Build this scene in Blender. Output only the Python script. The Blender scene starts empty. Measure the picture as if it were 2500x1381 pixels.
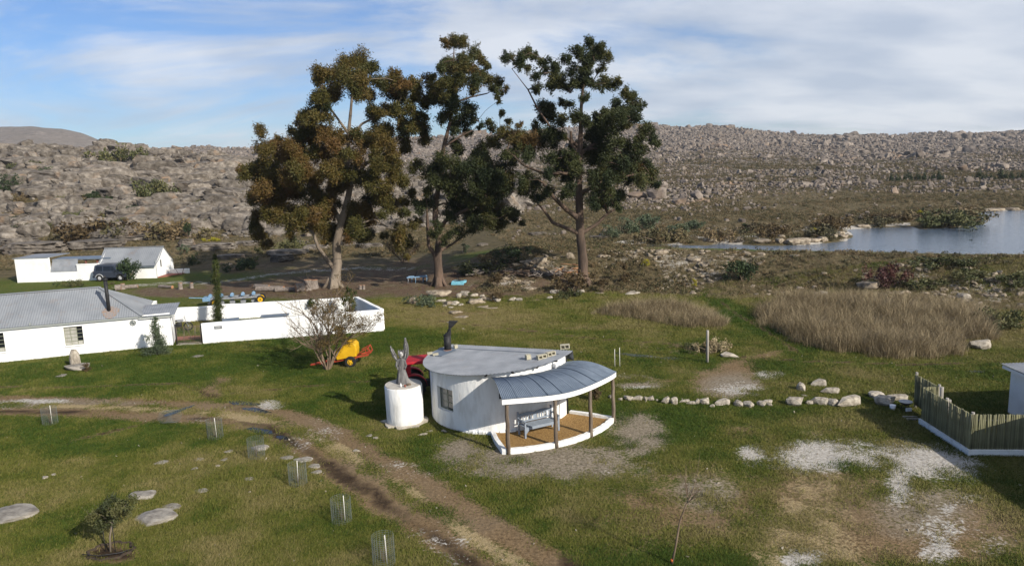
import bpy, bmesh, math, random
import numpy as np
from mathutils import Vector, Matrix, Euler

# ------------------------------------------------------------------ camera, light, sky
S = bpy.context.scene
COL = S.collection
FOC, YH, ROLL, HC = 1800.0, 390.0, 0.035, 11.0
PITCH = math.atan((690.5 - YH) / FOC)
_f = np.array([0, math.cos(PITCH), -math.sin(PITCH)])
_u0 = np.array([0, math.sin(PITCH), math.cos(PITCH)])
_r0 = np.array([1.0, 0, 0])
_R = math.cos(ROLL) * _r0 - math.sin(ROLL) * _u0
_U = math.cos(ROLL) * _u0 + math.sin(ROLL) * _r0
_C = np.array([0, 0, HC])
cam = bpy.data.cameras.new('camera')
cam.sensor_width = 36
cam.lens = 36 * FOC / 2500
cam.clip_start = 0.5
cam.clip_end = 6000
camo = bpy.data.objects.new('camera', cam)
COL.objects.link(camo)
camo.matrix_world = Matrix(((_R[0], _U[0], -_f[0], 0), (_R[1], _U[1], -_f[1], 0),
                            (_R[2], _U[2], -_f[2], HC), (0, 0, 0, 1)))
S.camera = camo
S.view_settings.view_transform = 'Standard'
S.view_settings.look = 'None'
S.view_settings.gamma = 1
S.view_settings.use_curve_mapping = False
S.view_settings.exposure = EXPOSURE = 0.32

SUN_EL, SUN_DIR = math.radians(29.5), np.array([0.71, -0.704])
sun = bpy.data.lights.new('sun', 'SUN')
sun.energy = 5.0
sun.angle = math.radians(0.5)
sun.color = (1.0, 0.93, 0.83)
suno = bpy.data.objects.new('sun', sun)
COL.objects.link(suno)
_sv = Vector((SUN_DIR[0] * math.cos(SUN_EL), SUN_DIR[1] * math.cos(SUN_EL), math.sin(SUN_EL)))
suno.rotation_euler = (-_sv).to_track_quat('-Z', 'Y').to_euler()
suno.location = (30, -30, 40)

SKY_ROT, SKY_LOC = -14, (9.4, 3.3, 0)
W = bpy.data.worlds.new('World')
S.world = W
W.use_nodes = True
nt = W.node_tree
nt.nodes.clear()
def N(tree, typ, **kw):
    n = tree.nodes.new(typ)
    for k, v in kw.items():
        if k.startswith('i_'):
            key = k[2:]
            key = int(key) if key.isdigit() else key
            n.inputs[key].default_value = v
        else:
            setattr(n, k, v)
    return n
def L(tree, a, b):
    tree.links.new(a, b)
sky = N(nt, 'ShaderNodeTexSky', sky_type='NISHITA', sun_disc=False)
sky.sun_elevation = SUN_EL
sky.sun_rotation = math.atan2(SUN_DIR[0], SUN_DIR[1])
sky.air_density = 1.0
sky.dust_density = 0.25
sky.ozone_density = 4.0
bg = N(nt, 'ShaderNodeBackground')
bg.inputs['Strength'].default_value = 0.066
out = N(nt, 'ShaderNodeOutputWorld')
tc = N(nt, 'ShaderNodeTexCoord')
sep = N(nt, 'ShaderNodeSeparateXYZ')
L(nt, tc.outputs['Generated'], sep.inputs[0])
# clouds lie on a high flat layer: divide the direction by its height
def MATH(tree, op, a, b=None, clamp=False):
    n = tree.nodes.new('ShaderNodeMath')
    n.operation = op
    n.use_clamp = clamp
    for i, v in enumerate((a, b)):
        if v is None:
            continue
        if isinstance(v, (int, float)):
            n.inputs[i].default_value = v
        else:
            tree.links.new(v, n.inputs[i])
    return n.outputs[0]
zz = MATH(nt, 'ADD', MATH(nt, 'MAXIMUM', sep.outputs['Z'], 0.0), 0.24)
cx = MATH(nt, 'DIVIDE', sep.outputs['X'], zz)
cy = MATH(nt, 'DIVIDE', sep.outputs['Y'], zz)
comb = N(nt, 'ShaderNodeCombineXYZ')
L(nt, cx, comb.inputs[0]); L(nt, cy, comb.inputs[1])
comb.inputs[2].default_value = 3.7
mp = N(nt, 'ShaderNodeMapping')
mp.inputs['Rotation'].default_value = (0, 0, math.radians(SKY_ROT))
mp.inputs['Scale'].default_value = (0.75, 1.25, 1)
mp.inputs['Location'].default_value = SKY_LOC
L(nt, comb.outputs[0], mp.inputs[0])
n1 = N(nt, 'ShaderNodeTexNoise', i_Scale=1.25, i_Detail=10.0, i_Roughness=0.62, i_Distortion=0.5)
L(nt, mp.outputs[0], n1.inputs['Vector'])
n2 = N(nt, 'ShaderNodeTexNoise', i_Scale=0.42, i_Detail=2.0, i_Roughness=0.5)
L(nt, mp.outputs[0], n2.inputs['Vector'])
# the cloud veil thickens towards the east (right) and towards the horizon
azi = MATH(nt, 'MULTIPLY', sep.outputs['X'], 0.26)
den = MATH(nt, 'ADD', MATH(nt, 'ADD', MATH(nt, 'MULTIPLY', n1.outputs['Fac'], 0.85),
           MATH(nt, 'MULTIPLY', n2.outputs['Fac'], 0.45)), azi)
mr = N(nt, 'ShaderNodeMapRange', interpolation_type='SMOOTHSTEP')
mr.inputs['From Min'].default_value = 0.51
mr.inputs['From Max'].default_value = 0.73
mr.inputs['To Max'].default_value = 0.88
L(nt, den, mr.inputs['Value'])
n3 = N(nt, 'ShaderNodeTexNoise', i_Scale=2.2, i_Detail=4.0)
L(nt, mp.outputs[0], n3.inputs['Vector'])
cr = N(nt, 'ShaderNodeValToRGB')
cr.color_ramp.elements[0].color = (6.4, 7.3, 8.8, 1)
cr.color_ramp.elements[1].color = (10.2, 10.6, 11.3, 1)
cr.color_ramp.elements[0].position = 0.38
cr.color_ramp.elements[1].position = 0.62
L(nt, n3.outputs['Fac'], cr.inputs[0])
mx = N(nt, 'ShaderNodeMix', data_type='RGBA')
L(nt, mr.outputs[0], mx.inputs['Factor'])
tint = N(nt, 'ShaderNodeMix', data_type='RGBA', blend_type='MULTIPLY')
tint.inputs['Factor'].default_value = 1.0
tint.inputs['B'].default_value = (0.90, 1.10, 1.42, 1)
L(nt, sky.outputs[0], tint.inputs['A'])
L(nt, tint.outputs['Result'], mx.inputs['A'])
L(nt, cr.outputs[0], mx.inputs['B'])
L(nt, mx.outputs['Result'], bg.inputs['Color'])
L(nt, bg.outputs[0], out.inputs[0])

# ------------------------------------------------------------------ helpers
rng = np.random.default_rng(7)
random.seed(7)
def ray(x, y):
    return _f + _R * ((x - 1250) / FOC) + _U * ((690.5 - y) / FOC)
def G(x, y, z=0.0):                      # a point of the photograph on the level z
    d = ray(x, y)
    return _C + d * ((z - HC) / d[2])
def at(x, y, Y):                         # a point of the photograph at the distance Y
    d = ray(x, y)
    return _C + d * (Y / d[1])
def project(P):
    V = P - _C
    z = V @ _f
    z = np.where(z < 0.1, 0.1, z)
    return 1250 + FOC * (V @ _R) / z, 690.5 - FOC * (V @ _U) / z

def tag(o, label=None, cat=None, group=None, kind=None):
    if label: o['label'] = label
    if cat: o['category'] = cat
    if group: o['group'] = group
    if kind: o['kind'] = kind
    return o
def empty(name, loc=(0, 0, 0), rz=0.0, label=None, cat=None, group=None):
    o = bpy.data.objects.new(name, None)
    o.empty_display_size = 0.3
    COL.objects.link(o)
    o.location = loc
    o.rotation_euler = (0, 0, rz)
    return tag(o, label, cat, group)
def link(name, me, m, parent=None):
    o = bpy.data.objects.new(name, me)
    if m is not None and not me.materials:
        for k in (m if isinstance(m, (list, tuple)) else [m]):
            me.materials.append(k)
    COL.objects.link(o)
    if parent: o.parent = parent
    return o
def copy_tree(o, parent=None):
    c = o.copy()
    COL.objects.link(c)
    if parent: c.parent = parent
    for ch in list(o.children):
        copy_tree(ch, c)
    return c

def mesh_np(name, verts, tris=None, quads=None, smooth=False):
    me = bpy.data.meshes.new(name)
    verts = np.asarray(verts, np.float32)
    nt_ = 0 if tris is None else len(tris)
    nq = 0 if quads is None else len(quads)
    me.vertices.add(len(verts))
    me.vertices.foreach_set('co', verts.ravel())
    idx = []
    if nt_: idx.append(np.asarray(tris, np.int32).ravel())
    if nq: idx.append(np.asarray(quads, np.int32).ravel())
    idx = np.concatenate(idx)
    me.loops.add(len(idx))
    me.loops.foreach_set('vertex_index', idx)
    me.polygons.add(nt_ + nq)
    st = np.concatenate([np.arange(nt_) * 3, nt_ * 3 + np.arange(nq) * 4]).astype(np.int32)
    me.polygons.foreach_set('loop_start', st)
    me.polygons.foreach_set('use_smooth', np.full(nt_ + nq, smooth, bool))
    me.update(calc_edges=True)
    return me

class MB:
    """collects simple solids and links them as ONE mesh object"""
    def __init__(s):
        s.v, s.f, s.sm = [], [], []
    def add(s, vs, fs, smooth=False):
        k = len(s.v)
        s.v += [tuple(map(float, p)) for p in vs]
        s.f += [tuple(i + k for i in f) for f in fs]
        s.sm += [smooth] * len(fs)
        return s
    def box(s, c, d, rz=0.0, rx=0.0, ry=0.0):
        M = Matrix.Translation(Vector(c)) @ Euler((rx, ry, rz)).to_matrix().to_4x4()
        x, y, z = d[0] / 2, d[1] / 2, d[2] / 2
        vs = [M @ Vector(p) for p in ((-x, -y, -z), (x, -y, -z), (x, y, -z), (-x, y, -z),
                                      (-x, -y, z), (x, -y, z), (x, y, z), (-x, y, z))]
        return s.add(vs, [(3, 2, 1, 0), (4, 5, 6, 7), (0, 1, 5, 4), (1, 2, 6, 5), (2, 3, 7, 6), (3, 0, 4, 7)])
    def bar(s, a, b, w, h=None, up=(0, 0, 1)):
        h = h or w
        a, b = Vector(a), Vector(b)
        d = (b - a).normalized()
        u = Vector(up)
        if abs(d.dot(u)) > 0.98: u = Vector((1, 0, 0))
        sd = d.cross(u).normalized()
        u = sd.cross(d)
        vs = []
        for p in (a, b):
            for i, j in ((-1, -1), (1, -1), (1, 1), (-1, 1)):
                vs.append(p + sd * (i * w / 2) + u * (j * h / 2))
        return s.add(vs, [(3, 2, 1, 0), (4, 5, 6, 7), (0, 1, 5, 4), (1, 2, 6, 5), (2, 3, 7, 6), (3, 0, 4, 7)])
    def tube(s, pts, rad, n=8, smooth=True, cap=True):
        pts = [Vector(p) for p in pts]
        if isinstance(rad, (int, float)): rad = [rad] * len(pts)
        vs, fs = [], []
        pu = None
        for i, p in enumerate(pts):
            d = (pts[min(i + 1, len(pts) - 1)] - pts[max(i - 1, 0)])
            if d.length < 1e-9: d = Vector((0, 0, 1))
            d.normalize()
            if pu is None:
                pu = d.orthogonal().normalized()
            pu = (pu - d * pu.dot(d))
            if pu.length < 1e-6: pu = d.orthogonal()
            pu.normalize()
            w = d.cross(pu)
            for k in range(n):
                a = 2 * math.pi * k / n
                vs.append(p + (pu * math.cos(a) + w * math.sin(a)) * rad[i])
        for i in range(len(pts) - 1):
            for k in range(n):
                k2 = (k + 1) % n
                fs.append((i * n + k, i * n + k2, (i + 1) * n + k2, (i + 1) * n + k))
        s.add(vs, fs, smooth)
        if cap:
            k = len(s.v) - len(vs)
            s.f.append(tuple(k + i for i in range(n))[::-1]); s.sm.append(False)
            m = k + (len(pts) - 1) * n
            s.f.append(tuple(m + i for i in range(n))); s.sm.append(False)
        return s
    def cyl(s, a, b, r, n=16, r2=None, smooth=True):
        return s.tube([a, b], [r, r if r2 is None else r2], n, smooth)
    def prism(s, poly, z0, z1):
        n = len(poly)
        vs = [(p[0], p[1], z0) for p in poly] + [(p[0], p[1], z1) for p in poly]
        fs = [tuple(range(n))[::-1], tuple(range(n, 2 * n))]
        fs += [(i, (i + 1) % n, n + (i + 1) % n, n + i) for i in range(n)]
        return s.add(vs, fs)
    def extr(s, poly, axis_pts):
        """polygon of (y,z) swept between two x positions"""
        n = len(poly); x0, x1 = axis_pts
        vs = [(x0, p[0], p[1]) for p in poly] + [(x1, p[0], p[1]) for p in poly]
        fs = [tuple(range(n)), tuple(range(n, 2 * n))[::-1]]
        fs += [((i + 1) % n, i, n + i, n + (i + 1) % n) for i in range(n)]
        return s.add(vs, fs)
    def ring(s, c, axis, r0, r1, w, n=20):
        """a tyre: ring of rectangular section round an axis"""
        a = Vector(axis).normalized(); u = a.orthogonal().normalized(); v = a.cross(u); c = Vector(c)
        vs, fs = [], []
        sec = [(r0, -w / 2), (r1 * .96, -w / 2), (r1, -w / 3), (r1, w / 3), (r1 * .96, w / 2), (r0, w / 2)]
        m = len(sec)
        for k in range(n):
            t = 2 * math.pi * k / n
            e = u * math.cos(t) + v * math.sin(t)
            vs += [c + e * r + a * h for r, h in sec]
        for k in range(n):
            k2 = (k + 1) % n
            for i in range(m):
                j = (i + 1) % m
                fs.append((k * m + i, k * m + j, k2 * m + j, k2 * m + i))
        return s.add(vs, fs, False)
    def mesh(s, name):
        me = bpy.data.meshes.new(name)
        me.from_pydata(s.v, [], s.f)
        me.polygons.foreach_set('use_smooth', s.sm)
        me.update()
        return me
    def build(s, name, m, parent=None, bevel=0.0):
        me = s.mesh(name)
        if bevel:
            bm = bmesh.new(); bm.from_mesh(me)
            bmesh.ops.bevel(bm, geom=[e for e in bm.edges if len(e.link_faces) == 2 and e.calc_face_angle(0) > 0.5],
                            offset=bevel, segments=2, affect='EDGES', profile=0.6)
            bm.to_mesh(me); bm.free()
        return link(name, me, m, parent)

# numpy value noise
def _h(ix, iy, seed):
    n = (ix.astype(np.int64) * 374761393 + iy.astype(np.int64) * 668265263 + seed * 974634221) & 0x7fffffff
    n = ((n ^ (n >> 13)) * 1274126177) & 0x7fffffff
    return ((n ^ (n >> 16)) & 0xffff) / 65535.0
def vn(x, y, seed=0):
    ix = np.floor(x); iy = np.floor(y)
    fx = x - ix; fy = y - iy
    fx = fx * fx * (3 - 2 * fx); fy = fy * fy * (3 - 2 * fy)
    a = _h(ix, iy, seed); b = _h(ix + 1, iy, seed); c = _h(ix, iy + 1, seed); d = _h(ix + 1, iy + 1, seed)
    return (a * (1 - fx) + b * fx) * (1 - fy) + (c * (1 - fx) + d * fx) * fy
def fbm(x, y, seed=0, o=4, g=0.5):
    r = 0; a = 1; t = 0
    for i in range(o):
        r = r + a * vn(x * 2 ** i + i * 17.3, y * 2 ** i - i * 9.1, seed + i); t += a; a *= g
    return r / t
def ss(a, b, x):
    t = np.clip((x - a) / (b - a), 0, 1)
    return t * t * (3 - 2 * t)
def seg_dist(x, y, poly):
    """distance to a polyline and the side of it (positive to the left of travel)"""
    best = np.full(x.shape, 1e9); side = np.zeros(x.shape)
    for (ax, ay), (bx, by) in zip(poly[:-1], poly[1:]):
        dx, dy = bx - ax, by - ay
        t = np.clip(((x - ax) * dx + (y - ay) * dy) / (dx * dx + dy * dy), 0, 1)
        d = np.hypot(x - ax - t * dx, y - ay - t * dy)
        s = np.sign(dx * (y - ay) - dy * (x - ax))
        m = d < best
        best = np.where(m, d, best); side = np.where(m, s, side)
    return best, side
def inside(x, y, poly):
    c = np.zeros(x.shape, bool)
    n = len(poly)
    for i in range(n):
        (x1, y1), (x2, y2) = poly[i], poly[(i + 1) % n]
        if y1 == y2: continue
        c ^= ((y1 > y) != (y2 > y)) & (x < (x2 - x1) * (y - y1) / (y2 - y1) + x1)
    return c

# ------------------------------------------------------------------ materials
def principled(name):
    m = bpy.data.materials.new(name)
    m.use_nodes = True
    t = m.node_tree
    b = t.nodes['Principled BSDF']
    return m, t, b
def mat(name, c1, c2=None, scale=6.0, rough=0.8, bump=0.0, metal=0.0, detail=5.0, spec=0.3, lo=0.35, hi=0.65,
        stretch=(1, 1, 1), bscale=None, rand=0.0, c3=None, splash=0.0, rust=0.0):
    m, t, b = principled(name)
    b.inputs['Roughness'].default_value = rough
    b.inputs['Metallic'].default_value = metal
    b.inputs['Specular IOR Level'].default_value = spec
    tcn = N(t, 'ShaderNodeTexCoord')
    mpn = N(t, 'ShaderNodeMapping'); mpn.inputs['Scale'].default_value = stretch
    L(t, tcn.outputs['Object'], mpn.inputs[0])
    col = None
    if c2 is not None:
        n = N(t, 'ShaderNodeTexNoise', i_Scale=scale, i_Detail=detail, i_Roughness=0.6)
        L(t, mpn.outputs[0], n.inputs['Vector'])
        r = N(t, 'ShaderNodeValToRGB')
        r.color_ramp.elements[0].color = (*c1, 1); r.color_ramp.elements[0].position = lo
        r.color_ramp.elements[1].color = (*c2, 1); r.color_ramp.elements[1].position = hi
        if c3 is not None:
            e = r.color_ramp.elements.new((lo + hi) / 2); e.color = (*c3, 1)
        L(t, n.outputs['Fac'], r.inputs[0])
        col = r.outputs[0]
    if splash:                       # mud splashed up from the ground, ragged along its top
        sz_ = N(t, 'ShaderNodeSeparateXYZ'); L(t, tcn.outputs['Object'], sz_.inputs[0])
        ns = N(t, 'ShaderNodeTexNoise', i_Scale=2.6, i_Detail=6.0, i_Roughness=0.65); L(t, tcn.outputs['Object'], ns.inputs['Vector'])
        v = MATH(t, 'SUBTRACT', MATH(t, 'MULTIPLY', ns.outputs['Fac'], splash * 2.2), sz_.outputs['Z'])
        mrn = N(t, 'ShaderNodeMapRange'); mrn.inputs['From Min'].default_value = splash * .75; mrn.inputs['From Max'].default_value = splash * 1.6; mrn.inputs['To Max'].default_value = .75
        L(t, v, mrn.inputs['Value'])
        mxs = N(t, 'ShaderNodeMix', data_type='RGBA'); mxs.inputs['B'].default_value = (.36, .29, .20, 1)
        L(t, mrn.outputs[0], mxs.inputs['Factor']); L(t, col, mxs.inputs['A']); col = mxs.outputs['Result']
    if rust:
        ns = N(t, 'ShaderNodeTexNoise', i_Scale=.9, i_Detail=8.0, i_Roughness=0.7); L(t, tcn.outputs['Object'], ns.inputs['Vector'])
        mrn = N(t, 'ShaderNodeMapRange'); mrn.inputs['From Min'].default_value = .56; mrn.inputs['From Max'].default_value = .72; mrn.inputs['To Max'].default_value = rust
        L(t, ns.outputs['Fac'], mrn.inputs['Value'])
        mxs = N(t, 'ShaderNodeMix', data_type='RGBA'); mxs.inputs['B'].default_value = (.20, .13, .085, 1)
        L(t, mrn.outputs[0], mxs.inputs['Factor']); L(t, col, mxs.inputs['A']); col = mxs.outputs['Result']
    if rand:
        oi = N(t, 'ShaderNodeObjectInfo')
        hs = N(t, 'ShaderNodeHueSaturation')
        if col is not None: L(t, col, hs.inputs['Color'])
        else: hs.inputs['Color'].default_value = (*c1, 1)
        L(t, MATH(t, 'ADD', MATH(t, 'MULTIPLY', oi.outputs['Random'], 2 * rand), 1 - rand), hs.inputs['Value'])
        col = hs.outputs[0]
    if col is not None: L(t, col, b.inputs['Base Color'])
    else: b.inputs['Base Color'].default_value = (*c1, 1)
    if bump:
        n = N(t, 'ShaderNodeTexNoise', i_Scale=bscale or scale * 3, i_Detail=6.0)
        L(t, mpn.outputs[0], n.inputs['Vector'])
        bp = N(t, 'ShaderNodeBump', i_Strength=bump, i_Distance=0.05)
        L(t, n.outputs['Fac'], bp.inputs['Height'])
        L(t, bp.outputs[0], b.inputs['Normal'])
    return m

M = {}
M['plaster'] = mat('white_plaster', (0.70, 0.70, 0.67), (0.83, 0.83, 0.81), 0.8, 0.85, 0.3, bscale=4, lo=0.25, hi=0.5, splash=.11)
M['limewash'] = mat('streaked_limewash', (0.60, 0.585, 0.54), (0.80, 0.80, 0.775), 2.4, 0.9, 0.55, bscale=6, lo=0.28, hi=0.52, stretch=(1, 1, .28), splash=.15)
M['kerb'] = mat('white_kerb_paint', (0.55, 0.53, 0.48), (0.80, 0.80, 0.77), 3, 0.85, 0.5, bscale=9, lo=0.28, hi=0.45)
M['white'] = mat('white_paint', (0.8, 0.8, 0.79), rough=0.5)
M['zinc'] = mat('weathered_zinc', (0.185, 0.198, 0.215), (0.25, 0.262, 0.28), 1.6, 0.6, spec=0.35, stretch=(1, 1, 1), rand=0.05, rust=.35)
M['zinc_old'] = mat('old_zinc', (0.18, 0.193, 0.208), (0.245, 0.258, 0.272), 0.5, 0.6, spec=0.3, rust=.4)
M['zinc_blue'] = mat('galvanised_blue_grey', (0.115, 0.145, 0.185), (0.16, 0.195, 0.24), 2.0, 0.5, spec=0.4)
M['rust'] = mat('rust', (0.20, 0.07, 0.03), (0.33, 0.30, 0.28), 3, 0.9)
M['black'] = mat('black_paint', (0.012, 0.012, 0.014), (0.03, 0.03, 0.03), 5, 0.6)
M['tyre'] = mat('tyre_rubber', (0.018, 0.018, 0.018), rough=0.85)
M['post'] = mat('weathered_pole', (0.07, 0.05, 0.035), (0.20, 0.16, 0.12), 7, 0.9, 0.5, stretch=(1, 1, .15))
M['pale_post'] = mat('grey_pole', (0.24, 0.22, 0.19), (0.40, 0.37, 0.32), 7, 0.9, 0.4, stretch=(1, 1, .15))
M['bench'] = mat('grey_blue_bench_paint', (0.20, 0.235, 0.28), (0.26, 0.295, 0.34), 4, 0.6)
M['block'] = mat('concrete_block', (0.36, 0.33, 0.24), (0.46, 0.43, 0.33), 10, 0.9, 0.4)
M['cement'] = mat('cement', (0.36, 0.33, 0.28), (0.48, 0.45, 0.40), 5, 0.9, 0.4)
M['wood_statue'] = mat('grey_carved_wood', (0.06, 0.058, 0.058), (0.20, 0.195, 0.19), 5, 0.8, 0.8, stretch=(1, 1, .25), bscale=14)
M['silver'] = mat('bleached_wood', (0.18, 0.17, 0.165), (0.55, 0.54, 0.52), 9, 0.6, 0.8, lo=0.4, hi=0.6)
M['red'] = mat('red_tractor_paint', (0.30, 0.012, 0.018), (0.40, 0.02, 0.028), 4, 0.45)
M['red_frame'] = mat('red_frame_paint', (0.30, 0.035, 0.015), (0.40, 0.07, 0.03), 6, 0.6)
M['yellow'] = mat('yellow_paint', (0.55, 0.30, 0.008), (0.66, 0.39, 0.015), 2, 0.5)
M['blue'] = mat('blue_implement_paint', (0.10, 0.22, 0.36), (0.24, 0.34, 0.44), 6, 0.7)
M['sky_blue'] = mat('pale_blue_paint', (0.14, 0.42, 0.52), (0.22, 0.50, 0.60), 5, 0.6)
M['steel'] = mat('bare_steel', (0.22, 0.23, 0.25), (0.34, 0.35, 0.37), 5, 0.5, metal=0.3)
M['suv'] = mat('dark_grey_car_paint', (0.035, 0.042, 0.06), rough=0.3, spec=0.5)
M['chrome'] = mat('silver_rim', (0.5, 0.5, 0.5), rough=0.4)
M['brick'] = mat('red_brick', (0.20, 0.075, 0.055), (0.27, 0.11, 0.08), 9, 0.9)
M['log'] = mat('cut_log_bark', (0.14, 0.115, 0.095), (0.27, 0.23, 0.20), 5, 0.9, 0.6)
M['log_end'] = mat('cut_log_end', (0.30, 0.14, 0.07), (0.42, 0.24, 0.13), 8, 0.9)
M['reed_stick'] = mat('fence_pole', (0.10, 0.105, 0.05), (0.29, 0.27, 0.165), 2.0, 0.9, rand=0.35, stretch=(1, 1, .3))
M['stone'] = mat('pale_sandstone', (0.21, 0.18, 0.14), (0.45, 0.405, 0.33), 2.2, 0.9, 0.6, bscale=9, rand=0.15, c3=(0.34, 0.30, 0.24))
M['tan_rock'] = mat('tan_shore_rock', (0.13, 0.10, 0.07), (0.37, 0.31, 0.23), 2.0, 0.9, 0.7, bscale=8, rand=0.2, c3=(0.25, 0.205, 0.15))
M['lawn_stone'] = mat('lawn_outcrop_stone', (0.17, 0.15, 0.125), (0.36, 0.33, 0.28), 2.0, 0.9, 0.6, bscale=9, rand=0.12)
def rock_mat(name, a, b, c, sc):
    m, t, bs = principled(name)
    bs.inputs['Roughness'].default_value = 0.92
    bs.inputs['Specular IOR Level'].default_value = 0.15
    tcn = N(t, 'ShaderNodeTexCoord')
    geo = N(t, 'ShaderNodeNewGeometry')
    oi = N(t, 'ShaderNodeObjectInfo')
    n = N(t, 'ShaderNodeTexNoise', i_Scale=sc, i_Detail=7.0, i_Roughness=0.65)
    L(t, geo.outputs['Position'], n.inputs['Vector'])
    r = N(t, 'ShaderNodeValToRGB')
    el = r.color_ramp.elements
    el[0].color = (*a, 1); el[0].position = 0.33
    el[1].color = (*c, 1); el[1].position = 0.68
    e = el.new(0.5); e.color = (*b, 1)
    L(t, n.outputs['Fac'], r.inputs[0])
    hs = N(t, 'ShaderNodeHueSaturation')
    L(t, r.outputs[0], hs.inputs['Color'])
    L(t, MATH(t, 'ADD', MATH(t, 'MULTIPLY', oi.outputs['Random'], 0.5), 0.78), hs.inputs['Value'])
    # orange mineral stain here and there
    n2 = N(t, 'ShaderNodeTexNoise', i_Scale=sc * .28, i_Detail=3.0)
    L(t, geo.outputs['Position'], n2.inputs['Vector'])
    st = N(t, 'ShaderNodeMapRange'); st.inputs['From Min'].default_value = .60; st.inputs['From Max'].default_value = .74; st.inputs['To Max'].default_value = .6
    L(t, n2.outputs['Fac'], st.inputs['Value'])
    mxn = N(t, 'ShaderNodeMix', data_type='RGBA'); mxn.inputs['B'].default_value = (.32, .205, .12, 1)
    L(t, st.outputs[0], mxn.inputs['Factor']); L(t, hs.outputs[0], mxn.inputs['A'])
    L(t, mxn.outputs['Result'], bs.inputs['Base Color'])
    # bedding cracks
    mp_ = N(t, 'ShaderNodeMapping'); mp_.inputs['Scale'].default_value = (.35, .35, 2.2)
    L(t, geo.outputs['Position'], mp_.inputs[0])
    nb = N(t, 'ShaderNodeTexNoise', i_Scale=sc * 2.2, i_Detail=7.0, i_Roughness=.65)
    L(t, mp_.outputs[0], nb.inputs['Vector'])
    bp = N(t, 'ShaderNodeBump', i_Strength=0.9, i_Distance=0.25)
    L(t, nb.outputs['Fac'], bp.inputs['Height']); L(t, bp.outputs[0], bs.inputs['Normal'])
    return m
M['boulder'] = rock_mat('grey_sandstone', (0.062, 0.052, 0.042), (0.14, 0.12, 0.098), (0.25, 0.22, 0.185), 0.9)
M['far_rock'] = rock_mat('far_pink_grey_rock', (0.082, 0.066, 0.054), (0.165, 0.137, 0.114), (0.275, 0.235, 0.195), 0.35)

def leaf_mat(name, ramp, trans=0.25, rough=0.6, attr='tint', rand=0.0):
    m = bpy.data.materials.new(name); m.use_nodes = True
    t = m.node_tree; b = t.nodes['Principled BSDF']; o = t.nodes['Material Output']
    b.inputs['Roughness'].default_value = rough
    b.inputs['Specular IOR Level'].default_value = 0.25
    r = N(t, 'ShaderNodeValToRGB')
    el = r.color_ramp.elements
    el[0].position = ramp[0][0]; el[0].color = (*ramp[0][1], 1)
    el[1].position = ramp[-1][0]; el[1].color = (*ramp[-1][1], 1)
    for p, c in ramp[1:-1]:
        e = el.new(p); e.color = (*c, 1)
    at_ = N(t, 'ShaderNodeAttribute', attribute_name=attr)
    v = at_.outputs['Fac']
    if rand:
        oi = N(t, 'ShaderNodeObjectInfo')
        v = MATH(t, 'ADD', v, MATH(t, 'MULTIPLY', MATH(t, 'SUBTRACT', oi.outputs['Random'], 0.5), rand))
    L(t, v, r.inputs[0])
    L(t, r.outputs[0], b.inputs['Base Color'])
    tr = N(t, 'ShaderNodeBsdfTranslucent')
    L(t, r.outputs[0], tr.inputs['Color'])
    ms = N(t, 'ShaderNodeMixShader'); ms.inputs[0].default_value = trans
    L(t, b.outputs[0], ms.inputs[1]); L(t, tr.outputs[0], ms.inputs[2])
    L(t, ms.outputs[0], o.inputs['Surface'])
    return m
M['gum_leaf'] = leaf_mat('eucalyptus_leaves', [(0, (.030, .038, .012)), (.4, (.075, .072, .017)), (.7, (.118, .086, .022)), (1, (.145, .082, .028))])
M['gum_leaf_dark'] = leaf_mat('dark_eucalyptus_leaves', [(0, (.026, .038, .015)), (.5, (.058, .066, .020)), (.8, (.095, .085, .024)), (1, (.12, .075, .026))])
M['bush'] = leaf_mat('fynbos_leaves', [(0, (.040, .050, .020)), (.5, (.078, .085, .030)), (1, (.135, .125, .05))], .15, attr='tint', rand=.4)
M['scrub'] = leaf_mat('dry_scrub', [(0, (.062, .056, .028)), (.35, (.095, .085, .038)), (.7, (.145, .112, .055)), (1, (.17, .12, .06))], .1, rand=.9)
M['dark_bush'] = leaf_mat('dark_green_leaves', [(0, (.014, .028, .012)), (.6, (.032, .052, .018)), (1, (.06, .08, .03))], .15)
M['grey_bush'] = leaf_mat('grey_green_leaves', [(0, (.05, .07, .04)), (.6, (.085, .11, .06)), (1, (.13, .15, .085))], .15)
M['red_bush'] = leaf_mat('maroon_leaves', [(0, (.035, .014, .014)), (.6, (.07, .025, .022)), (1, (.11, .05, .035))], .15)
M['yellow_bush'] = leaf_mat('yellow_flowers', [(0, (.10, .11, .02)), (.5, (.30, .27, .02)), (1, (.50, .42, .03))], .15)
M['brown_bush'] = leaf_mat('brown_leaves', [(0, (.04, .028, .015)), (.6, (.09, .062, .028)), (1, (.15, .11, .05))], .15)
M['cypress'] = leaf_mat('cypress_leaves', [(0, (.018, .028, .008)), (.6, (.045, .058, .012)), (1, (.08, .088, .02))], .1)
M['willow_leaf'] = leaf_mat('autumn_willow_leaves', [(0, (.05, .04, .015)), (.5, (.11, .08, .025)), (1, (.17, .10, .035))], .2)
M['reed'] = leaf_mat('dry_reeds', [(0, (.115, .086, .044)), (.5, (.255, .195, .11)), (1, (.40, .33, .195))], .2, rand=.5)
M['bark'] = mat('gum_bark', (0.11, 0.085, 0.063), (0.26, 0.215, 0.165), 1.3, 0.9, 0.6, stretch=(1, 1, .3), bscale=5)
M['bark_red'] = mat('dark_gum_bark', (0.055, 0.04, 0.03), (0.145, 0.098, 0.07), 1.3, 0.9, 0.6, stretch=(1, 1, .3), bscale=5)
M['twig'] = mat('brown_twigs', (0.115, 0.08, 0.052), (0.22, 0.165, 0.115), 3, 0.9)
M['glass'] = mat('window_glass', (0.012, 0.014, 0.017), rough=0.08, spec=0.5)
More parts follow.
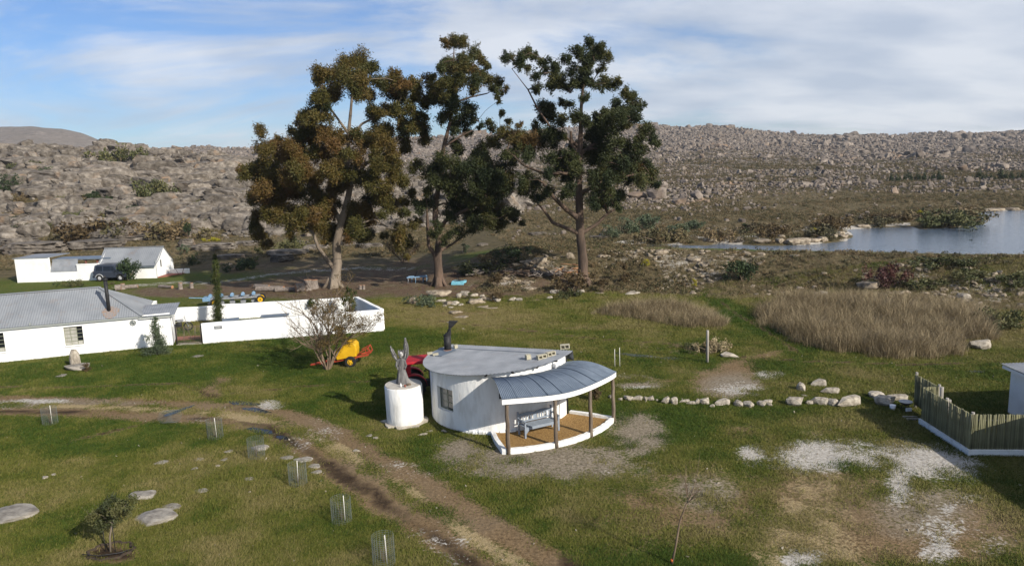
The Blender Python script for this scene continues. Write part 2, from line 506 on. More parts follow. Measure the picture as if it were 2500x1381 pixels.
M['curtain_glass'] = mat('curtained_pane', (0.30, 0.29, 0.25), (0.42, 0.41, 0.37), 12, 0.25, spec=0.5, stretch=(1, 1, .2))
M['sill_green'] = mat('green_grey_window_frame', (0.20, 0.21, 0.15), rough=0.6)
M['grey_frame'] = mat('grey_window_frame', (0.32, 0.34, 0.32), rough=0.6)
M['sign_dark'] = mat('dark_sign_board', (0.03, 0.03, 0.032), rough=0.7)
M['sign_grey'] = mat('grey_sign_board', (0.17, 0.18, 0.19), rough=0.7)
M['letter'] = mat('pale_lettering', (0.55, 0.55, 0.53), rough=0.7)
M['mesh_wire'] = mat('galvanised_wire', (0.13, 0.15, 0.14), rough=0.6)
M['stake'] = mat('white_stake', (0.62, 0.60, 0.54), rough=0.7)
M['orange'] = mat('orange_mark', (0.55, 0.13, 0.03), rough=0.7)
M['soil'] = mat('dark_soil', (0.03, 0.022, 0.015), (0.07, 0.05, 0.035), 8, 0.95, 0.6)
M['apron'] = mat('pale_apron_cement', (0.33, 0.29, 0.23), (0.47, 0.43, 0.36), 4, 0.9, 0.4)

def water_mat(name, tint, bump, scale, stretch):
    m, t, b = principled(name)
    b.inputs['Base Color'].default_value = (*tint, 1)
    b.inputs['Roughness'].default_value = 0.08
    b.inputs['IOR'].default_value = 1.33
    b.inputs['Specular IOR Level'].default_value = 0.5
    geo = N(t, 'ShaderNodeNewGeometry')
    mp_ = N(t, 'ShaderNodeMapping'); mp_.inputs['Scale'].default_value = stretch
    L(t, geo.outputs['Position'], mp_.inputs[0])
    n = N(t, 'ShaderNodeTexNoise', i_Scale=scale, i_Detail=4.0)
    L(t, mp_.outputs[0], n.inputs['Vector'])
    bp = N(t, 'ShaderNodeBump', i_Strength=bump, i_Distance=0.1)
    L(t, n.outputs['Fac'], bp.inputs['Height']); L(t, bp.outputs[0], b.inputs['Normal'])
    return m
M['lake'] = water_mat('lake_water', (0.095, 0.13, 0.18), 0.7, 1.6, (1, 1.8, 1))
M['puddle'] = water_mat('puddle_water', (0.015, 0.016, 0.018), 0.03, 3, (1, 1, 1))
# ------------------------------------------------------------------ terrain
CREST = [(-8, 75), (2, 74), (12, 72), (27, 65), (41, 58.5), (75, 42)]
LAKE_Z = 1.50
_far = [(1525, 599), (1600, 596), (1720, 600), (1760, 596), (1880, 600), (1960, 598), (2070, 588), (2085, 572),
        (2072, 561), (2150, 556), (2225, 553), (2240, 560), (2320, 557), (2395, 549), (2408, 543), (2385, 527),
        (2378, 519), (2440, 515), (2560, 511), (2900, 503)]
LAKE = [tuple(G(x, y, LAKE_Z)[:2]) for x, y in _far] + [(160, 60), (120, 28), (77, 45.5), (42, 62), (28, 68.6), (14, 76.0)]
def _tab(rows, Y):
    P = [at(x, y, Y) for x, y in rows]
    return np.array([p[0] for p in P]), np.array([p[2] for p in P])
RX, RZ = _tab([(-1500, 372), (400, 364), (500, 357), (620, 366), (800, 352), (1000, 338), (1140, 330), (1300, 318), (1600, 312),
               (1700, 309), (1760, 311), (1840, 322), (1950, 329), (2100, 331), (2300, 328), (2500, 324), (3600, 320)], 900)
LX, LZ = _tab([(-1800, 345), (0, 366), (180, 369), (330, 376), (450, 388), (560, 400), (700, 416), (850, 436), (1000, 455),
               (1150, 470), (1300, 500)], 215)
DX, DZ = _tab([(-1500, 330), (-300, 322), (-80, 311), (0, 308), (80, 306), (150, 313), (200, 324), (250, 343), (290, 357), (420, 392), (600, 420)], 1500)
def H(x, y):
    x = np.asarray(x, float); y = np.asarray(y, float)
    h = 0.10 * (fbm(x * .12, y * .12, 3, 3) - .5) + 0.03 * (fbm(x * .9, y * .9, 9, 2) - .5)
    w = ss(-14, 3, x)
    left = 1.1 * ss(74, 112, y)
    d, s = seg_dist(x, y, CREST)
    front = 2.0 * (1 - ss(0.8, 11.5, d)) + 0.5 * (fbm(x * .5, y * .5, 21, 4) - .5) * ss(11, 8, d) * ss(.5, 2, d)
    land = 1.72 + 0.012 * np.clip(y - 75, 0, 60) + 0.5 * (fbm(x * .08, y * .08, 31, 3) - .5)
    back = land + (2.0 - land) * (1 - ss(1, 5, d))
    near = (x > -60) & (x < 240) & (y > 30) & (y < 160)
    ld = np.full(x.shape, 50.0)
    if near.any():
        dd, _ = seg_dist(x[near], y[near], LAKE + [LAKE[0]])
        sg = np.where(inside(x[near], y[near], LAKE), -1, 1)
        ld[near] = dd * sg + 0.7 * (fbm(x[near] * .35, y[near] * .35, 41, 3) - .5)
    back = np.minimum(back, LAKE_Z + np.where(ld > 0, 0.16, 0.4) * ld)
    back = np.maximum(back, LAKE_Z - 1.2)
    h = h + np.where((s < 0) | (d < .01), w * front, w * back + (1 - w) * left)
    # gap in the bank where the old path climbs
    t = np.clip((y - 135) / (900 - 135), 0, 1.0)
    rz = np.interp(x / np.maximum(y, 1) * 900, RX, RZ)
    far = (rz - 2.5) * t ** 1.75
    far = far - np.where(y > 905, (y - 905) * .05, 0)
    rough = ss(150, 420, y) * (13.0 * (fbm(x * .022, y * .022, 51, 5) - .5) + 3.5 * (fbm(x * .11, y * .11, 57, 3) - .5)) * (0.35 + .3 * t)
    h = h + far + rough * (y > 135)
    lz = np.interp(x / np.maximum(y, 1) * 215, LX, LZ)
    tl = np.clip((y - 104) / (215 - 104), 0, 1)
    lh = np.maximum(lz - .5, 0) * np.where(tl < 1, tl ** .85, 1) - np.maximum(y - 225, 0) * .10
    st = 2.2 * (fbm(x * .07, y * .07, 61, 4) - .5)
    ter = lh + st * ss(0, .25, tl)
    stp = 2.1
    f = ter / stp; fr = f - np.floor(f)
    ter = .45 * ter + .55 * stp * (np.floor(f) + ss(.55, .95, fr))
    lh = np.where(lh > .3, ter, lh)
    h = np.where(tl > 0, np.maximum(h, lh + .8), h)
    dz = np.interp(x / np.maximum(y, 1) * 1500, DX, DZ)
    dome = dz * np.exp(-((y - 1500) / 300.0) ** 2) + (8 * (fbm(x * .012, y * .012, 71, 5) - .5)) * (y > 1000)
    h = np.where(y > 1000, np.maximum(h, dome - 4), h)
    return h
def Hs(x, y):
    return float(H(np.array([x]), np.array([y]))[0])
def land(px, py, y0=16.0):
    """where the sight line through a point of the photograph meets the terrain"""
    d = ray(px, py)
    Y = np.geomspace(y0, 1200, 1500)
    P = _C[None, :] + d[None, :] * (Y / d[1])[:, None]
    dz = P[:, 2] - H(P[:, 0], P[:, 1])
    k = np.argmax(dz <= 0) if (dz <= 0).any() else len(Y) - 1
    if k > 0:
        a = dz[k - 1] / (dz[k - 1] - dz[k] + 1e-9)
        Yh = Y[k - 1] + a * (Y[k] - Y[k - 1])
    else: Yh = Y[0]
    q = _C + d * (Yh / d[1])
    q[2] = Hs(q[0], q[1])
    return q

NU, NV = 640, 640
_yy = np.geomspace(34, 1900, NV) - 30
_uu = np.linspace(-1.05, 1.05, NU)
gx = (_uu[None, :] * (_yy[:, None] + 30)).ravel()
gy = np.repeat(_yy, NU)
gz = H(gx, gy)
GP = np.stack([gx, gy, gz], 1)
gpx, gpy = project(GP)
infr = (gy > 10)

def ell(lst, soft=0.35):
    r = np.zeros(len(gx))
    for e in lst:
        cx_, cy_, rx, ry = e[:4]; s_ = e[4] if len(e) > 4 else 1.0
        an = e[5] if len(e) > 5 else 0
        dx, dy = gpx - cx_, gpy - cy_
        c_, s2 = math.cos(an), math.sin(an)
        q = np.hypot((dx * c_ + dy * s2) / rx, (-dx * s2 + dy * c_) / ry)
        r = np.maximum(r, s_ * (1 - ss(1 - soft, 1 + soft, q)))
    return r
def pline(pts, z=0.0):
    return [tuple(G(x, y, z)[:2]) for x, y in pts]

TRACK = pline([(-200, 985), (0, 988), (150, 990), (300, 996), (430, 1003), (520, 1007), (620, 1014), (700, 1034), (790, 1078),
               (870, 1128), (960, 1186), (1070, 1255), (1170, 1322), (1270, 1381), (1420, 1480), (1700, 1750)])
td, tsd = seg_dist(gx, gy, TRACK)
tdn = td + .35 * (fbm(gx * .8, gy * .8, 81, 4) - .5)
halfw = 1.62
track_m = 1 - ss(halfw - .25, halfw + .25, tdn)
rut = np.exp(-((tdn - .85) / .42) ** 2)
PATH = pline([(300, 700), (420, 690), (530, 690), (650, 672), (760, 662), (880, 655), (1000, 660)])
pd, _ = seg_dist(gx, gy, PATH)
path_m = (1 - ss(.6, 1.6, pd + .9 * (fbm(gx * .5, gy * .5, 83, 4) - .5))) * .9
PATH2 = [(-6.5, 80), (-5.8, 88), (-3, 96), (1, 104)]
p2, _ = seg_dist(gx, gy, PATH2)
path2_m = 1 - ss(.8, 1.6, p2)
ditch = np.zeros(len(gx))
for pl in ([(-50, 946), (120, 945), (330, 938), (440, 936), (490, 955), (520, 972)], [(520, 968), (620, 955), (760, 940), (900, 930)],
           [(430, 1010), (330, 1040), (180, 1075)],
           [(950, 772), (1080, 785), (1200, 797), (1330, 812), (1480, 828), (1640, 838), (1720, 862)],
           [(1950, 860), (1860, 800), (1795, 765), (1740, 720)], [(1800, 870), (1950, 880), (2200, 890), (2450, 885)]):
    dd_, _ = seg_dist(gx, gy, pline(pl))
    ditch = np.maximum(ditch, 1 - ss(.05, .34, dd_ + .22 * (fbm(gx * 1.3, gy * 1.3, 85, 3) - .4)))
far_edge = (gy < 74)
base_n = fbm(gx * .35, gy * .35, 87, 4)
dirt = np.maximum.reduce([track_m * (.52 + .48 * rut), .95 * ditch * far_edge,
    ell([(1330, 1128, 285, 52, .8), (1560, 1060, 80, 62, .8), (1120, 1103, 68, 42, .75), (1780, 935, 95, 40, .95), (1800, 900, 60, 25, .8),
         (1560, 940, 70, 9, .8), (1540, 918, 50, 10, .6), (520, 950, 35, 22, .7), (1810, 1055, 45, 18, .6), (275, 1350, 62, 24, 1.0),
         (545, 930, 40, 15, .6), (1130, 765, 120, 14, .55), (1350, 800, 200, 10, .45), (1000, 752, 60, 10, .5), (1600, 712, 120, 8, .6), (1200, 730, 300, 14, .42), (1740, 1230, 130, 70, .5), (2330, 1240, 160, 40, .4), (2330, 1330, 180, 60, .4), (1900, 1215, 90, 45, .5),
         (920, 1050, 120, 20, .35), (480, 870, 16, 6, .4), (1610, 930, 60, 8, .6), (2250, 1235, 120, 90, .4),
         (1860, 870, 70, 9, .75, -.25), (1690, 1240, 270, 105, .64), (2200, 1290, 370, 125, .72), (2000, 1210, 220, 90, .68), (1500, 1330, 160, 50, .42), (2090, 1060, 200, 25, .45), (1250, 1290, 120, 60, .3), (700, 985, 20, 9, .4)], .7)])
sand = np.maximum.reduce([
    ell([(2000, 1112, 118, 40, .95), (2265, 1122, 140, 44, .95, .18), (2195, 1185, 36, 50, .85), (2120, 1120, 60, 30, .75), (2060, 1090, 120, 22, .6), (2300, 1290, 90, 40, .5), (2420, 1330, 60, 30, .5), (1835, 1108, 40, 28, .75), (1955, 1362, 55, 26, .85),
         (2290, 1352, 55, 55, .65), (2370, 1215, 40, 14, .6), (1878, 914, 38, 11, .85), (1800, 950, 75, 20, .55), (660, 987, 46, 12, .8),
         (1560, 945, 55, 5, .7), (100, 978, 90, 6, .8), (1480, 1150, 60, 8, .35), (2310, 1240, 30, 20, .5), (1320, 1250, 20, 12, .2)], .75),
    path_m * .5,
    track_m * ss(.5, .75, base_n) * .35])
gravel = np.maximum.reduce([
    track_m * np.exp(-((tdn) / .34) ** 2) * ss(.30, .5, fbm(gx * .25, gy * .25, 89, 3)) * .9,
    ell([(600, 1018, 90, 11, .95, .12), (1955, 1285, 150, 85, .60), (1960, 1350, 180, 60, .58), (2010, 1190, 130, 50, .48), (850, 1105, 50, 14, .9, .55), (1000, 1195, 60, 14, .7, .55)], .6)])
litter = np.maximum.reduce([
    ell([(740, 705, 330, 26, 1.0), (1130, 705, 300, 25, 1.0), (1380, 690, 110, 22, .9), (440, 712, 130, 14, .9), (1000, 680, 420, 34, .9),
         (1100, 655, 300, 30, .7), (1180, 1050, 10, 5, .1), (1808, 1052, 42, 20, .8), (700, 650, 220, 30, .6), (560, 700, 60, 20, .6)], .7),
    ell([(1960, 1190, 110, 40, .4), (2110, 1215, 80, 30, .4)]),
    ell([(275, 1348, 66, 26, .5)])])
dry = np.maximum.reduce([
    ell([(1130, 775, 230, 30, 1.0), (1650, 760, 200, 20, .6), (1500, 740, 250, 30, .6), (1350, 830, 260, 20, .45), (560, 1170, 260, 70, .55), (480, 1310, 260, 80, .5),
         (150, 1180, 200, 70, .45), (980, 760, 60, 30, .8), (2000, 960, 200, 40, .3), (1980, 1030, 200, 30, .5), (2080, 1060, 100, 30, .5),
         (1990, 1200, 130, 60, .9), (1720, 1200, 130, 60, .6), (2000, 1310, 180, 70, .9), (2330, 1290, 220, 90, .9), (2300, 870, 200, 30, .6),
         (2400, 820, 150, 40, .8), (1700, 900, 120, 20, .3), (2020, 945, 200, 30, .3), (1600, 1260, 260, 90, .6), (1250, 1000, 10, 10, .1),
         (1650, 795, 260, 40, .5), (2100, 740, 460, 50, .8), (1480, 700, 140, 25, .6), (820, 900, 40, 10, .3), (1120, 870, 60, 20, .2)], .5),
    .55 * ss(.5, .7, fbm(gx * .22, gy * .22, 91, 4)) * far_edge])
lush = ell([(330, 900, 380, 70, .8), (700, 880, 260, 70, .9), (1620, 1020, 170, 50, .95), (1600, 1180, 120, 40, .6), (1700, 1010, 260, 30, .7), (230, 1060, 240, 50, .8),
            (860, 960, 160, 60, .7), (2080, 1140, 55, 20, .9), (2100, 1190, 60, 25, .8), (1800, 790, 50, 60, .9, .9), (2000, 890, 420, 16, .8),
            (1000, 1290, 120, 60, .5), (1060, 1085, 70, 25, .6), (150, 960, 200, 20, .6), (1390, 740, 120, 14, .6), (1700, 770, 60, 40, .5),
            (1100, 1310, 90, 60, .6), (1560, 1350, 120, 40, .6), (950, 820, 140, 30, .6), (450, 650, 90, 12, .6), (200, 690, 200, 8, .6), (1240, 615, 140, 14, .8), (1500, 603, 200, 7, .8), (2000, 612, 500, 7, .5)], .5)
dcr, scr = seg_dist(gx, gy, CREST)
face = ((scr < 0) & (dcr < 14) & (gx > -4)) * ss(13, 9, dcr)
ex = face * ss(.46, .60, fbm(gx * .28 + 3, gy * .28, 93, 5)) * ss(.4, 2.2, dcr) * np.clip(.35 + 1.5 * (fbm(gx * 1.1, gy * 1.1, 97, 4) - .3), .2, 1)
sand = np.maximum(sand, .58 * ex)
scrub = np.maximum.reduce([ss(76, 84, gy), face * .9, ss(82, 92, gy)])
scrub = np.maximum(scrub, ss(70, 74, gy) * (gx > 12))
shore = (gy > 60) & (gz < LAKE_Z + .28) & (gx > 8) & (scr > 0)
sand = np.maximum(sand, .8 * shore * ss(.4, .6, fbm(gx * .3, gy * .3, 95, 3)))
rocky = np.maximum(ss(170, 420, gy) * (.45 + .55 * ss(.4, .6, fbm(gx * .02, gy * .02, 99, 4))), ss(2.0, 6.0, gz - 1.5) * (gy > 100))
rocky = rocky * np.where((gy > 100) & (gy < 300) & (gx / np.maximum(gy, 1) < -.06), .22, 1)
for a in (dirt, sand, litter, dry, scrub, rocky, gravel, lush): np.clip(a, 0, 1, out=a)
litter[gy < 40] *= .8
MASK_A = np.stack([dirt, sand, litter, gravel], 1)
MASK_B = np.stack([dry, scrub, rocky, lush], 1)
wet = np.maximum.reduce([.9 * ditch * far_edge, track_m * rut * (tsd < 0) * ss(.35, .6, fbm(gx * .3, gy * .3, 101, 3)) * .9,
    ell([(275, 1352, 60, 20, 1.0), (690, 1068, 60, 16, .9, .5), (840, 1165, 90, 22, .8, .55), (640, 1040, 70, 14, .7, .2), (600, 992, 70, 10, .6), (1420, 1395, 80, 30, .9, .6), (545, 935, 30, 10, .6), (500, 965, 40, 10, .7)])])
wet = np.clip(wet, 0, 1) * .78
pale = np.clip(ell([(1330, 1130, 290, 55, 1.0), (1560, 1060, 85, 66, 1.0), (1120, 1105, 75, 45, 1.0), (1790, 945, 95, 36, .8), (1560, 940, 80, 12, 1.0), (1540, 918, 60, 12, .8),
    (2250, 1235, 130, 90, .7), (1720, 1200, 90, 50, .8), (1400, 1000, 120, 60, 1.0), (120, 985, 300, 14, .6)], .6), 0, 1)
PG = pline([(1945, 850), (1900, 826), (1860, 800), (1815, 772), (1770, 745), (1735, 722)])
pgd, _ = seg_dist(gx, gy, PG); pgm = 1 - ss(.7, 1.5, pgd)
lush[:] = np.maximum(lush, pgm); dry[:] = dry * (1 - pgm)
MASK_B = np.stack([dry, scrub, rocky, lush], 1)
MASK_C = np.stack([wet, pale, wet * 0, wet * 0 + 1], 1)

def ground_material():
    m, t, b = principled('ground_cover')
    b.inputs['Roughness'].default_value = 0.95
    b.inputs['Specular IOR Level'].default_value = 0.1
    geo = N(t, 'ShaderNodeNewGeometry')
    A = N(t, 'ShaderNodeAttribute', attribute_name='mask_a')
    B = N(t, 'ShaderNodeAttribute', attribute_name='mask_b')
    Cm = N(t, 'ShaderNodeAttribute', attribute_name='mask_c')
    sc_ = N(t, 'ShaderNodeSeparateColor'); L(t, Cm.outputs['Color'], sc_.inputs[0])
    sa = N(t, 'ShaderNodeSeparateColor'); L(t, A.outputs['Color'], sa.inputs[0])
    sb = N(t, 'ShaderNodeSeparateColor'); L(t, B.outputs['Color'], sb.inputs[0])
    def noise(sc, det=6.0, ro=.6, dist=0.0):
        n = N(t, 'ShaderNodeTexNoise', i_Scale=sc, i_Detail=det, i_Roughness=ro, i_Distortion=dist)
        L(t, geo.outputs['Position'], n.inputs['Vector']); return n.outputs['Fac']
    def mr_(v, a, b_, c=0.0, d=1.0):
        n = N(t, 'ShaderNodeMapRange'); n.inputs[1].default_value = a; n.inputs[2].default_value = b_
        n.inputs[3].default_value = c; n.inputs[4].default_value = d; L(t, v, n.inputs[0]); return n.outputs[0]
    def mix(f, a, b_):
        n = N(t, 'ShaderNodeMix', data_type='RGBA')
        if isinstance(f, float): n.inputs['Factor'].default_value = f
        else: L(t, f, n.inputs['Factor'])
        for k, v in (('A', a), ('B', b_)):
            if isinstance(v, tuple): n.inputs[k].default_value = (*v, 1)
            else: L(t, v, n.inputs[k])
        return n.outputs['Result']
    fine = noise(9.0, 8.0, .7)
    vfine = noise(38.0, 5.0, .7)
    mid = noise(1.3, 7.0, .65, .4)
    big = noise(.22, 5.0, .6)
    edge = MATH(t, 'ADD', MATH(t, 'MULTIPLY', MATH(t, 'SUBTRACT', mid, .5), 1.1), MATH(t, 'MULTIPLY', MATH(t, 'SUBTRACT', fine, .5), 1.3))
    def thr(mask, a=.38, b_=.62, k=1.0):
        return mr_(MATH(t, 'ADD', mask, MATH(t, 'MULTIPLY', edge, k)), a, b_)
    g1 = mix(mr_(fine, .38, .62), (.042, .054, .009), (.118, .120, .025))
    g2 = mix(mr_(fine, .38, .62), (.032, .058, .008), (.082, .115, .016))
    tanc = mix(mr_(fine, .34, .66), (.115, .092, .036), (.23, .188, .088))
    g = mix(mr_(mid, .42, .62), g1, g2)
    g = mix(thr(B.outputs['Alpha'], .45, .95, .6), g, g2)
    g = mix(mr_(MATH(t, 'ADD', sb.outputs[0], MATH(t, 'MULTIPLY', edge, .9)), .35, 1.0, 0, .85), g, tanc)
    # patchy dry blades everywhere
    g = mix(mr_(vfine, .55, .75, 0, .35), g, tanc)
    scr_c = mix(mr_(mid, .35, .65), (.060, .050, .024), (.14, .108, .060))
    scr_c = mix(mr_(fine, .48, .7, 0, .6), scr_c, (.052, .055, .022))
    c = mix(mr_(sb.outputs[1], .2, .8), g, scr_c)
    rock_c = mix(mr_(mid, .35, .65), (.105, .088, .07), (.235, .20, .17))
    rock_c = mix(mr_(noise(.035, 8.0, .65), .38, .62, 0, .8), rock_c, mix(mr_(noise(.12, 6.0, .7), .4, .6), (.075, .066, .058), (.30, .25, .215)))
    rock_c = mix(mr_(fine, .52, .62, 0, .75), rock_c, (.07, .065, .035))
    c = mix(mr_(MATH(t, 'ADD', sb.outputs[2], MATH(t, 'MULTIPLY', edge, .4)), .3, .8), c, rock_c)
    lit_c = mix(mr_(fine, .35, .65), (.040, .024, .015), (.17, .11, .075))
    lit_c = mix(mr_(mid, .44, .62, 0, .75), lit_c, mix(mr_(fine, .4, .6), (.085, .07, .03), (.20, .165, .11)))
    c = mix(thr(MATH(t, 'ADD', sa.outputs[2], MATH(t, 'MULTIPLY', MATH(t, 'SUBTRACT', big, .5), 1.2)), .40, .75, .9), c, lit_c)
    dirt_c = mix(mr_(fine, .35, .68), (.080, .050, .023), (.27, .185, .10))
    dirt_c = mix(mr_(big, .4, .65, 0, .5), dirt_c, (.21, .16, .105))
    dirt_c = mix(thr(sc_.outputs[1], .3, .8, .5), dirt_c, mix(mr_(fine, .35, .66), (.115, .092, .062), (.31, .262, .195)))
    dirt_c = mix(thr(sc_.outputs[0], .35, .7, .7), dirt_c, mix(mr_(fine, .35, .68), (.022, .014, .008), (.060, .040, .024)))
    c = mix(thr(sa.outputs[0], .38, .66, 1.1), c, dirt_c)
    grav_c = mix(mr_(vfine, .36, .64), (.17, .12, .055), (.43, .34, .19))
    c = mix(thr(A.outputs['Alpha'], .40, .66, 1.05), c, grav_c)
    sand_c = mix(mr_(fine, .32, .62), (.23, .20, .16), (.50, .47, .42))
    c = mix(thr(sa.outputs[1], .40, .66, 1.15), c, sand_c)
    L(t, c, b.inputs['Base Color'])
    bp = N(t, 'ShaderNodeBump', i_Strength=.8, i_Distance=.06)
    L(t, MATH(t, 'ADD', fine, MATH(t, 'MULTIPLY', mid, 1.5)), bp.inputs['Height'])
    L(t, bp.outputs[0], b.inputs['Normal'])
    return m
M['ground'] = ground_material()

_i = np.arange(NV * NU).reshape(NV, NU)
Q = np.stack([_i[:-1, :-1], _i[:-1, 1:], _i[1:, 1:], _i[1:, :-1]], -1).reshape(-1, 4)
qx, qy, qz = gx[Q].mean(1), gy[Q].mean(1), gz[Q].mean(1)
region = np.zeros(len(Q), int)                                  # 0 ground
region[(td[Q].mean(1) < halfw + .1)] = 1                        # track
region[(qy > 104) & (qz > 1.9) & (qx / qy < -.08) & (qy < 300)] = 2
region[(region == 0) & (qy > 150) & (qy <= 1000)] = 3
region[qy > 1000] = 4
region[(face[Q].mean(1) > .15) & (region == 0)] = 5
def sub_terrain(name, sel):
    q = Q[sel]
    u, inv = np.unique(q.ravel(), return_inverse=True)
    me = mesh_np(name, GP[u], None, inv.reshape(-1, 4), True)
    for nm, arr in (('mask_a', MASK_A), ('mask_b', MASK_B), ('mask_c', MASK_C)):
        a = me.attributes.new(nm, 'FLOAT_COLOR', 'POINT')
        a.data.foreach_set('color', arr[u].astype(np.float32).ravel())
    return tag(link(name, me, M['ground']), kind='structure')
sub_terrain('ground', region == 0)
sub_terrain('dirt_track', region == 1)
sub_terrain('rocky_hillside', region == 2)
sub_terrain('rocky_ridge', region == 3)
sub_terrain('distant_mountain', region == 4)
sub_terrain('dam_embankment', region == 5)
# coarse ground to the sides and behind
mb = MB()
mb.add([(-600, -400, -.5), (700, -400, -.5), (700, 4.2, -.5), (-600, 4.2, -.5)], [(0, 1, 2, 3)])
o = mb.build('ground', M['ground']); tag(o, kind='structure')

# lake
lm = bmesh.new()
from mathutils import geometry as _geo
poly = [Vector((p[0], p[1], 0)) for p in LAKE]
ctr = (70, 66)
pl2 = []
for i, p in enumerate(LAKE):
    pl2.append((p[0], p[1]))
xs = [p[0] for p in LAKE]; ys = [p[1] for p in LAKE]
# grid over the lake, cells kept when near the water
GXs = np.arange(min(xs) - 4, max(xs) + 3, 1.5); GYs = np.arange(min(ys) - 3, max(ys) + 4, 1.5)
X_, Y_ = np.meshgrid(GXs, GYs)
dl, _ = seg_dist(X_.ravel(), Y_.ravel(), LAKE + [LAKE[0]])
keep = (inside(X_.ravel(), Y_.ravel(), LAKE) | (dl < 2.2)).reshape(X_.shape)
ii = np.arange(X_.size).reshape(X_.shape)
k4 = keep[:-1, :-1] & keep[1:, :-1] & keep[:-1, 1:] & keep[1:, 1:]
lq = np.stack([ii[:-1, :-1], ii[:-1, 1:], ii[1:, 1:], ii[1:, :-1]], -1)[k4]
u, inv = np.unique(lq.ravel(), return_inverse=True)
lv = np.stack([X_.ravel()[u], Y_.ravel()[u], np.full(len(u), LAKE_Z)], 1)
tag(link('lake', mesh_np('lake', lv, None, inv.reshape(-1, 4), True), M['lake']), kind='structure')

# puddles: flat sheets of water lying in the ruts and the ditch
def puddle(px, py, rx, ry, an, label, seed):
    c = G(px, py)
    pts = []
    for k in range(26):
        a = 2 * math.pi * k / 26
        r = 1 + .35 * (float(vn(np.array([math.cos(a) * 1.7 + seed]), np.array([math.sin(a) * 1.7]), seed)[0]) - .5) * 2
        dx, dy = math.cos(a) * rx * r, math.sin(a) * ry * r
        q = G(px + dx * math.cos(an) - dy * math.sin(an), py + dx * math.sin(an) + dy * math.cos(an))
        pts.append(q)
    z = max(Hs(p[0], p[1]) for p in pts) + .006
    z = min(z, Hs(c[0], c[1]) + .03)
    mbp = MB(); mbp.add([(p[0], p[1], z) for p in pts], [tuple(range(26))[::-1]])
    me = mbp.mesh('puddle')
    if me.polygons[0].normal.z < 0: me.flip_normals()
    o = link('puddle', me, M['puddle'])
    tag(o, label, 'puddle', 'rain puddles in the grass and ruts')
for a in ((600, 984, 42, 5, .05, 'blue puddle at the edge of the pale patch above the track bend', 3),
          (628, 1001, 32, 5, .15, 'shallow puddle on the brown track just above the gravel strip', 14),
          (635, 1052, 32, 7, .16, 'deep blue puddle in the lower rut of the track bend', 5),
          (432, 1005, 40, 3, -.35, 'thin slanting puddle across the track where the ditch crosses', 8),
          (690, 1068, 18, 4, .1, 'dark small puddle in the track ruts left of the white drum', 9),
          (1550, 866, 62, 3, .09, 'long narrow puddle in the grass behind the porch roof', 11),
          (1638, 874, 28, 4, .05, 'short puddle in the grass beside the lone pole', 12),
          (2388, 906, 26, 3, .03, 'faint puddle in the grass left of the white building at the right edge', 13)):
    puddle(*a)
# ------------------------------------------------------------------ round hut
HX, HY, HR = -0.669, 31.706, 3.10
hut = empty('round_hut', (HX, HY, 0), 0, 'small white round hut with grey iron roof and black flue', 'hut')
def hz(x, y=0): return 2.60 + 0.081 * x            # underside of the roof, local
def pol(r, a, z=0): return (r * math.cos(a), r * math.sin(a), z)
A0, A1 = math.radians(-222), math.radians(-24)     # the round front of the D-shaped plan
wa0, wa1, wz0, wz1 = math.radians(-149), math.radians(-129), 0.72, 1.70
da0, da1, dz1 = math.radians(-51), math.radians(-35.5), 1.98
angs = sorted(set([A0 + (A1 - A0) * i / 66 for i in range(67)] + [wa0, wa1, da0, da1]))
angs = [a for i, a in enumerate(angs) if i == 0 or a - angs[i - 1] > 1e-4]
mb = MB()
def wall_patch(a, b, z0a, z0b, z1a, z1b, r=HR):
    mb.add([pol(r, a, z0a), pol(r, b, z0b), pol(r, b, z1b), pol(r, a, z1a)], [(0, 1, 2, 3)], False)
for a, b in zip(angs[:-1], angs[1:]):
    m_ = (a + b) / 2
    ta, tb = hz(HR * math.cos(a)), hz(HR * math.cos(b))
    if wa0 < m_ < wa1:
        wall_patch(a, b, -.3, -.3, wz0, wz0); wall_patch(a, b, wz1, wz1, ta, tb)
    elif da0 < m_ < da1:
        wall_patch(a, b, dz1, dz1, ta, tb)
    else:
        for z0, z1 in ((-.3, .9), (.9, None)):
            wall_patch(a, b, z0, z0, z1 or ta, z1 or tb)
def reveal(a0, a1, z0, z1, dp=.20, sill=True):
    for a in (a0, a1):
        mb.add([pol(HR, a, z0), pol(HR - dp, a, z0), pol(HR - dp, a, z1), pol(HR, a, z1)], [(0, 1, 2, 3) if a == a0 else (3, 2, 1, 0)])
    k = 5
    for z in ([z0, z1] if sill else [z1]):
        for i in range(k):
            p, q = a0 + (a1 - a0) * i / k, a0 + (a1 - a0) * (i + 1) / k
            mb.add([pol(HR, p, z), pol(HR, q, z), pol(HR - dp, q, z), pol(HR - dp, p, z)], [(0, 1, 2, 3)])
reveal(wa0, wa1, wz0, wz1); reveal(da0, da1, -.05, dz1, sill=False)
# straight back wall along the chord
pa, pb = pol(HR, A0), pol(HR, A1)
mb.add([(pb[0], pb[1], -.3), (pa[0], pa[1], -.3), (pa[0], pa[1], hz(pa[0])), (pb[0], pb[1], hz(pb[0]))], [(0, 1, 2, 3)])
mb.build('wall', M['limewash'], hut)
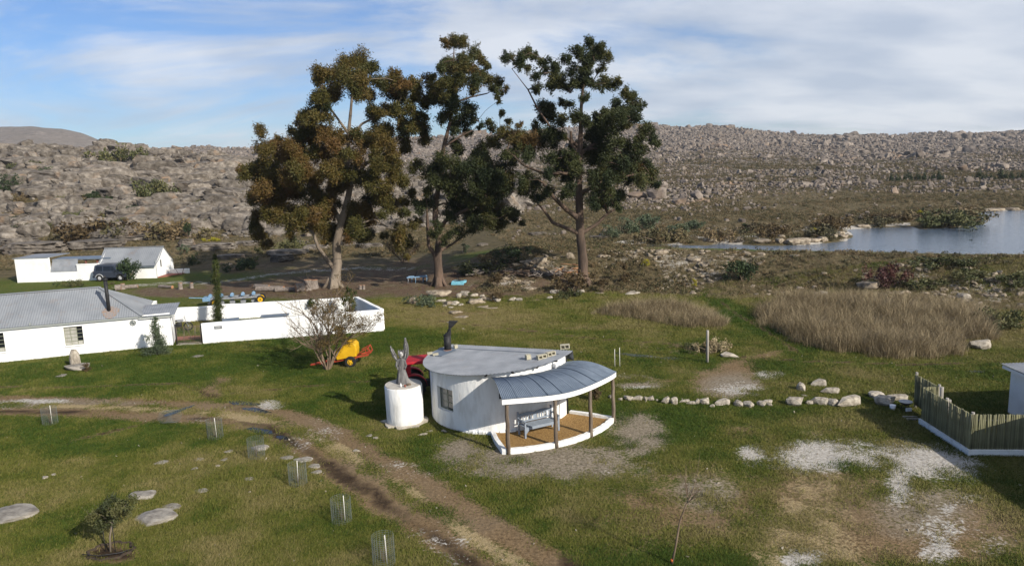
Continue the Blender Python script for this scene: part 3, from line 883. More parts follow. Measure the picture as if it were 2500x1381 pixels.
# corrugated roof: sheets run up the slope, cut to the curve
RR = 3.38
ra0, ra1 = math.radians(-226), math.radians(-21)
ca, cb = np.array(pol(RR, ra0)[:2]), np.array(pol(RR, ra1)[:2])
ch = (cb - ca) / np.linalg.norm(cb - ca)           # along the straight back edge
pn = np.array([ch[1], -ch[0]])                     # towards the camera
SP = .035
nsh = int(np.linalg.norm(cb - ca) * 1.3 / SP)
mb = MB()
rows = []
for i in range(-40, nsh):
    s_ = i * SP
    p0 = ca + ch * s_
    # ray from the chord line towards the curve
    bq = p0 @ pn; cq = p0 @ p0 - RR * RR
    disc = bq * bq - cq
    if disc <= 0: continue
    t1 = -bq + math.sqrt(disc); t0 = max(0.0, -bq - math.sqrt(disc))
    if t1 - t0 < .02: continue
    wv = .011 * math.cos(2 * math.pi * i / 4)
    row = []
    for k in range(11):
        p = p0 + pn * (t0 + (t1 - t0) * k / 10)
        row.append((p[0], p[1], hz(p[0]) + .05 + wv))
    rows.append(row)
for r0, r1 in zip(rows[:-1], rows[1:]):
    vs = r0 + r1
    mb.add(vs, [(k, k + 1, 12 + k, 11 + k) for k in range(10)], True)
    mb.add([(p[0], p[1], p[2] - .014) for p in vs], [(11 + k, 12 + k, k + 1, k) for k in range(10)], True)
roof = mb.build('roof', M['zinc'], hut)
# back slope behind the ridge line and the ridge flashing
mb = MB()
bk = [ca + (cb - ca) * i / 20 for i in range(21)]
vs = [(p[0], p[1], hz(p[0]) + .045) for p in bk] + [(p[0] - pn[0] * 1.1 * math.sin(math.pi * (i + .5) / 21), p[1] - pn[1] * 1.1 * math.sin(math.pi * (i + .5) / 21), hz(p[0]) - .42) for i, p in enumerate(bk)]
mb.add(vs, [(i, i + 1, 22 + i, 21 + i) for i in range(20)])
mb.build('back_roof', M['zinc'], hut)
mb = MB()
for i in range(2, 19):
    p, q = bk[i] + pn * .62, bk[i + 1] + pn * .62
    mb.bar((p[0], p[1], hz(p[0]) + .066), (q[0], q[1], hz(q[0]) + .066), .035, .012)
mb.build('sheet_overlap', M['zinc_blue'], roof)
# rafter ends under the eave
for a in (-99, -80, -62, -44, -25):
    a = math.radians(a)
    mb = MB(); mb.bar(pol(HR - .05, a, hz(HR * math.cos(a)) - .035), pol(RR - .03, a, hz(RR * math.cos(a)) - .02), .08, .07)
    mb.build('rafter', M['black'], hut)
# window with six panes
def framed_window(parent, o, ux, uz, w, h, nx, nz, mframe, panes, name='window', ft=.035, bar=.022, dep=.04, thick_mid=False):
    """o = lower left corner, ux along, uz up; panes(i,j) -> material"""
    o, ux, uz = Vector(o), Vector(ux), Vector(uz)
    nrm = ux.cross(uz)
    f = MB()
    f.bar(o, o + ux * w, ft, dep, up=nrm); f.bar(o + uz * h, o + uz * h + ux * w, ft, dep, up=nrm)
    f.bar(o, o + uz * h, ft, dep, up=nrm); f.bar(o + ux * w, o + ux * w + uz * h, ft, dep, up=nrm)
    for i in range(1, nx):
        p = o + ux * (w * i / nx)
        f.bar(p, p + uz * h, bar * (2 if thick_mid and i == nx // 2 else 1), dep * .8, up=nrm)
    for j in range(1, nz):
        p = o + uz * (h * j / nz)
        f.bar(p, p + ux * w, bar, dep * .75, up=nrm)
    fr = f.build(name, mframe, parent)
    for i in range(nx):
        for j in range(nz):
            p = o + ux * (w * i / nx) + uz * (h * j / nz)
            g = MB()
            a, b = p, p + ux * (w / nx) + uz * (h / nz)
            q = [p, p + ux * (w / nx), p + ux * (w / nx) + uz * (h / nz), p + uz * (h / nz)]
            g.add(q + [v - nrm * .008 for v in q], [(0, 1, 2, 3), (7, 6, 5, 4)])
            g.build('pane', panes(i, j), fr)
    return fr
pl, pr = Vector(pol(HR - .15, wa0)), Vector(pol(HR - .15, wa1))
ux = (pr - pl).normalized()
M['pane_grey'] = mat('net_curtain_pane', (0.10, 0.105, 0.095), (0.16, 0.165, 0.15), 8, 0.3, spec=0.5)
framed_window(hut, pl + Vector((0, 0, wz0 + .01)), ux, (0, 0, 1), (pr - pl).length, wz1 - wz0 - .02, 2, 3, M['sill_green'],
              lambda i, j: M['glass'] if i == 1 else M['pane_grey'], bar=.03, ft=.05)
# door with small panes
dl_, dr_ = Vector(pol(HR - .12, da0, 0)), Vector(pol(HR - .12, da1, 0))
ux = (dr_ - dl_).normalized(); dw = (dr_ - dl_).length; nr = ux.cross(Vector((0, 0, 1)))
mb = MB()
for p in (dl_, dr_):
    mb.bar(p, p + Vector((0, 0, dz1 - .01)), .07, .10, up=nr)
mb.bar(dl_ + Vector((0, 0, dz1 - .04)), dr_ + Vector((0, 0, dz1 - .04)), .06, .10, up=nr)
door = mb.build('door', M['white'], hut)
mb = MB()
mb.add([dl_ + nr * .01 + Vector((0, 0, .03)), dr_ + nr * .01 + Vector((0, 0, .03)), dr_ + nr * .01 + Vector((0, 0, dz1 - .06)), dl_ + nr * .01 + Vector((0, 0, dz1 - .06))], [(0, 1, 2, 3)])
for z0, z1 in ((.14, .62), (.72, .98)):
    for k in range(2):
        mb.box(dl_ + ux * (dw * (.28 + .44 * k)) + nr * .015 + Vector((0, 0, (z0 + z1) / 2)), (dw * .34, .02, z1 - z0), rz=math.atan2(ux.y, ux.x))
mb.build('door_leaf', M['white'], door)
for i in range(4):
    for j in range(3):
        g = MB(); g.box(dl_ + ux * (dw * (.17 + .22 * i)) + nr * .02 + Vector((0, 0, 1.17 + .25 * j)), (dw * .16, .012, .19), rz=math.atan2(ux.y, ux.x))
        g.build('pane', M['glass'], door)
g = MB(); g.cyl(dl_ + ux * dw * .9 + nr * .03 + Vector((0, 0, 1.02)), dl_ + ux * dw * .9 + nr * .09 + Vector((0, 0, 1.02)), .02, 8)
g.build('handle', M['black'], door)
# sign board on the wall under the porch
def sign(parent, c, ux, w, h, board, rows, name='sign'):
    ux = Vector(ux).normalized(); nr = ux.cross(Vector((0, 0, 1))); rz = math.atan2(ux.y, ux.x); c = Vector(c)
    b = MB(); b.box(c, (w, .025, h), rz=rz); s = b.build(name, board, parent)
    l = MB()
    for (x0, x1, z0, z1) in rows:
        l.box(c + ux * ((x0 + x1) / 2 * w) + nr * .0135 + Vector((0, 0, (z0 + z1) / 2 * h)), ((x1 - x0) * w, .004, (z1 - z0) * h), rz=rz)
    l.build('lettering', M['letter'], s)
    return s
script = [(-.40 + k * .073, -.40 + k * .073 + (.05 if k % 3 else .035), -.16, .12 + .1 * (k in (0, 4, 9))) for k in range(11)]
a = math.radians(-86)
sign(hut, pol(HR + .02, a, 1.62), (-math.sin(a), math.cos(a), 0), .46, .2, M['sign_dark'], script)
a = math.radians(-44)
mb = MB(); mb.box(pol(HR + .06, a, 2.55), (.16, .1, .12), rz=a + math.pi / 2); mb.cyl(pol(HR + .1, a, 2.5), pol(HR + .2, a, 2.44), .06, 10)
mb.build('floodlight', M['steel'], hut)
# gutter end at the right corner
mb = MB(); mb.box((pb[0] + .14, pb[1] + .08, hz(pb[0]) - .03), (.26, .14, .13), rz=-.6); mb.cyl((pb[0] + .04, pb[1] + .08, 0), (pb[0] + .04, pb[1] + .08, hz(pb[0])), .035, 8)
mb.build('downpipe', M['black'], hut)
# loose render and stones at the wall foot
mb = MB()
for i in range(16):
    a = math.radians(-118 + 40 * i / 15)
    mb.box(pol(HR + .02, a, .01 + .02 * (i % 3)), (.24, .10 + .03 * (i % 2), .10 + .05 * ((i * 7) % 3)), rz=a + math.pi / 2, rx=.2 * ((i % 3) - 1))
mb.build('footing', M['kerb'], hut, bevel=.03)
# flue
fl = at(1093, 851, 33.0)
fx, fy = fl[0] - HX, fl[1] - HY
fz = hz(fx) + .05
mb = MB(); mb.cyl((fx, fy, fz - .1), (fx + .01, fy, fz + .74), .165, 20); flue = mb.build('chimney_flue', M['black'], hut)
mb = MB(); mb.cyl((fx, fy, fz), (fx, fy, fz + .05), .23, 16, .2); mb.build('flashing', M['rust'], flue)
mb = MB()
tp = Vector((fx + .01, fy, fz + .74))
mb.add([tp + Vector((.19 * math.cos(t), .19 * math.sin(t), .10 + .16 * math.cos(t))) for t in [2 * math.pi * k / 20 for k in range(20)]] +
       [tp + Vector((.185 * math.cos(t), .185 * math.sin(t), -.01)) for t in [2 * math.pi * k / 20 for k in range(20)]],
       [tuple(range(20))] + [((k + 1) % 20, k, 20 + k, 20 + (k + 1) % 20) for k in range(20)])
mb.build('slanted_cap', M['black'], flue)
mb = MB(); mb.tube([tp + Vector((.05, 0, .1)), tp + Vector((.13, 0, .27)), tp + Vector((.16, 0, .34))], [.07, .06, .05], 10)
q = tp + Vector((.15, 0, .33))
mb.add([q + Vector(p) for p in ((-.07, -.06, 0), (.08, -.05, 0), (.36, -.1, .28), (-.05, -.10, .30), (-.07, .06, 0), (.08, .05, 0), (.36, .1, .28), (-.05, .10, .30))],
       [(0, 1, 2, 3), (7, 6, 5, 4), (1, 5, 6, 2), (0, 3, 7, 4), (3, 2, 6, 7)])
mb.build('cowl', M['black'], flue)
# flat grey repair sheet at the flue
mb = MB()
pp = [at(x, y, Y)[:2] for x, y, Y in ((1050, 868, 32.4), (1078, 870, 32.0), (1115, 854, 32.8), (1105, 849, 33.4), (1075, 851, 33.6))]
mb.prism([(p[0] - HX, p[1] - HY) for p in pp], 0, .01)
for i, v in enumerate(mb.v): mb.v[i] = (v[0], v[1], hz(v[0]) + .068 + (.008 if v[2] > 0 else 0))
mb.build('patch_sheet', M['zinc_blue'], roof)

# ------------------------------------------------------------------ porch (one piece with the hut)
PR = 5.22
pa0, pa1 = math.radians(-88.5), math.radians(-23.5)
def porch_z(t):      # bull-nosed sheet from wall to fascia
    return 2.42 + .16 * math.sin(math.pi * min(1, t * 1.05)) - .22 * t ** 1.6
na = 480; nr_ = 12
mb = MB()
vs = []
for i in range(na + 1):
    f = i / na
    ain = math.radians(-96) + (math.radians(-22) - math.radians(-96)) * f
    aou = pa0 + (pa1 - pa0) * f
    for k in range(nr_ + 1):
        t = k / nr_
        p0, p1 = np.array(pol(HR + .02, ain)), np.array(pol(PR + .1, aou))
        p = p0 + (p1 - p0) * t
        sag = .05 * math.sin(f * math.pi * 3 + .6) * t
        vs.append((p[0], p[1], porch_z(t) + .013 * math.cos(2 * math.pi * i / 5.8) + sag * .6))
w_ = nr_ + 1
fs = [(i * w_ + k, i * w_ + k + 1, (i + 1) * w_ + k + 1, (i + 1) * w_ + k) for i in range(na) for k in range(nr_)]
mb.add(vs, fs, True)
mb.add([(v[0], v[1], v[2] - .006) for v in vs], [f[::-1] for f in fs], True)
porch = mb.build('porch_roof', M['zinc_blue'], hut)
for i in range(48, na, 48):          # sheet laps
    mb = MB()
    for k in range(nr_):
        a_, b_ = Vector(vs[i * w_ + k]), Vector(vs[i * w_ + k + 1])
        mb.bar(a_ + Vector((0, 0, .02)), b_ + Vector((0, 0, .02)), .03, .012)
    mb.build('sheet_lap', M['zinc_blue'], porch)
mb = MB()
for i in range(40):
    f0, f1 = i / 40, (i + 1) / 40
    q = []
    for f in (f0, f1):
        a = pa0 + (pa1 - pa0) * f
        sag = .05 * math.sin(f * math.pi * 3 + .6) * .6
        z = porch_z(1) + sag - .02
        q.append((pol(PR + .085, a, z - .20), pol(PR + .085, a, z), pol(PR + .045, a, z - .20), pol(PR + .045, a, z)))
    (a1_, b1_, c1_, d1_), (a2_, b2_, c2_, d2_) = q
    mb.add([a1_, b1_, c1_, d1_, a2_, b2_, c2_, d2_], [(0, 4, 5, 1), (2, 3, 7, 6), (1, 5, 7, 3), (0, 2, 6, 4)])
    if i == 0: mb.add([a1_, b1_, d1_, c1_], [(0, 1, 2, 3)])
mb.build('fascia', M['white'], hut)
for k, (a, tilt) in enumerate(((-86.6, .02), (-65.5, .05), (-46, .0), (-24.3, .01))):
    a = math.radians(a)
    p = Vector(pol(PR - .02, a, -.1)); q = Vector(pol(PR - .05, a, porch_z(1) - .06))
    mb = MB()
    n_ = 7
    pts = [p + (q - p) * (i / n_) + Vector((.012 * math.sin(i * 2.1 + k), .01 * math.cos(i * 1.7 + k), 0)) for i in range(n_ + 1)]
    mb.tube(pts, [.085 - .015 * i / n_ for i in range(n_ + 1)], 10)
    mb.build('porch_post', M['post'], hut)
    mb = MB(); mb.bar(pol(HR - .02, a + .02, 2.36), pol(PR, a, porch_z(1) - .12), .06, .10)
    mb.build('porch_rafter', M['post'], hut)
# low white kerb
KR = 5.14
kp = [pol(HR + .08, math.radians(-96)), pol(HR + 1.0, math.radians(-92))] + [pol(KR, pa0 + (pa1 - pa0) * i / 30) for i in range(31)] + [pol(HR + 1, pa1 + .02), pol(HR + .08, pa1 + .06)]
def kerb_strip(mb, pts, w, z0, z1):
    pts = [Vector((p[0], p[1], 0)) for p in pts]
    ins, ous = [], []
    for i, p in enumerate(pts):
        d = (pts[min(i + 1, len(pts) - 1)] - pts[max(i - 1, 0)]).normalized()
        n = Vector((d.y, -d.x, 0))
        jt = .012 * math.sin(i * 2.3)
        ous.append(p + n * (w / 2 + jt)); ins.append(p - n * (w / 2 - jt))
    for i in range(len(pts) - 1):
        j1, j2 = .012 * math.sin(i * 3.1), .012 * math.sin((i + 1) * 3.1)
        q = [(*ous[i][:2], z0), (*ous[i + 1][:2], z0), (*ins[i + 1][:2], z0), (*ins[i][:2], z0),
             (*ous[i][:2], z1 + j1), (*ous[i + 1][:2], z1 + j2), (*ins[i + 1][:2], z1 + j2), (*ins[i][:2], z1 + j1)]
        mb.add(q, [(4, 5, 6, 7), (0, 1, 5, 4), (2, 3, 7, 6)] + ([(3, 0, 4, 7)] if i == 0 else []) + ([(1, 2, 6, 5)] if i == len(pts) - 2 else []))
mb = MB(); kerb_strip(mb, kp, .17, -.15, .21); mb.build('kerb', M['kerb'], hut)
# gravel bed inside the kerb
M['gravel'] = mat('tan_gravel', (.15, .075, .022), (.46, .29, .11), 26, .95, .9, lo=.33, hi=.66, bscale=40, c3=(.29, .17, .055))
mb = MB()
gp = [pol(HR + .0, math.radians(-95)), pol(HR + 1, math.radians(-91.5))] + [pol(KR - .05, pa0 + (pa1 - pa0) * i / 24) for i in range(25)] + [pol(HR, pa1 + .05)]
gp += [pol(HR - .02, math.radians(a)) for a in range(-28, -95, -6)]
mb.add([(p[0], p[1], .10) for p in gp], [tuple(range(len(gp)))])
bm = bmesh.new(); me = mb.mesh('gravel_bed'); bm.from_mesh(me)
bmesh.ops.triangulate(bm, faces=bm.faces[:])
bm.to_mesh(me); bm.free()
if me.polygons[0].normal.z < 0: me.flip_normals()
tag(link('gravel_bed', me, M['gravel'], hut), kind='stuff')

# ------------------------------------------------------------------ blocks holding the roof down
def cinder(px, py, Y, L_, W_, H_, rz, label, holes=True):
    p = at(px, py, Y); x, y = p[0], p[1]
    z = hz(x - HX) + .062
    e = MB()
    if holes:
        e.box((0, 0, .015), (L_, W_, .03)); e.box((0, 0, H_ - .015), (L_, W_, .03))
        for k in (-1, 0, 1): e.box((k * (L_ / 2 - .02), 0, H_ / 2), (.04, W_ - .004, H_ - .06))
        e.box((0, W_ / 2 - .03, H_ / 2), (L_ - .01, .03, H_ - .06))
    else:
        e.box((0, 0, H_ / 2), (L_, W_, H_))
    o = e.build('concrete_block', M['block'], bevel=.006)
    o.location = (x, y, z); o.rotation_euler = (0, -math.atan(.081), rz)
    tag(o, label, 'block', 'concrete blocks weighing down the hut roof')
cinder(1290, 887, 29.9, .2, .2, .2, .4, 'single small square block on the front of the hut roof', False)
cinder(1323, 887, 29.75, .42, .2, .17, .45, 'hollow block nearest the front on the hut roof, left of its twin')
cinder(1345, 879, 30.05, .40, .2, .17, .5, 'hollow block right behind its twin on the hut roof')
cinder(1380, 860, 30.9, .40, .2, .19, -.1, 'hollow block alone on the back right corner of the hut roof')
cinder(1050, 869, 32.6, .23, .12, .1, .1, 'pale brick at the rounded left end of the hut roof', False)
cinder(1064, 869, 32.3, .25, .12, .1, .05, 'pale brick right of the leftmost brick on the hut roof', False)
cinder(1113, 851, 33.2, .16, .14, .16, .5, 'small pale block just right of the hut flue', False)

# ------------------------------------------------------------------ bench
c1, c2 = G(1282, 1070, .1), G(1366, 1050, .1)
bu = (c2 - c1); bl = np.linalg.norm(bu); ba = math.atan2(bu[1], bu[0])
bc = (c1 + c2) / 2 + np.array([-math.sin(ba), math.cos(ba), 0]) * .28
bench = empty('garden_bench', (bc[0], bc[1], .1), ba, 'grey blue slatted wooden bench on the gravel under the porch', 'bench')
BL = bl - .06
mb = MB()
for k in range(5): mb.box((0, -.22 + k * .105, .42), (BL, .095, .025))
mb.build('seat', M['bench'], bench)
for sx in (-1, 1):
    for sy, h in ((-1, .63), (1, .92)):
        mb = MB()
        if sy < 0: mb.box((sx * (BL / 2), -.26, h / 2), (.065, .065, h))
        else: mb.bar((sx * BL / 2, .24, 0), (sx * BL / 2, .32, h), .065, .06)
        mb.build('leg', M['bench'], bench)
    mb = MB(); mb.bar((sx * BL / 2, -.34, .645), (sx * BL / 2, .28, .665), .075, .03); mb.build('armrest', M['bench'], bench)
mb = MB()
mb.box((0, -.27, .37), (BL, .03, .10))
for sx in (-1, 1):
    mb.add([(sx * (BL / 2 - .03), -.284, .33), (sx * (BL / 2 - .2), -.284, .33), (sx * (BL / 2 - .03), -.284, .16), (sx * (BL / 2 - .03), -.256, .33), (sx * (BL / 2 - .2), -.256, .33), (sx * (BL / 2 - .03), -.256, .16)],
           [(0, 1, 2), (3, 5, 4), (1, 4, 5, 2)])
mb.build('apron', M['bench'], bench)
mb = MB()
mb.bar((-BL / 2, .265, .50), (BL / 2, .265, .50), .03, .06)
n_ = 12
for i in range(n_):                                     # arched top rail with a double hump
    def zt(f): return .79 + .055 * abs(math.sin(2 * math.pi * f)) ** .8
    f0, f1 = i / n_, (i + 1) / n_
    x0, x1 = -BL / 2 + BL * f0, -BL / 2 + BL * f1
    mb.add([(x0, .29, .72), (x1, .29, .72), (x1, .30, zt(f1)), (x0, .30, zt(f0)), (x0, .325, .72), (x1, .325, .72), (x1, .335, zt(f1)), (x0, .335, zt(f0))],
           [(0, 1, 2, 3), (5, 4, 7, 6), (3, 2, 6, 7), (1, 0, 4, 5)])
mb.box((0, .30, .62), (.1, .03, .26), rx=-.08)
mb.build('back_frame', M['bench'], bench)
for i in range(12):
    x = -BL / 2 + .1 + (BL - .2) * i / 11
    if abs(x) < .06: continue
    mb = MB(); mb.bar((x, .27, .50), (x, .312, .74), .045, .016, up=(0, 1, 0)); mb.build('slat', M['bench'], bench)

# ------------------------------------------------------------------ drum plinth and carved angel
dc = np.array([-4.82, 30.55])
DR, DH = .80, 1.66
drum = empty('drum_plinth', (dc[0], dc[1], 0), 0, 'white plastered cylindrical plinth beside the round hut', 'plinth')
mb = MB(); mb.tube([(0, 0, -.2), (0, 0, .3), (0, 0, .9), (0, 0, DH - .03), (0, 0, DH)], [DR - .02, DR - .01, DR, DR, DR - .02], 48); mb.build('drum_wall', M['limewash'], drum)
mb = MB(); mb.cyl((0, 0, DH - .01), (0, 0, DH + .03), DR - .025, 48); mb.build('cement_top', M['cement'], drum)
mb = MB()
rr = [DR + .14 + .1 * math.sin(k * 1.9) + .06 * math.cos(k * 3.1) for k in range(28)]
mb.prism([(rr[k] * math.cos(2 * math.pi * k / 28), rr[k] * math.sin(2 * math.pi * k / 28)) for k in range(28)], -.1, .06); mb.build('footing', M['apron'], drum)

ang = empty('angel_statue', (dc[0] - .05, dc[1] + .05, DH + .03), math.radians(12), 'grey carved wooden angel with raised wings on the white drum', 'statue')
ang.scale = (.88, .85, 1)
def loft(mb, secs, n=18, fold=0.0, seed=0):
    vs, fs = [], []
    for i, (cx_, cy_, z, rx, ry) in enumerate(secs):
        for k in range(n):
            a = 2 * math.pi * k / n
            f = 1 + fold * math.sin(5 * a + seed + z * 2) * (1 - i / len(secs)) + .05 * math.sin(11 * a + z * 9 + seed)
            vs.append((cx_ + rx * f * math.cos(a), cy_ + ry * f * math.sin(a), z))
    for i in range(len(secs) - 1):
        for k in range(n):
            k2 = (k + 1) % n
            fs.append((i * n + k, i * n + k2, (i + 1) * n + k2, (i + 1) * n + k))
    fs.append(tuple(range(n))[::-1]); fs.append(tuple((len(secs) - 1) * n + k for k in range(n)))
    mb.add(vs, fs, False)
mb = MB()
loft(mb, [(.03, 0, 0, .30, .24), (.03, 0, .15, .275, .22), (.02, 0, .4, .225, .18), (.0, 0, .62, .175, .15), (0, 0, .74, .15, .13), (0, 0, .80, .165, .135),
          (-.01, 0, .92, .19, .14), (-.01, 0, 1.03, .21, .14), (-.01, 0, 1.08, .13, .11), (0, -.01, 1.12, .07, .075), (0, -.015, 1.18, .062, .07)], 24, .13)
mb.bar((-.17, -.1, .74), (.17, -.1, .75), .05, .06)
mb.build('robe', M['wood_statue'], ang)
mb = MB()
loft(mb, [(0.02, -.02, 1.15, .05, .06), (0.02, -.03, 1.19, .085, .10), (0.02, -.03, 1.26, .105, .115), (0.02, -.03, 1.33, .10, .11), (0.02, -.02, 1.38, .07, .085), (0.02, -.02, 1.40, .02, .03)], 16)
mb.box((.03, -.145, 1.265), (.028, .05, .06), rx=.3)                 # nose
for sx in (-1, 1):
    mb.box((.02 + sx * .042, -.132, 1.30), (.045, .02, .014)); mb.box((.02 + sx * .105, -.02, 1.27), (.02, .04, .06))
mb.box((.025, -.135, 1.215), (.05, .02, .014))
head = mb.build('head', M['silver'], ang)
mb = MB()
for k in range(7):                                                    # crown-like curls of hair
    a = math.radians(-10 + 200 * k / 6)
    p = Vector((.02 + .1 * math.cos(a), .0 + .085 * math.sin(a), 1.36))
    mb.tube([p - Vector((0, 0, .12)), p, p + Vector((.03 * math.cos(a), .02 * math.sin(a), .09 + .04 * (k % 2)))], [.045, .045, .012], 7, False)
mb.build('hair', M['wood_statue'], ang)
def wing(sx, tip, w):
    mb = MB()
    root = Vector((sx * .15, .06, .98))
    mid = Vector((sx * .36, .04, 1.32)); tipv = Vector(tip)
    cpts = []
    for i in range(9):
        t = i / 8
        p = root * (1 - t) ** 2 + mid * 2 * t * (1 - t) + tipv * t * t
        cpts.append(p)
    n_ = 9; vs = []
    for i, p in enumerate(cpts):
        t = i / 8
        d = (cpts[min(i + 1, 8)] - cpts[max(i - 1, 0)]).normalized()
        sdv = Vector((d.z, 0, -d.x)) * (1 if sx > 0 else 1)
        wd = w * (.35 + .9 * math.sin(math.pi * (.15 + .75 * t))) * (1 - .45 * t ** 3)
        for (u_, v_) in ((-1, 0), (0, -.03), (1, 0), (0, .03)):
            rag = .015 * math.sin(i * 4.1 + u_)
            vs.append(p + sdv * (u_ * wd / 2 + rag) + Vector((0, v_ + .05 * u_ * u_, 0)))
    fs = []
    for i in range(8):
        for k in range(4):
            k2 = (k + 1) % 4
            fs.append((i * 4 + k, i * 4 + k2, (i + 1) * 4 + k2, (i + 1) * 4 + k))
    fs += [(3, 2, 1, 0), (32, 33, 34, 35)]
    mb.add(vs, fs)
    wg = mb.build('wing', M['wood_statue'], ang)
    for k in range(3):                                                # feather ridges
        f = MB()
        u_ = -.55 + .5 * k
        pts = []
        for i in range(1, 9):
            t = i / 8
            d = (cpts[min(i + 1, 8)] - cpts[max(i - 1, 0)]).normalized(); sdv = Vector((d.z, 0, -d.x))
            wd = w * (.35 + .9 * math.sin(math.pi * (.15 + .75 * t))) * (1 - .45 * t ** 3)
            pts.append(cpts[i] + sdv * (u_ * wd / 2) + Vector((0, -.03, 0)))
        f.tube(pts, [.016] * 6 + [.012, .006], 5, False); f.build('feather', M['silver'] if k == 1 else M['wood_statue'], wg)
wing(-1, (-.46, .02, 1.68), .17); wing(1, (.26, .02, 1.98), .24)
for sx in (-1, 1):
    mb = MB(); mb.tube([(sx * .17, -.02, 1.0), (sx * .24, -.05, .8), (sx * .17, -.14, .66)], [.06, .05, .035], 8); mb.build('arm', M['wood_statue'], ang)
# small offerings on the plinth
def lil(px, py, mbf, name, m, label, cat):
    p = G(px, py, DH + .03); e = mbf(MB()); o = e.build(name, m); o.location = (p[0], p[1], DH + .03); tag(o, label, cat, 'small objects at the feet of the statue')
lil(979, 944, lambda e: e.tube([(0, 0, 0), (0, 0, .1), (0, 0, .11), (0, 0, .16)], [.035, .035, .02, .018], 10), 'bottle', M['white'], 'small white bottle at the foot of the angel statue', 'bottle')
lil(989, 944, lambda e: e.tube([(0, 0, 0), (0, 0, .09)], [.045, .055], 10), 'clay_pot', M['brick'], 'small reddish pot between the white bottle and the dark wreath', 'pot')
lil(998, 940, lambda e: e.ring((0, 0, .04), (0, 0, 1), .05, .10, .06, 14), 'wreath', M['post'], 'small dark wreath lying right of the pot on the drum', 'wreath')
# ------------------------------------------------------------------ farmhouse on the left
hr = np.array([-21.95, 46.3]); hl = np.array([-31.05, 43.28])
ha = math.atan2(*(hr - hl)[::-1])                   # local x runs left -> right, y runs back
house = empty('farmhouse', (hr[0], hr[1], 0), ha, 'long white farmhouse with grey hipped iron roof at the left edge', 'farmhouse')
hM = house.matrix_basis.copy()
def hloc(P):                                        # world -> house space
    d = np.array(P[:2]) - hr; c, s_ = math.cos(ha), math.sin(ha)
    return np.array([d[0] * c + d[1] * s_, -d[0] * s_ + d[1] * c, P[2]])
EZ = 2.12
def wall_x(px, z=1.2):                              # local x on the front wall seen at px, row by intersecting plane y=0
    best = None
    for x in np.linspace(-18, 1, 1901):
        P = np.array([[hr[0] + x * math.cos(ha), hr[1] + x * math.sin(ha), z]])
        u_, v_ = project(P)
        if best is None or abs(u_[0] - px) < best[0]: best = (abs(u_[0] - px), x)
    return best[1]
def wall_z(px, py):
    x = wall_x(px)
    best = None
    for z in np.linspace(-.3, 3.5, 381):
        P = np.array([[hr[0] + x * math.cos(ha), hr[1] + x * math.sin(ha), z]])
        u_, v_ = project(P)
        if best is None or abs(v_[0] - py) < best[0]: best = (abs(v_[0] - py), z)
    return best[1]
w1a, w1b = wall_x(157), wall_x(203)
w1t, w1z = wall_z(180, 797), wall_z(180, 842)
w0b = wall_x(11); w0a = w0b - (w1b - w1a)
XM = wall_x(347)                                    # right end of the main block
X0 = -17.0
def wall_with_holes(mb, x0, x1, z0, z1, y, holes, dp=.18):
    xs_ = sorted({x0, x1, *[h[0] for h in holes], *[h[1] for h in holes]})
    zs_ = sorted({z0, z1, *[h[2] for h in holes], *[h[3] for h in holes]})
    for a, b in zip(xs_[:-1], xs_[1:]):
        for c, d in zip(zs_[:-1], zs_[1:]):
            m_ = ((a + b) / 2, (c + d) / 2)
            if any(h[0] < m_[0] < h[1] and h[2] < m_[1] < h[3] for h in holes): continue
            mb.add([(a, y, c), (b, y, c), (b, y, d), (a, y, d)], [(0, 1, 2, 3)])
    for a, b, c, d in holes:
        mb.add([(a, y, c), (a, y + dp, c), (a, y + dp, d), (a, y, d)], [(0, 1, 2, 3)])
        mb.add([(b, y, c), (b, y, d), (b, y + dp, d), (b, y + dp, c)], [(0, 1, 2, 3)])
        mb.add([(a, y, c), (b, y, c), (b, y + dp, c), (a, y + dp, c)], [(0, 1, 2, 3)])
        mb.add([(a, y, d), (a, y + dp, d), (b, y + dp, d), (b, y, d)], [(0, 1, 2, 3)])
mb = MB()
holes = [(w1a, w1b, w1z, w1t), (w0a, w0b, w1z + .02, w1t + .02)]
wall_with_holes(mb, X0, 0, -.3, EZ, 0, holes)
mb.add([(0, 0, -.3), (0, 2.3, -.3), (0, 2.3, EZ - .12), (0, 0, EZ - .12)], [(0, 1, 2, 3)])
mb.add([(XM + .3, 2.3, -.3), (XM + .3, 5.4, -.3), (XM + .3, 5.4, EZ), (XM + .3, 2.3, EZ)], [(0, 1, 2, 3)])
mb.add([(0, 2.3, -.3), (XM + .3, 2.3, -.3), (XM + .3, 2.3, EZ), (0, 2.3, EZ)], [(0, 1, 2, 3)])
mb.add([(XM + .3, 5.4, -.3), (X0, 5.4, -.3), (X0, 5.4, EZ), (XM + .3, 5.4, EZ)], [(0, 1, 2, 3)])
mb.build('wall', M['plaster'], house)
for (a, b, c, d), nx in ((holes[0], 3), (holes[1], 3)):
    fr = framed_window(house, (a, .12, c), (1, 0, 0), (0, 0, 1), b - a, d - c, 3, 5, M['sill_green'],
                       lambda i, j: M['curtain_glass'] if i < 2 or (i == 2 and j in (0,)) else M['glass'], bar=.03, ft=.05)
    mb = MB(); mb.box(((a + b) / 2, -.02, c - .03), (b - a + .08, .10, .05)); mb.build('sill', M['plaster'], house)
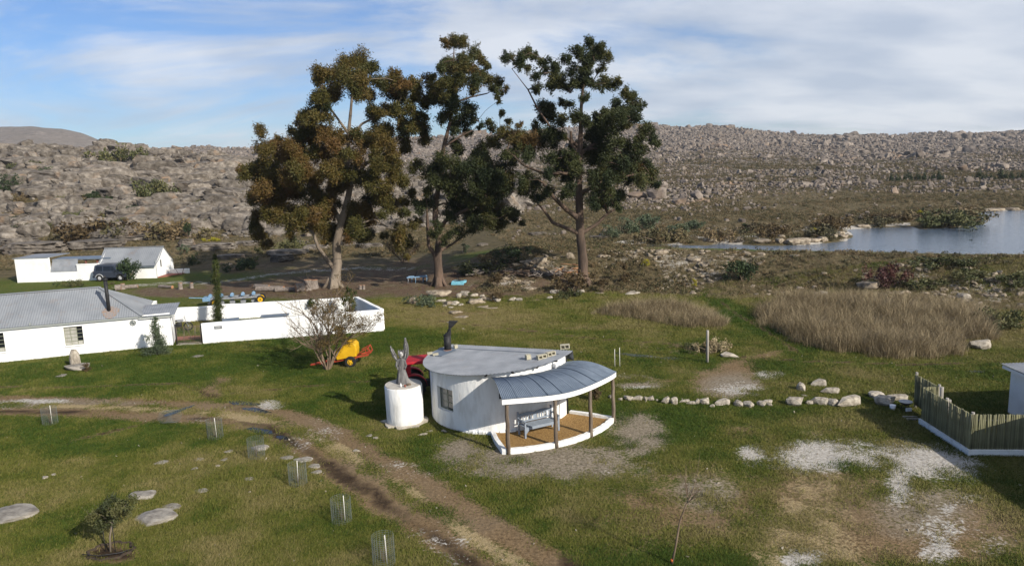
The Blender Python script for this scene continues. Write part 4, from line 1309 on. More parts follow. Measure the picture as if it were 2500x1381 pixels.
# hipped corrugated roof
RZ_, RB = 3.75, 2.7
def corr(mb, A, B, C, D, pitch=.14, amp=.014, across=6):
    """sheet with eave A-B and top D-C; waves run from eave to top, cut to the quad"""
    A, B, C, D = map(Vector, (A, B, C, D))
    n_ = max(4, int((B - A).length / (pitch / 4)))
    nrm = (B - A).cross(D - A).normalized()
    if nrm.z < 0: nrm = -nrm
    vs = []
    for i in range(n_ + 1):
        f = i / n_
        lo, hi = A + (B - A) * f, D + (C - D) * f
        off = nrm * (amp * math.cos(2 * math.pi * i / 4))
        vs += [lo + (hi - lo) * (k / across) + off for k in range(across + 1)]
    w = across + 1
    mb.add(vs, [(i * w + k, (i + 1) * w + k, (i + 1) * w + k + 1, i * w + k + 1) for i in range(n_) for k in range(across)], True)
def corr_slope(mb, eave_a, eave_b, top_a, top_b, pitch=.14, amp=.014):
    """sheets run straight up the slope; a trapezoid whose top edge lies between the eave ends"""
    A, B, D, C = map(Vector, (eave_a, eave_b, top_a, top_b))
    u_ = (B - A).normalized(); Ln = (B - A).length
    ta, tb = (D - A).dot(u_), (C - A).dot(u_)
    up = (D - A) - u_ * ta
    nrm = u_.cross(up.normalized())
    if nrm.z < 0: nrm = -nrm
    st = pitch / 4; n_ = int(Ln / st); rows = []
    for i in range(n_ + 1):
        s_ = Ln * i / n_
        f = 1.0
        if ta > 1e-6 and s_ < ta: f = s_ / ta
        if tb < Ln - 1e-6 and s_ > tb: f = min(f, (Ln - s_) / (Ln - tb))
        off = nrm * (amp * math.cos(2 * math.pi * i / 4))
        rows.append([A + u_ * s_ + up * (f * k / 4) + off for k in range(5)])
    vs = [p for r in rows for p in r]
    mb.add(vs, [(i * 5 + k, (i + 1) * 5 + k, (i + 1) * 5 + k + 1, i * 5 + k + 1) for i in range(n_) for k in range(4)], True)
zr = hloc(at(247, 697, 48.2))
RXe = zr[0]
mb = MB()
ov = .16
corr_slope(mb, (X0 - .3, -ov, EZ - .02), (XM + .1, -ov, EZ - .02), (X0 - .3, RB, RZ_), (RXe, RB, RZ_))
rf = mb.build('roof', M['zinc_old'], house)
mb = MB(); corr_slope(mb, (XM + .1, -ov, EZ - .02), (XM + .1, 5.5, EZ - .02), (RXe, RB, RZ_), (RXe, RB + .02, RZ_)); mb.build('roof_hip', M['zinc_old'], house)
mb = MB(); corr_slope(mb, (XM + .1, 5.5, EZ - .02), (X0 - .3, 5.5, EZ - .02), (RXe, RB, RZ_), (X0 - .3, RB, RZ_)); mb.build('roof', M['zinc_old'], house)
mb = MB(); mb.bar((X0 - .3, RB, RZ_ + .02), (RXe, RB, RZ_ + .02), .22, .05); mb.bar((RXe, RB, RZ_ + .02), (XM + .1, -ov, EZ + .01), .16, .04); mb.build('ridge_cap', M['zinc_old'], rf)
mb = MB(); corr(mb, (XM - .1, -.22, EZ - .08), (.32, -.22, EZ - .1), (.42, 2.5, EZ + .22), (XM - .1, 2.5, EZ + .22)); mb.build('lean_to_roof', M['zinc'], house)
mb = MB(); mb.bar((X0 - .3, -ov + .02, EZ - .09), (XM + .1, -ov + .02, EZ - .09), .03, .08); mb.bar((XM - .1, -.2, EZ - .16), (.3, -.2, EZ - .18), .03, .06); mb.build('eave_board', M['grey_frame'], house)
# flue with rust below it
c0 = hloc(at(265, 757, 44.6)); 
def roof_hit(px, py):
    d = ray(px, py); bestt = None
    for t in np.linspace(40, 52, 2401):
        q = hloc(_C + d * t)
        zz_ = EZ + (q[1] + ov) * (RZ_ - EZ) / (RB + ov)
        if q[2] <= zz_: return q
    return q
c0 = roof_hit(266, 757)
ctop = hloc(at(262, 683, 0 + (hr[1] + c0[0] * math.sin(ha) + c0[1] * math.cos(ha))))
mb = MB(); mb.cyl((c0[0], c0[1], c0[2] - .1), (c0[0], c0[1], ctop[2]), .11, 14); fl2 = mb.build('chimney_flue', M['black'], house)
mb = MB(); mb.cyl((c0[0], c0[1], ctop[2] - .02), (c0[0], c0[1], ctop[2] + .1), .17, 12, .12); mb.cyl((c0[0], c0[1], ctop[2] + .1), (c0[0], c0[1], ctop[2] + .3), .10, 12, .02); mb.build('flue_cap', M['black'], fl2)
M['rust_stain'] = mat('rust_stained_zinc', (.27, .165, .095), (.21, .22, .235), 7, .8, lo=.44, hi=.53, stretch=(6, .8, 1))
mb = MB()
sl = (RZ_ - EZ) / (RB + ov)
nI = 24
vs = []
for i in range(nI + 1):
    x = c0[0] - .42 + 1.05 * i / nI
    h0 = .30 * math.sin(math.pi * i / nI) + .06 * math.sin(i * 2.4); h1 = .75 * math.sin(math.pi * i / nI) ** .7
    for yy in (c0[1] - h1, c0[1] + h0):
        vs.append((x, yy, EZ - .02 + (yy + ov) * sl + .026 + .004 * math.cos(i * 1.57)))
mb.add(vs, [(2 * i, 2 * i + 2, 2 * i + 3, 2 * i + 1) for i in range(nI)])
mb.build('rusty_sheet', M['rust_stain'], rf)
lx = wall_x(327); lz = wall_z(327, 787)
mb = MB()
for k in range(6):
    a = math.pi * k / 6; mb.bar((lx - .17 * math.cos(a), -.06, lz - .17 * math.sin(a)), (lx + .17 * math.cos(a), -.06, lz + .17 * math.sin(a)), .018, .018)
mb.tube([(lx + .17 * math.cos(t), -.06, lz + .17 * math.sin(t)) for t in np.linspace(0, 6.28, 13)], .014, 5)
mb.build('wall_ornament', M['mesh_wire'], house)
mb = MB(); mb.box((wall_x(80), -.08, wall_z(80, 790)), (.06, .12, .12)); mb.build('wall_lamp', M['grey_frame'], house)
mb = MB(); mb.box((-.06, 1.0, 1.55), (.16, .5, .75)); mb.build('window', M['glass'], house)
mb = MB(); mb.box((-.05, .62, 1.55), (.18, .05, .85)); mb.build('window_frame', M['white'], house)

# yard walls
def yard_wall(name, a, b, h0, h1, th, label, steps=0, sgn=None):
    a, b = np.array(a, float), np.array(b, float)
    d = b - a; Ln = float(np.hypot(*d)); rz = math.atan2(d[1], d[0])
    o = empty(name, (a[0], a[1], 0), rz, label, 'wall', 'white walls round the yard')
    mb = MB()
    n_ = max(1, int(Ln / 1.0))
    for i in range(n_):
        x0, x1 = Ln * i / n_, Ln * (i + 1) / n_
        za, zb = h0 + (h1 - h0) * i / n_ + .012 * math.sin(i * 2.2), h0 + (h1 - h0) * (i + 1) / n_ + .012 * math.sin((i + 1) * 2.2)
        q = [(x0, -th / 2, -.3), (x1, -th / 2, -.3), (x1, th / 2, -.3), (x0, th / 2, -.3), (x0, -th / 2, za), (x1, -th / 2, zb), (x1, th / 2, zb), (x0, th / 2, za)]
        mb.add(q, [(0, 1, 5, 4), (2, 3, 7, 6), (4, 5, 6, 7)] + ([(3, 0, 4, 7)] if i == 0 else []) + ([(1, 2, 6, 5)] if i == n_ - 1 else []))
    mb.build('wall_body', M['plaster'], o)
    mb = MB()
    for i in range(n_):
        x0, x1 = Ln * i / n_, Ln * (i + 1) / n_
        za, zb = h0 + (h1 - h0) * i / n_ + .012 * math.sin(i * 2.2), h0 + (h1 - h0) * (i + 1) / n_ + .012 * math.sin((i + 1) * 2.2)
        w2 = th / 2 + .025
        q = [(x0, -w2, za + .003), (x1, -w2, zb + .003), (x1, w2, zb + .003), (x0, w2, za + .003), (x0, -w2 + .03, za + .1), (x1, -w2 + .03, zb + .1), (x1, w2 - .03, zb + .1), (x0, w2 - .03, za + .1)]
        mb.add(q, [(0, 1, 5, 4), (2, 3, 7, 6), (4, 5, 6, 7), (1, 0, 3, 2)] + ([(3, 0, 4, 7)] if i == 0 else []) + ([(1, 2, 6, 5)] if i == n_ - 1 else []))
    mb.build('coping', M['plaster'], o)
    return o
gr_ = G(497, 838)[:2]; fr_ = G(937, 806)[:2]
wf = yard_wall('yard_wall', gr_, fr_, 1.22, 1.33, .26, 'long front yard wall with small grey sign, right of the gate')
bl_ = np.array([-25.6, 53.5]); br_ = np.array([-11.75, 54.75]); bm_ = bl_ + (br_ - bl_) * .24
yard_wall('yard_wall', bl_, bm_, .97, .99, .24, 'short lower left stretch of the back yard wall behind the gate')
yard_wall('yard_wall', bm_ + (br_ - bl_) * .004, br_, 1.05, 1.10, .26, 'long back yard wall stretching right from the tall cypress')
sd = (br_ - fr_); md = fr_ + sd * .55
yard_wall('yard_wall', fr_ + sd * .03, md, 1.33, 1.22, .26, 'near stretch of the side yard wall at the right corner')
yard_wall('yard_wall', md + sd * .005, br_, 1.22, 1.12, .26, 'far stretch of the side yard wall with the bump in its coping')
sp = G(0, 0)
x_s = 1.02
a = math.atan2(*(fr_ - gr_)[::-1])
s_ = sign(wf, (x_s, -.145, 1.02), (1, 0, 0), .48, .19, M['sign_grey'], [(-.33 + .07 * k, -.33 + .07 * k + .05, -.14, .12 + .1 * (k in (0, 5))) for k in range(9)])
# gate between house and wall
gl_ = np.array(G(427, 842)[:2]) + [.15, .1]; gv = gr_ - gl_; gL = float(np.hypot(*gv)) - .12
gate = empty('yard_gate', (gl_[0], gl_[1], 0), math.atan2(gv[1], gv[0]), 'thin rusty metal farm gate between the house and yard wall', 'gate')
mb = MB()
for p, q in (((0, .12), (0, 1.15)), ((gL, .12), (gL, 1.15)), ((0, 1.15), (gL, 1.15)), ((0, .12), (gL, .12)), ((gL * .33, 1.13), (gL * .27, .14)), ((gL * .45, 1.13), (gL * .62, .2)), ((gL * .62, .2), (gL * .73, .2)), ((gL * .73, .2), (gL * .80, 1.13))):
    mb.tube([(p[0], 0, p[1]), (q[0], 0, q[1])], .02, 7)
mb.build('gate_frame', M['post'], gate)
mb = MB()
for i in range(14): mb.bar((gL * (i + .5) / 14, .01, .14), (gL * (i + .5) / 14, .01, 1.13), .005)
for i in range(8): mb.bar((.02, .012, .2 + .115 * i), (gL - .02, .012, .2 + .115 * i), .005)
mb.build('wire_infill', M['mesh_wire'], gate)
for x in (gL + .06, -.06):
    mb = MB(); mb.tube([(x, 0, -.2), (x, 0, 1.35)], .045, 8); mb.build('gate_post', M['black'], gate)
mb = MB(); mb.box((gL / 2, .1, -.03), (gL + .1, .5, .12)); mb.build('threshold', M['apron'], gate)
q = G(462, 826)
mb = MB(); mb.prism([(q[0] - 1.2, q[1] - .6), (q[0] + 1.3, q[1] - .25), (q[0] + 1.2, q[1] + .75), (q[0] - 1.2, q[1] + .45)], .0, .05)
pv = mb.build('paving', M['brick']); tag(pv, kind='structure')
# motorbike behind the gate
bq = G(432, 812) 
bike = empty('motorbike', (bq[0], bq[1] + .35, .02), math.radians(20), 'grey off-road motorbike parked behind the yard gate', 'motorbike')
for x in (-.62, .62):
    mb = MB(); mb.ring((x, 0, .31), (0, 1, 0), .23, .31, .09, 20); wh = mb.build('wheel', M['tyre'], bike)
    mb = MB()
    for k in range(6):
        a = math.pi * k / 6; mb.bar((x - .24 * math.cos(a), 0, .31 - .24 * math.sin(a)), (x + .24 * math.cos(a), 0, .31 + .24 * math.sin(a)), .008)
    mb.cyl((x, -.05, .31), (x, .05, .31), .05, 10); mb.build('spokes', M['steel'], wh)
mb = MB(); mb.tube([(.62, -.07, .31), (.42, -.07, .95)], .022, 6); mb.tube([(.62, .07, .31), (.42, .07, .95)], .022, 6); mb.tube([(.4, -.35, 1.0), (.42, 0, .97), (.4, .35, 1.0)], .016, 6); mb.tube([(-.62, .06, .31), (-.1, .05, .4), (.36, 0, .8)], .025, 6); mb.build('frame', M['steel'], bike)
mb = MB(); loft(mb, [(0.02, 0, .32, .2, .1), (0.02, 0, .5, .22, .12), (.05, 0, .62, .18, .1)], 10); mb.build('engine', M['black'], bike)
mb = MB(); mb.box((.14, 0, .76), (.4, .2, .16)); mb.build('fuel_tank', M['steel'], bike, bevel=.04)
mb = MB(); mb.box((-.34, 0, .77), (.6, .2, .08)); mb.build('saddle', M['black'], bike, bevel=.03)
mb = MB(); mb.box((.64, 0, .66), (.3, .12, .02), ry=.25); mb.build('mudguard', M['white'], bike)
# long grey tables inside the yard
for (x0, x1, y, dY, lab) in ((548, 578, 778, 1.6, 'blue grey table top just inside the front yard wall near the cypress'), (642, 700, 768, 1.8, 'blue grey table top further right behind the front yard wall')):
    a_, b_ = at(x0, y + 3, 48.6 + (x0 - 548) * .006 + dY), at(x1, y - 2, 48.9 + (x0 - 548) * .006 + dY)
    c_ = (a_ + b_) / 2; Lx = np.linalg.norm(b_ - a_)
    t_ = empty('yard_table', (c_[0], c_[1], 0), math.atan2(b_[1] - a_[1], b_[0] - a_[0]), lab, 'table', 'tables in the walled yard')
    mb = MB(); mb.box((0, 0, c_[2] - .02), (Lx + .3, .75, .05)); mb.build('table_top', M['zinc_blue'], t_)
    mb = MB(); mb.box((0, 0, c_[2] - .30), (Lx, .6, .48)); mb.build('cabinet', M['zinc_blue'], t_)
    for s1 in (-1, 1):
        for s2 in (-1, 1):
            mb = MB(); mb.box((s1 * (Lx / 2 - .05), s2 * .26, (c_[2] - .545) / 2), (.07, .07, c_[2] - .545)); mb.build('leg', M['zinc_blue'], t_)

# ------------------------------------------------------------------ cottage and court, upper left
co = np.array(G(43, 690)[:2]); cr_ = np.array(G(380, 679)[:2])
cang = math.atan2(*(cr_ - co)[::-1]); cL = float(np.hypot(*(cr_ - co)))
cott = empty('cottage', (co[0], co[1], 0), cang, 'white cottage with grey pitched roof and pale gable beyond the farmhouse', 'cottage')
def cx_at(px, y=0.0, z=1.0):
    xs_ = np.linspace(-2, cL + 4, 2401)
    P = np.stack([co[0] + xs_ * math.cos(cang) - y * math.sin(cang), co[1] + xs_ * math.sin(cang) + y * math.cos(cang), np.full(len(xs_), z)], 1)
    u_, v_ = project(P); return xs_[np.argmin(abs(u_ - px))]
def cz_at(px, py, y=0.0):
    x = cx_at(px, y); zs_ = np.linspace(-.5, 6, 651)
    P = np.stack([np.full(len(zs_), co[0] + x * math.cos(cang) - y * math.sin(cang)), np.full(len(zs_), co[1] + x * math.sin(cang) + y * math.cos(cang)), zs_], 1)
    u_, v_ = project(P); return zs_[np.argmin(abs(v_ - py))]
XA, XB, XC = cx_at(122), cx_at(188), cx_at(238)
XD, XE = cx_at(302), cx_at(380)
HT = cz_at(80, 631)
# tall court wall (its own thing), low walls, curved sheet
def boxwall(mbx, x0, x1, z1, y=0, th=.25, z0=-.3): mbx.box(((x0 + x1) / 2, y + th / 2, (z0 + z1) / 2), (x1 - x0, th, z1 - z0))
cw = empty('court_wall', (co[0], co[1], 0), cang, 'tall plain white court wall at the far left of the cottage', 'wall')
mb = MB(); boxwall(mb, 0, XA, HT); boxwall(mb, 0, .25, HT, .25, 3.4); mb.build('wall_body', M['plaster'], cw)
mb = MB(); mb.box((XA / 2 - .1, 1.9, HT + .03), (XA + .2, 3.9, .06)); mb.build('flat_roof', M['zinc_old'], cw)
cw2 = empty('court_wall', (co[0], co[1], 0), cang, 'low white court wall under the curved grey sheet', 'wall')
z2 = cz_at(150, 664); z3 = cz_at(212, 646)
mb = MB(); boxwall(mb, XA + .02, XB, z2, .03); mb.build('wall_body', M['plaster'], cw2)
mb = MB()
n_ = 14; zt_ = cz_at(150, 634)
vs = []
for i in range(n_ + 1):
    t = i / n_
    y = .30 + .75 * (1 - math.cos(math.pi / 2 * (1 - t))) if False else .06 + .55 * math.sin(math.pi / 2 * t) ** 2
    z = z2 + (zt_ - z2) * t
    vs += [(XA + .03, y, z), (XB - .02 - .1 * t, y, z)]
mb.add(vs, [(2 * i, 2 * i + 1, 2 * i + 3, 2 * i + 2) for i in range(n_)], True)
mb.build('curved_sheet', M['zinc'], cw2)
cw3 = empty('court_wall', (co[0], co[1], 0), cang, 'middle height white court wall left of the parked car', 'wall')
mb = MB(); boxwall(mb, XB + .02, XC + .1, z3, 0); mb.build('wall_body', M['plaster'], cw3)
mb = MB(); mb.box(((XB + XC) / 2 + .05, .125, z3 + .04), (XC - XB + .12, .31, .08)); mb.build('coping', M['plaster'], cw3)
# pergola roof line behind
pg = empty('pergola', (co[0], co[1], 0), cang, 'low blue grey pergola roof between court wall and cottage', 'pergola')
mb = MB(); zb_ = cz_at(200, 630, 1.5); mb.box(((XA + XC) / 2 + .4, 1.7, zb_), (XC - XA + 1.2, 1.6, .14), rx=.04); mb.build('pergola_roof', M['zinc_blue'], pg)
for x in (XB + .35, XB + 1.6, XC - .25):
    mb = MB(); mb.box((x, 1.2, zb_ / 2 - .1), (.14, .14, zb_)); mb.build('pergola_post', M['brick'], pg)
mb = MB(); mb.bar((XB + .1, 1.15, zb_ - .14), (XC, 1.15, zb_ - .14), .08, .1); mb.build('pergola_beam', M['post'], pg)
# cottage body
zE = cz_at(375, 645); GD = 4.0
mb = MB(); xl = XC + .15
zEl = zE
wall_with_holes(mb, XD, XE, -.3, zE, 0, [])
for (a_, b_) in (((xl, 1.2), (XD, 1.2)), ((XD, 1.2), (XD, 0)), ((xl, GD), (xl, 1.2))):
    mb.add([(*a_, -.3), (*b_, -.3), (*b_, zE + .05), (*a_, zE + .05)], [(0, 1, 2, 3)])
zA = cz_at(384, 602, GD / 2)
mb.add([(XE, 0, -.3), (XE, GD, -.3), (XE, GD, zE), (XE, GD / 2, zA - .05), (XE, 0, zE)], [(0, 1, 2, 3, 4)])
mb.add([(xl, 0, zE), (xl, GD, zE), (xl, GD / 2, zA - .05)], [(2, 1, 0)])
mb.add([(xl, GD, -.3), (xl, GD, zE), (XE, GD, zE), (XE, GD, -.3)], [(0, 1, 2, 3)])
mb.build('wall', M['plaster'], cott)
mb = MB()
rl, rr_ = XC - .1, XE + .12
for k in range(8):        # bell-cast slope
    pass
prof = [(-.30, zE - .10), (.1, zE + .08), (.8, zE + .50), (GD / 2, zA)]
def roof_strip(mb, pr, x0, x1, pitch=.2):
    n_ = int((x1 - x0) / (pitch / 4))
    vs = []
    for i in range(n_ + 1):
        x = x0 + (x1 - x0) * i / n_
        vs += [(x, y, z + .014 * math.cos(i * math.pi / 2)) for y, z in pr]
    w = len(pr)
    mb.add(vs, [(i * w + k, (i + 1) * w + k, (i + 1) * w + k + 1, i * w + k + 1) for i in range(n_) for k in range(w - 1)], True)
roof_strip(mb, prof, rl, rr_); mb.build('roof', M['zinc_old'], cott)
mb = MB(); roof_strip(mb, [(GD / 2, zA), (GD - .8, zE + .5), (GD - .1, zE + .08), (GD + .3, zE - .1)], rl, rr_); mb.build('roof', M['zinc_old'], cott)
mb = MB(); mb.bar((rl, GD / 2, zA + .02), (rr_, GD / 2, zA + .02), .2, .05); mb.build('ridge_cap', M['zinc_old'], cott)
mb = MB(); mb.bar((rl + .1, -.2, zE - .18), (rr_ - .1, -.2, zE - .18), .04, .14); mb.build('eave_board', M['zinc_blue'], cott)
mb = MB(); mb.box(((xl + XD) / 2 + .9, 1.17, 1.0), (.85, .06, 2.0)); mb.build('door', M['post'], cott)
mb = MB(); mb.box((XE + .015, 1.15, 1.45), (.03, .42, .9)); mb.build('window', M['white'], cott)
mb = MB(); mb.box((XE + .034, 1.15, 1.45), (.02, .25, .72)); mb.build('pane', M['pane_grey'], cott)
mb = MB(); mb.box((XE + .02, .08, .9), (.05, .05, 2.0)); mb.build('downpipe', M['grey_frame'], cott)
sign(cott, ((xl + XD) / 2 - .2, 1.17, 1.62), (1, 0, 0), .55, .22, M['sign_dark'], [(-.3, -.1, -.1, .1), (-.05, .12, -.1, .15), (.16, .32, -.1, .1)])
mb = MB(); mb.box((xl + .4, 1.05, 1.75), (.7, .25, .4)); mb.build('air_conditioner', M['white'], cott, bevel=.03)
t = G(402, 664)
mb = MB(); mb.prism([(XE + .02, .1), (XE + 1.6, 1.6), (XE + 1.8, 2.6), (XE + .02, 2.6)], -.2, .12)
tr = mb.build('brick_terrace', M['brick']); tr.location = (co[0], co[1], 0); tr.rotation_euler = (0, 0, cang); tag(tr, kind='structure')
lw = empty('terrace_wall', (co[0], co[1], 0), cang, 'low white wall ending the brick terrace beside the cottage gable', 'wall')
mb = MB(); mb.box((XE + 1.15, 2.75, .2), (2.2, .25, .7)); mb.build('wall_body', M['plaster'], lw)

# ------------------------------------------------------------------ parked car
sq = G(242, 688); sq2 = G(296, 687)
car = empty('parked_car', ((sq[0] + sq2[0]) / 2, sq[1] + .78, Hs(sq[0], sq[1])), math.atan2(sq2[1] - sq[1], sq2[0] - sq[0]) + .03, 'dark grey small off-road car parked behind the round bush at the cottage', 'car')
cs = 1.02
prof = [(-1.72, .42), (-1.74, .95), (-1.66, 1.02), (-1.55, 1.62), (-1.42, 1.68), (.35, 1.68), (.50, 1.64), (.92, 1.08), (1.60, 1.0), (1.72, .88), (1.74, .42), (1.42, .36), (1.38, .52), (1.28, .64), (1.10, .70), (.92, .64), (.82, .52), (.78, .36),
        (-.78, .36), (-.82, .52), (-.92, .64), (-1.10, .70), (-1.28, .64), (-1.38, .52), (-1.42, .36)]
mb = MB()
n_ = len(prof)
def cw_(z): return .78 if z < 1.0 else .78 - (z - 1.0) * .16
vs = [(x * cs, -cw_(z), z) for x, z in prof] + [(x * cs, cw_(z), z) for x, z in prof]
mb.add(vs, [tuple(range(n_)), tuple(range(n_, 2 * n_))[::-1]] + [((i + 1) % n_, i, n_ + i, n_ + (i + 1) % n_) for i in range(n_)])
mb.build('body', M['suv'], car, bevel=.03)
for sy in (-1, 1):
    for pts in (((-1.42, 1.07), (-.72, 1.07), (-.72, 1.55), (-1.36, 1.55)), ((-.62, 1.07), (.12, 1.07), (.12, 1.55), (-.62, 1.55)), ((.16, 1.07), (.72, 1.07), (.42, 1.5), (.16, 1.55))):
        g = MB(); g.add([(x * cs, sy * (cw_(z) + .006), z) for x, z in pts], [(0, 1, 2, 3) if sy < 0 else (3, 2, 1, 0)]); g.build('window', M['glass'], car)
g = MB(); g.add([(.55, -.60, 1.60), (.55, .60, 1.60), (.935, .68, 1.11), (.935, -.68, 1.11)], [(3, 2, 1, 0)]); g.build('windscreen', M['glass'], car)
g = MB(); g.add([(-1.72, -.58, 1.06), (-1.72, .58, 1.06), (-1.605, .55, 1.55), (-1.605, -.55, 1.55)], [(1, 0, 3, 2)]); g.build('rear_window', M['glass'], car)
for x in (-1.10, 1.10):
    for sy in (-1, 1):
        mb = MB(); mb.ring((x * cs, sy * .70, .34), (0, 1, 0), .20, .34, .2, 22); wh = mb.build('wheel', M['tyre'], car)
        mb = MB(); mb.cyl((x * cs, sy * .68, .34), (x * cs, sy * .775, .34), .21, 16, .18)
        for k in range(5):
            a = 2 * math.pi * k / 5; mb.bar((x * cs, sy * .785, .34), (x * cs + .17 * math.cos(a), sy * .785, .34 + .17 * math.sin(a)), .05, .02)
        mb.build('rim', M['chrome'], wh)
        mb = MB(); mb.tube([(x * cs + .42 * math.cos(t), sy * .79, .34 + .40 * math.sin(t)) for t in np.linspace(.15, math.pi - .15, 10)], .035, 5); mb.build('wheel_arch', M['chrome'] if x < 0 else M['black'], car)
mb = MB(); mb.ring((-1.84, .05, .92), (1, 0, 0), .17, .32, .18, 20); mb.cyl((-1.78, .05, .92), (-1.93, .05, .92), .2, 16); mb.build('spare_wheel', M['tyre'], car)
for sy in (-1, 1):
    mb = MB(); mb.box((1.765, sy * .52, .86), (.04, .28, .16)); mb.build('headlight', M['chrome'], car)
    mb = MB(); mb.box((-1.77, sy * .66, .88), (.04, .12, .24)); mb.build('tail_light', M['red'], car)
    mb = MB(); mb.box((.62, sy * .86, 1.12), (.1, .12, .13)); mb.build('wing_mirror', M['suv'], car)
mb = MB(); mb.box((1.80, 0, .48), (.12, 1.5, .2)); mb.box((-1.80, 0, .48), (.12, 1.5, .2)); mb.build('bumper', M['black'], car)
for sy in (-1, 1):
    mb = MB(); mb.bar((-1.3, sy * .6, 1.73), (.3, sy * .6, 1.73), .03); mb.build('roof_rail', M['black'], car)

# ------------------------------------------------------------------ red tractor behind the drum
tq = at(1016, 885, 34.4)
trac = empty('tractor', (-4.25, 34.5, 0), math.radians(12), 'old red tractor with flat canopy parked behind the hut and the drum', 'tractor')
CZ = 1.72
mb = MB(); mb.box((-.45, 0, CZ), (1.25, 1.2, .07)); mb.box((-.45, -.6, CZ - .05), (1.25, .04, .10)); mb.box((-.45, .6, CZ - .05), (1.25, .04, .10)); mb.box((-1.08, 0, CZ - .05), (.04, 1.2, .10)); mb.build('canopy', M['red'], trac, bevel=.015)
for sy in (-1, 1):
    mb = MB()
    mb.add([(-1.06, sy * .56, CZ - .04), (-.72, sy * .56, CZ - .04), (-.82, sy * .56, CZ - .22), (-.80, sy * .56, .70), (-.95, sy * .56, .70),
            (-1.06, sy * .50, CZ - .04), (-.72, sy * .50, CZ - .04), (-.82, sy * .50, CZ - .22), (-.80, sy * .50, .70), (-.95, sy * .50, .70)],
           [(0, 1, 2, 3, 4)[::-1], (5, 6, 7, 8, 9), (0, 5, 6, 1), (1, 6, 7, 2), (2, 7, 8, 3), (4, 9, 5, 0)])
    mb.build('canopy_post', M['red'], trac)
    mb = MB(); mb.ring((-.72, sy * .62, .56), (0, 1, 0), .30, .56, .3, 24)
    for k in range(18):
        a = 2 * math.pi * k / 18; mb.box((-.72 + .57 * math.cos(a), sy * .62, .56 + .57 * math.sin(a)), (.05, .3, .05), ry=-a)
    wh = mb.build('rear_wheel', M['tyre'], trac)
    mb = MB(); mb.cyl((-.72, sy * .55, .56), (-.72, sy * .70, .56), .31, 18, .28); mb.build('rim', M['red'], wh)
    mb = MB(); mb.ring((.95, sy * .5, .32), (0, 1, 0), .16, .32, .2, 20); wh = mb.build('front_wheel', M['tyre'], trac)
    mb = MB(); mb.cyl((.95, sy * .45, .32), (.95, sy * .56, .32), .17, 14); mb.build('rim', M['red'], wh)
    mb = MB()
    arc = [(-.72 + .64 * math.cos(t), .56 + .60 * math.sin(t)) for t in np.linspace(.1, 2.6, 10)]
    vs = [(x, sy * .42, z) for x, z in arc] + [(x, sy * .80, z) for x, z in arc] + [(x, sy * .42, z - .03) for x, z in arc] + [(x, sy * .80, z - .03) for x, z in arc]
    mb.add(vs, [(i, i + 1, 11 + i, 10 + i) for i in range(9)] + [(20 + i, 30 + i, 31 + i, 21 + i) for i in range(9)] + [(10 + i, 11 + i, 31 + i, 30 + i) for i in range(9)] + [(i, 20 + i, 21 + i, i + 1) for i in range(9)], True)
    mb.build('fender', M['red'], trac)
mb = MB(); mb.box((.75, 0, .82), (1.15, .5, .42)); mb.build('bonnet', M['red'], trac, bevel=.06)
mb = MB(); mb.box((.3, 0, .52), (1.9, .34, .3)); mb.build('chassis', M['black'], trac)
mb = MB(); mb.box((-.52, 0, .78), (.42, .42, .08)); mb.box((-.74, 0, .98), (.08, .42, .38), ry=-.15); mb.build('seat', M['black'], trac, bevel=.03)
mb = MB(); cc = Vector((.02, 0, 1.18)); ax = Vector((-.5, 0, .86))
mb.tube([cc + (Vector((.86, 0, .5)) * math.cos(t) + Vector((0, 1, 0)) * math.sin(t)) * .2 for t in np.linspace(0, 2 * math.pi, 17)], .017, 6)
mb.bar(cc - Vector((.17, 0, .1)), cc + Vector((.17, 0, .1)), .02); mb.bar(cc - Vector((0, .19, 0)), cc + Vector((0, .19, 0)), .02); mb.tube([cc, cc - ax * .45], .02, 6)
mb.build('steering_wheel', M['black'], trac)
mb = MB(); mb.box((.15, 0, .95), (.16, .46, .46)); mb.build('dashboard', M['suv'], trac, bevel=.03)
mb = MB(); mb.cyl((1.0, .15, 1.0), (1.0, .15, 1.5), .03, 8); mb.build('exhaust', M['black'], trac)

# ------------------------------------------------------------------ yellow tank trailer
w = G(858, 896); hq = G(757, 893)
tq_ = math.atan2(w[1] - hq[1], w[0] - hq[0])
tank = empty('tank_trailer', (w[0], w[1] + .55, 0), .02, 'yellow tank trailer on a red frame tilted on its drawbar', 'trailer')
def tz(x): return .46 + .16 * x
mb = MB()
for sy in (-.3, .3):
    mb.bar((-2.35, sy * .1, .10), (-1.0, sy, tz(-1.0)), .07, .08); mb.bar((-1.0, sy, tz(-1.0)), (.9, sy, tz(.9)), .07, .09)
for x in (-1, -.4, .2, .9): mb.bar((x, -.3, tz(x)), (x, .3, tz(x)), .06)
mb.bar((-2.38, 0, .08), (-2.15, 0, .16), .12, .06)
mb.build('frame', M['red_frame'], tank)
mb = MB()
for sy in (-.34, .34):
    mb.bar((.6, sy, tz(.6)), (1.05, sy, tz(.9) + .12), .04); mb.bar((1.05, sy, tz(.9) + .12), (.95, sy, tz(.9) + .42), .04); mb.bar((.95, sy, tz(.9) + .42), (.45, sy, tz(.5) + .22), .04); mb.bar((.8, sy, tz(.8) + .1), (.78, sy, tz(.8) + .35), .035)
mb.bar((1.05, -.34, tz(.9) + .12), (1.05, .34, tz(.9) + .12), .05); mb.bar((.95, -.34, tz(.9) + .42), (.95, .34, tz(.9) + .42), .04)
mb.build('rear_rack', M['red_frame'], tank)
mb = MB()
pf = [(-.72, 0), (-.80, .30), (-.74, .52), (-.48, .74), (.0, .86), (.26, .82), (.40, .62), (.42, .3), (.38, 0)]
xs_ = []
vs = []
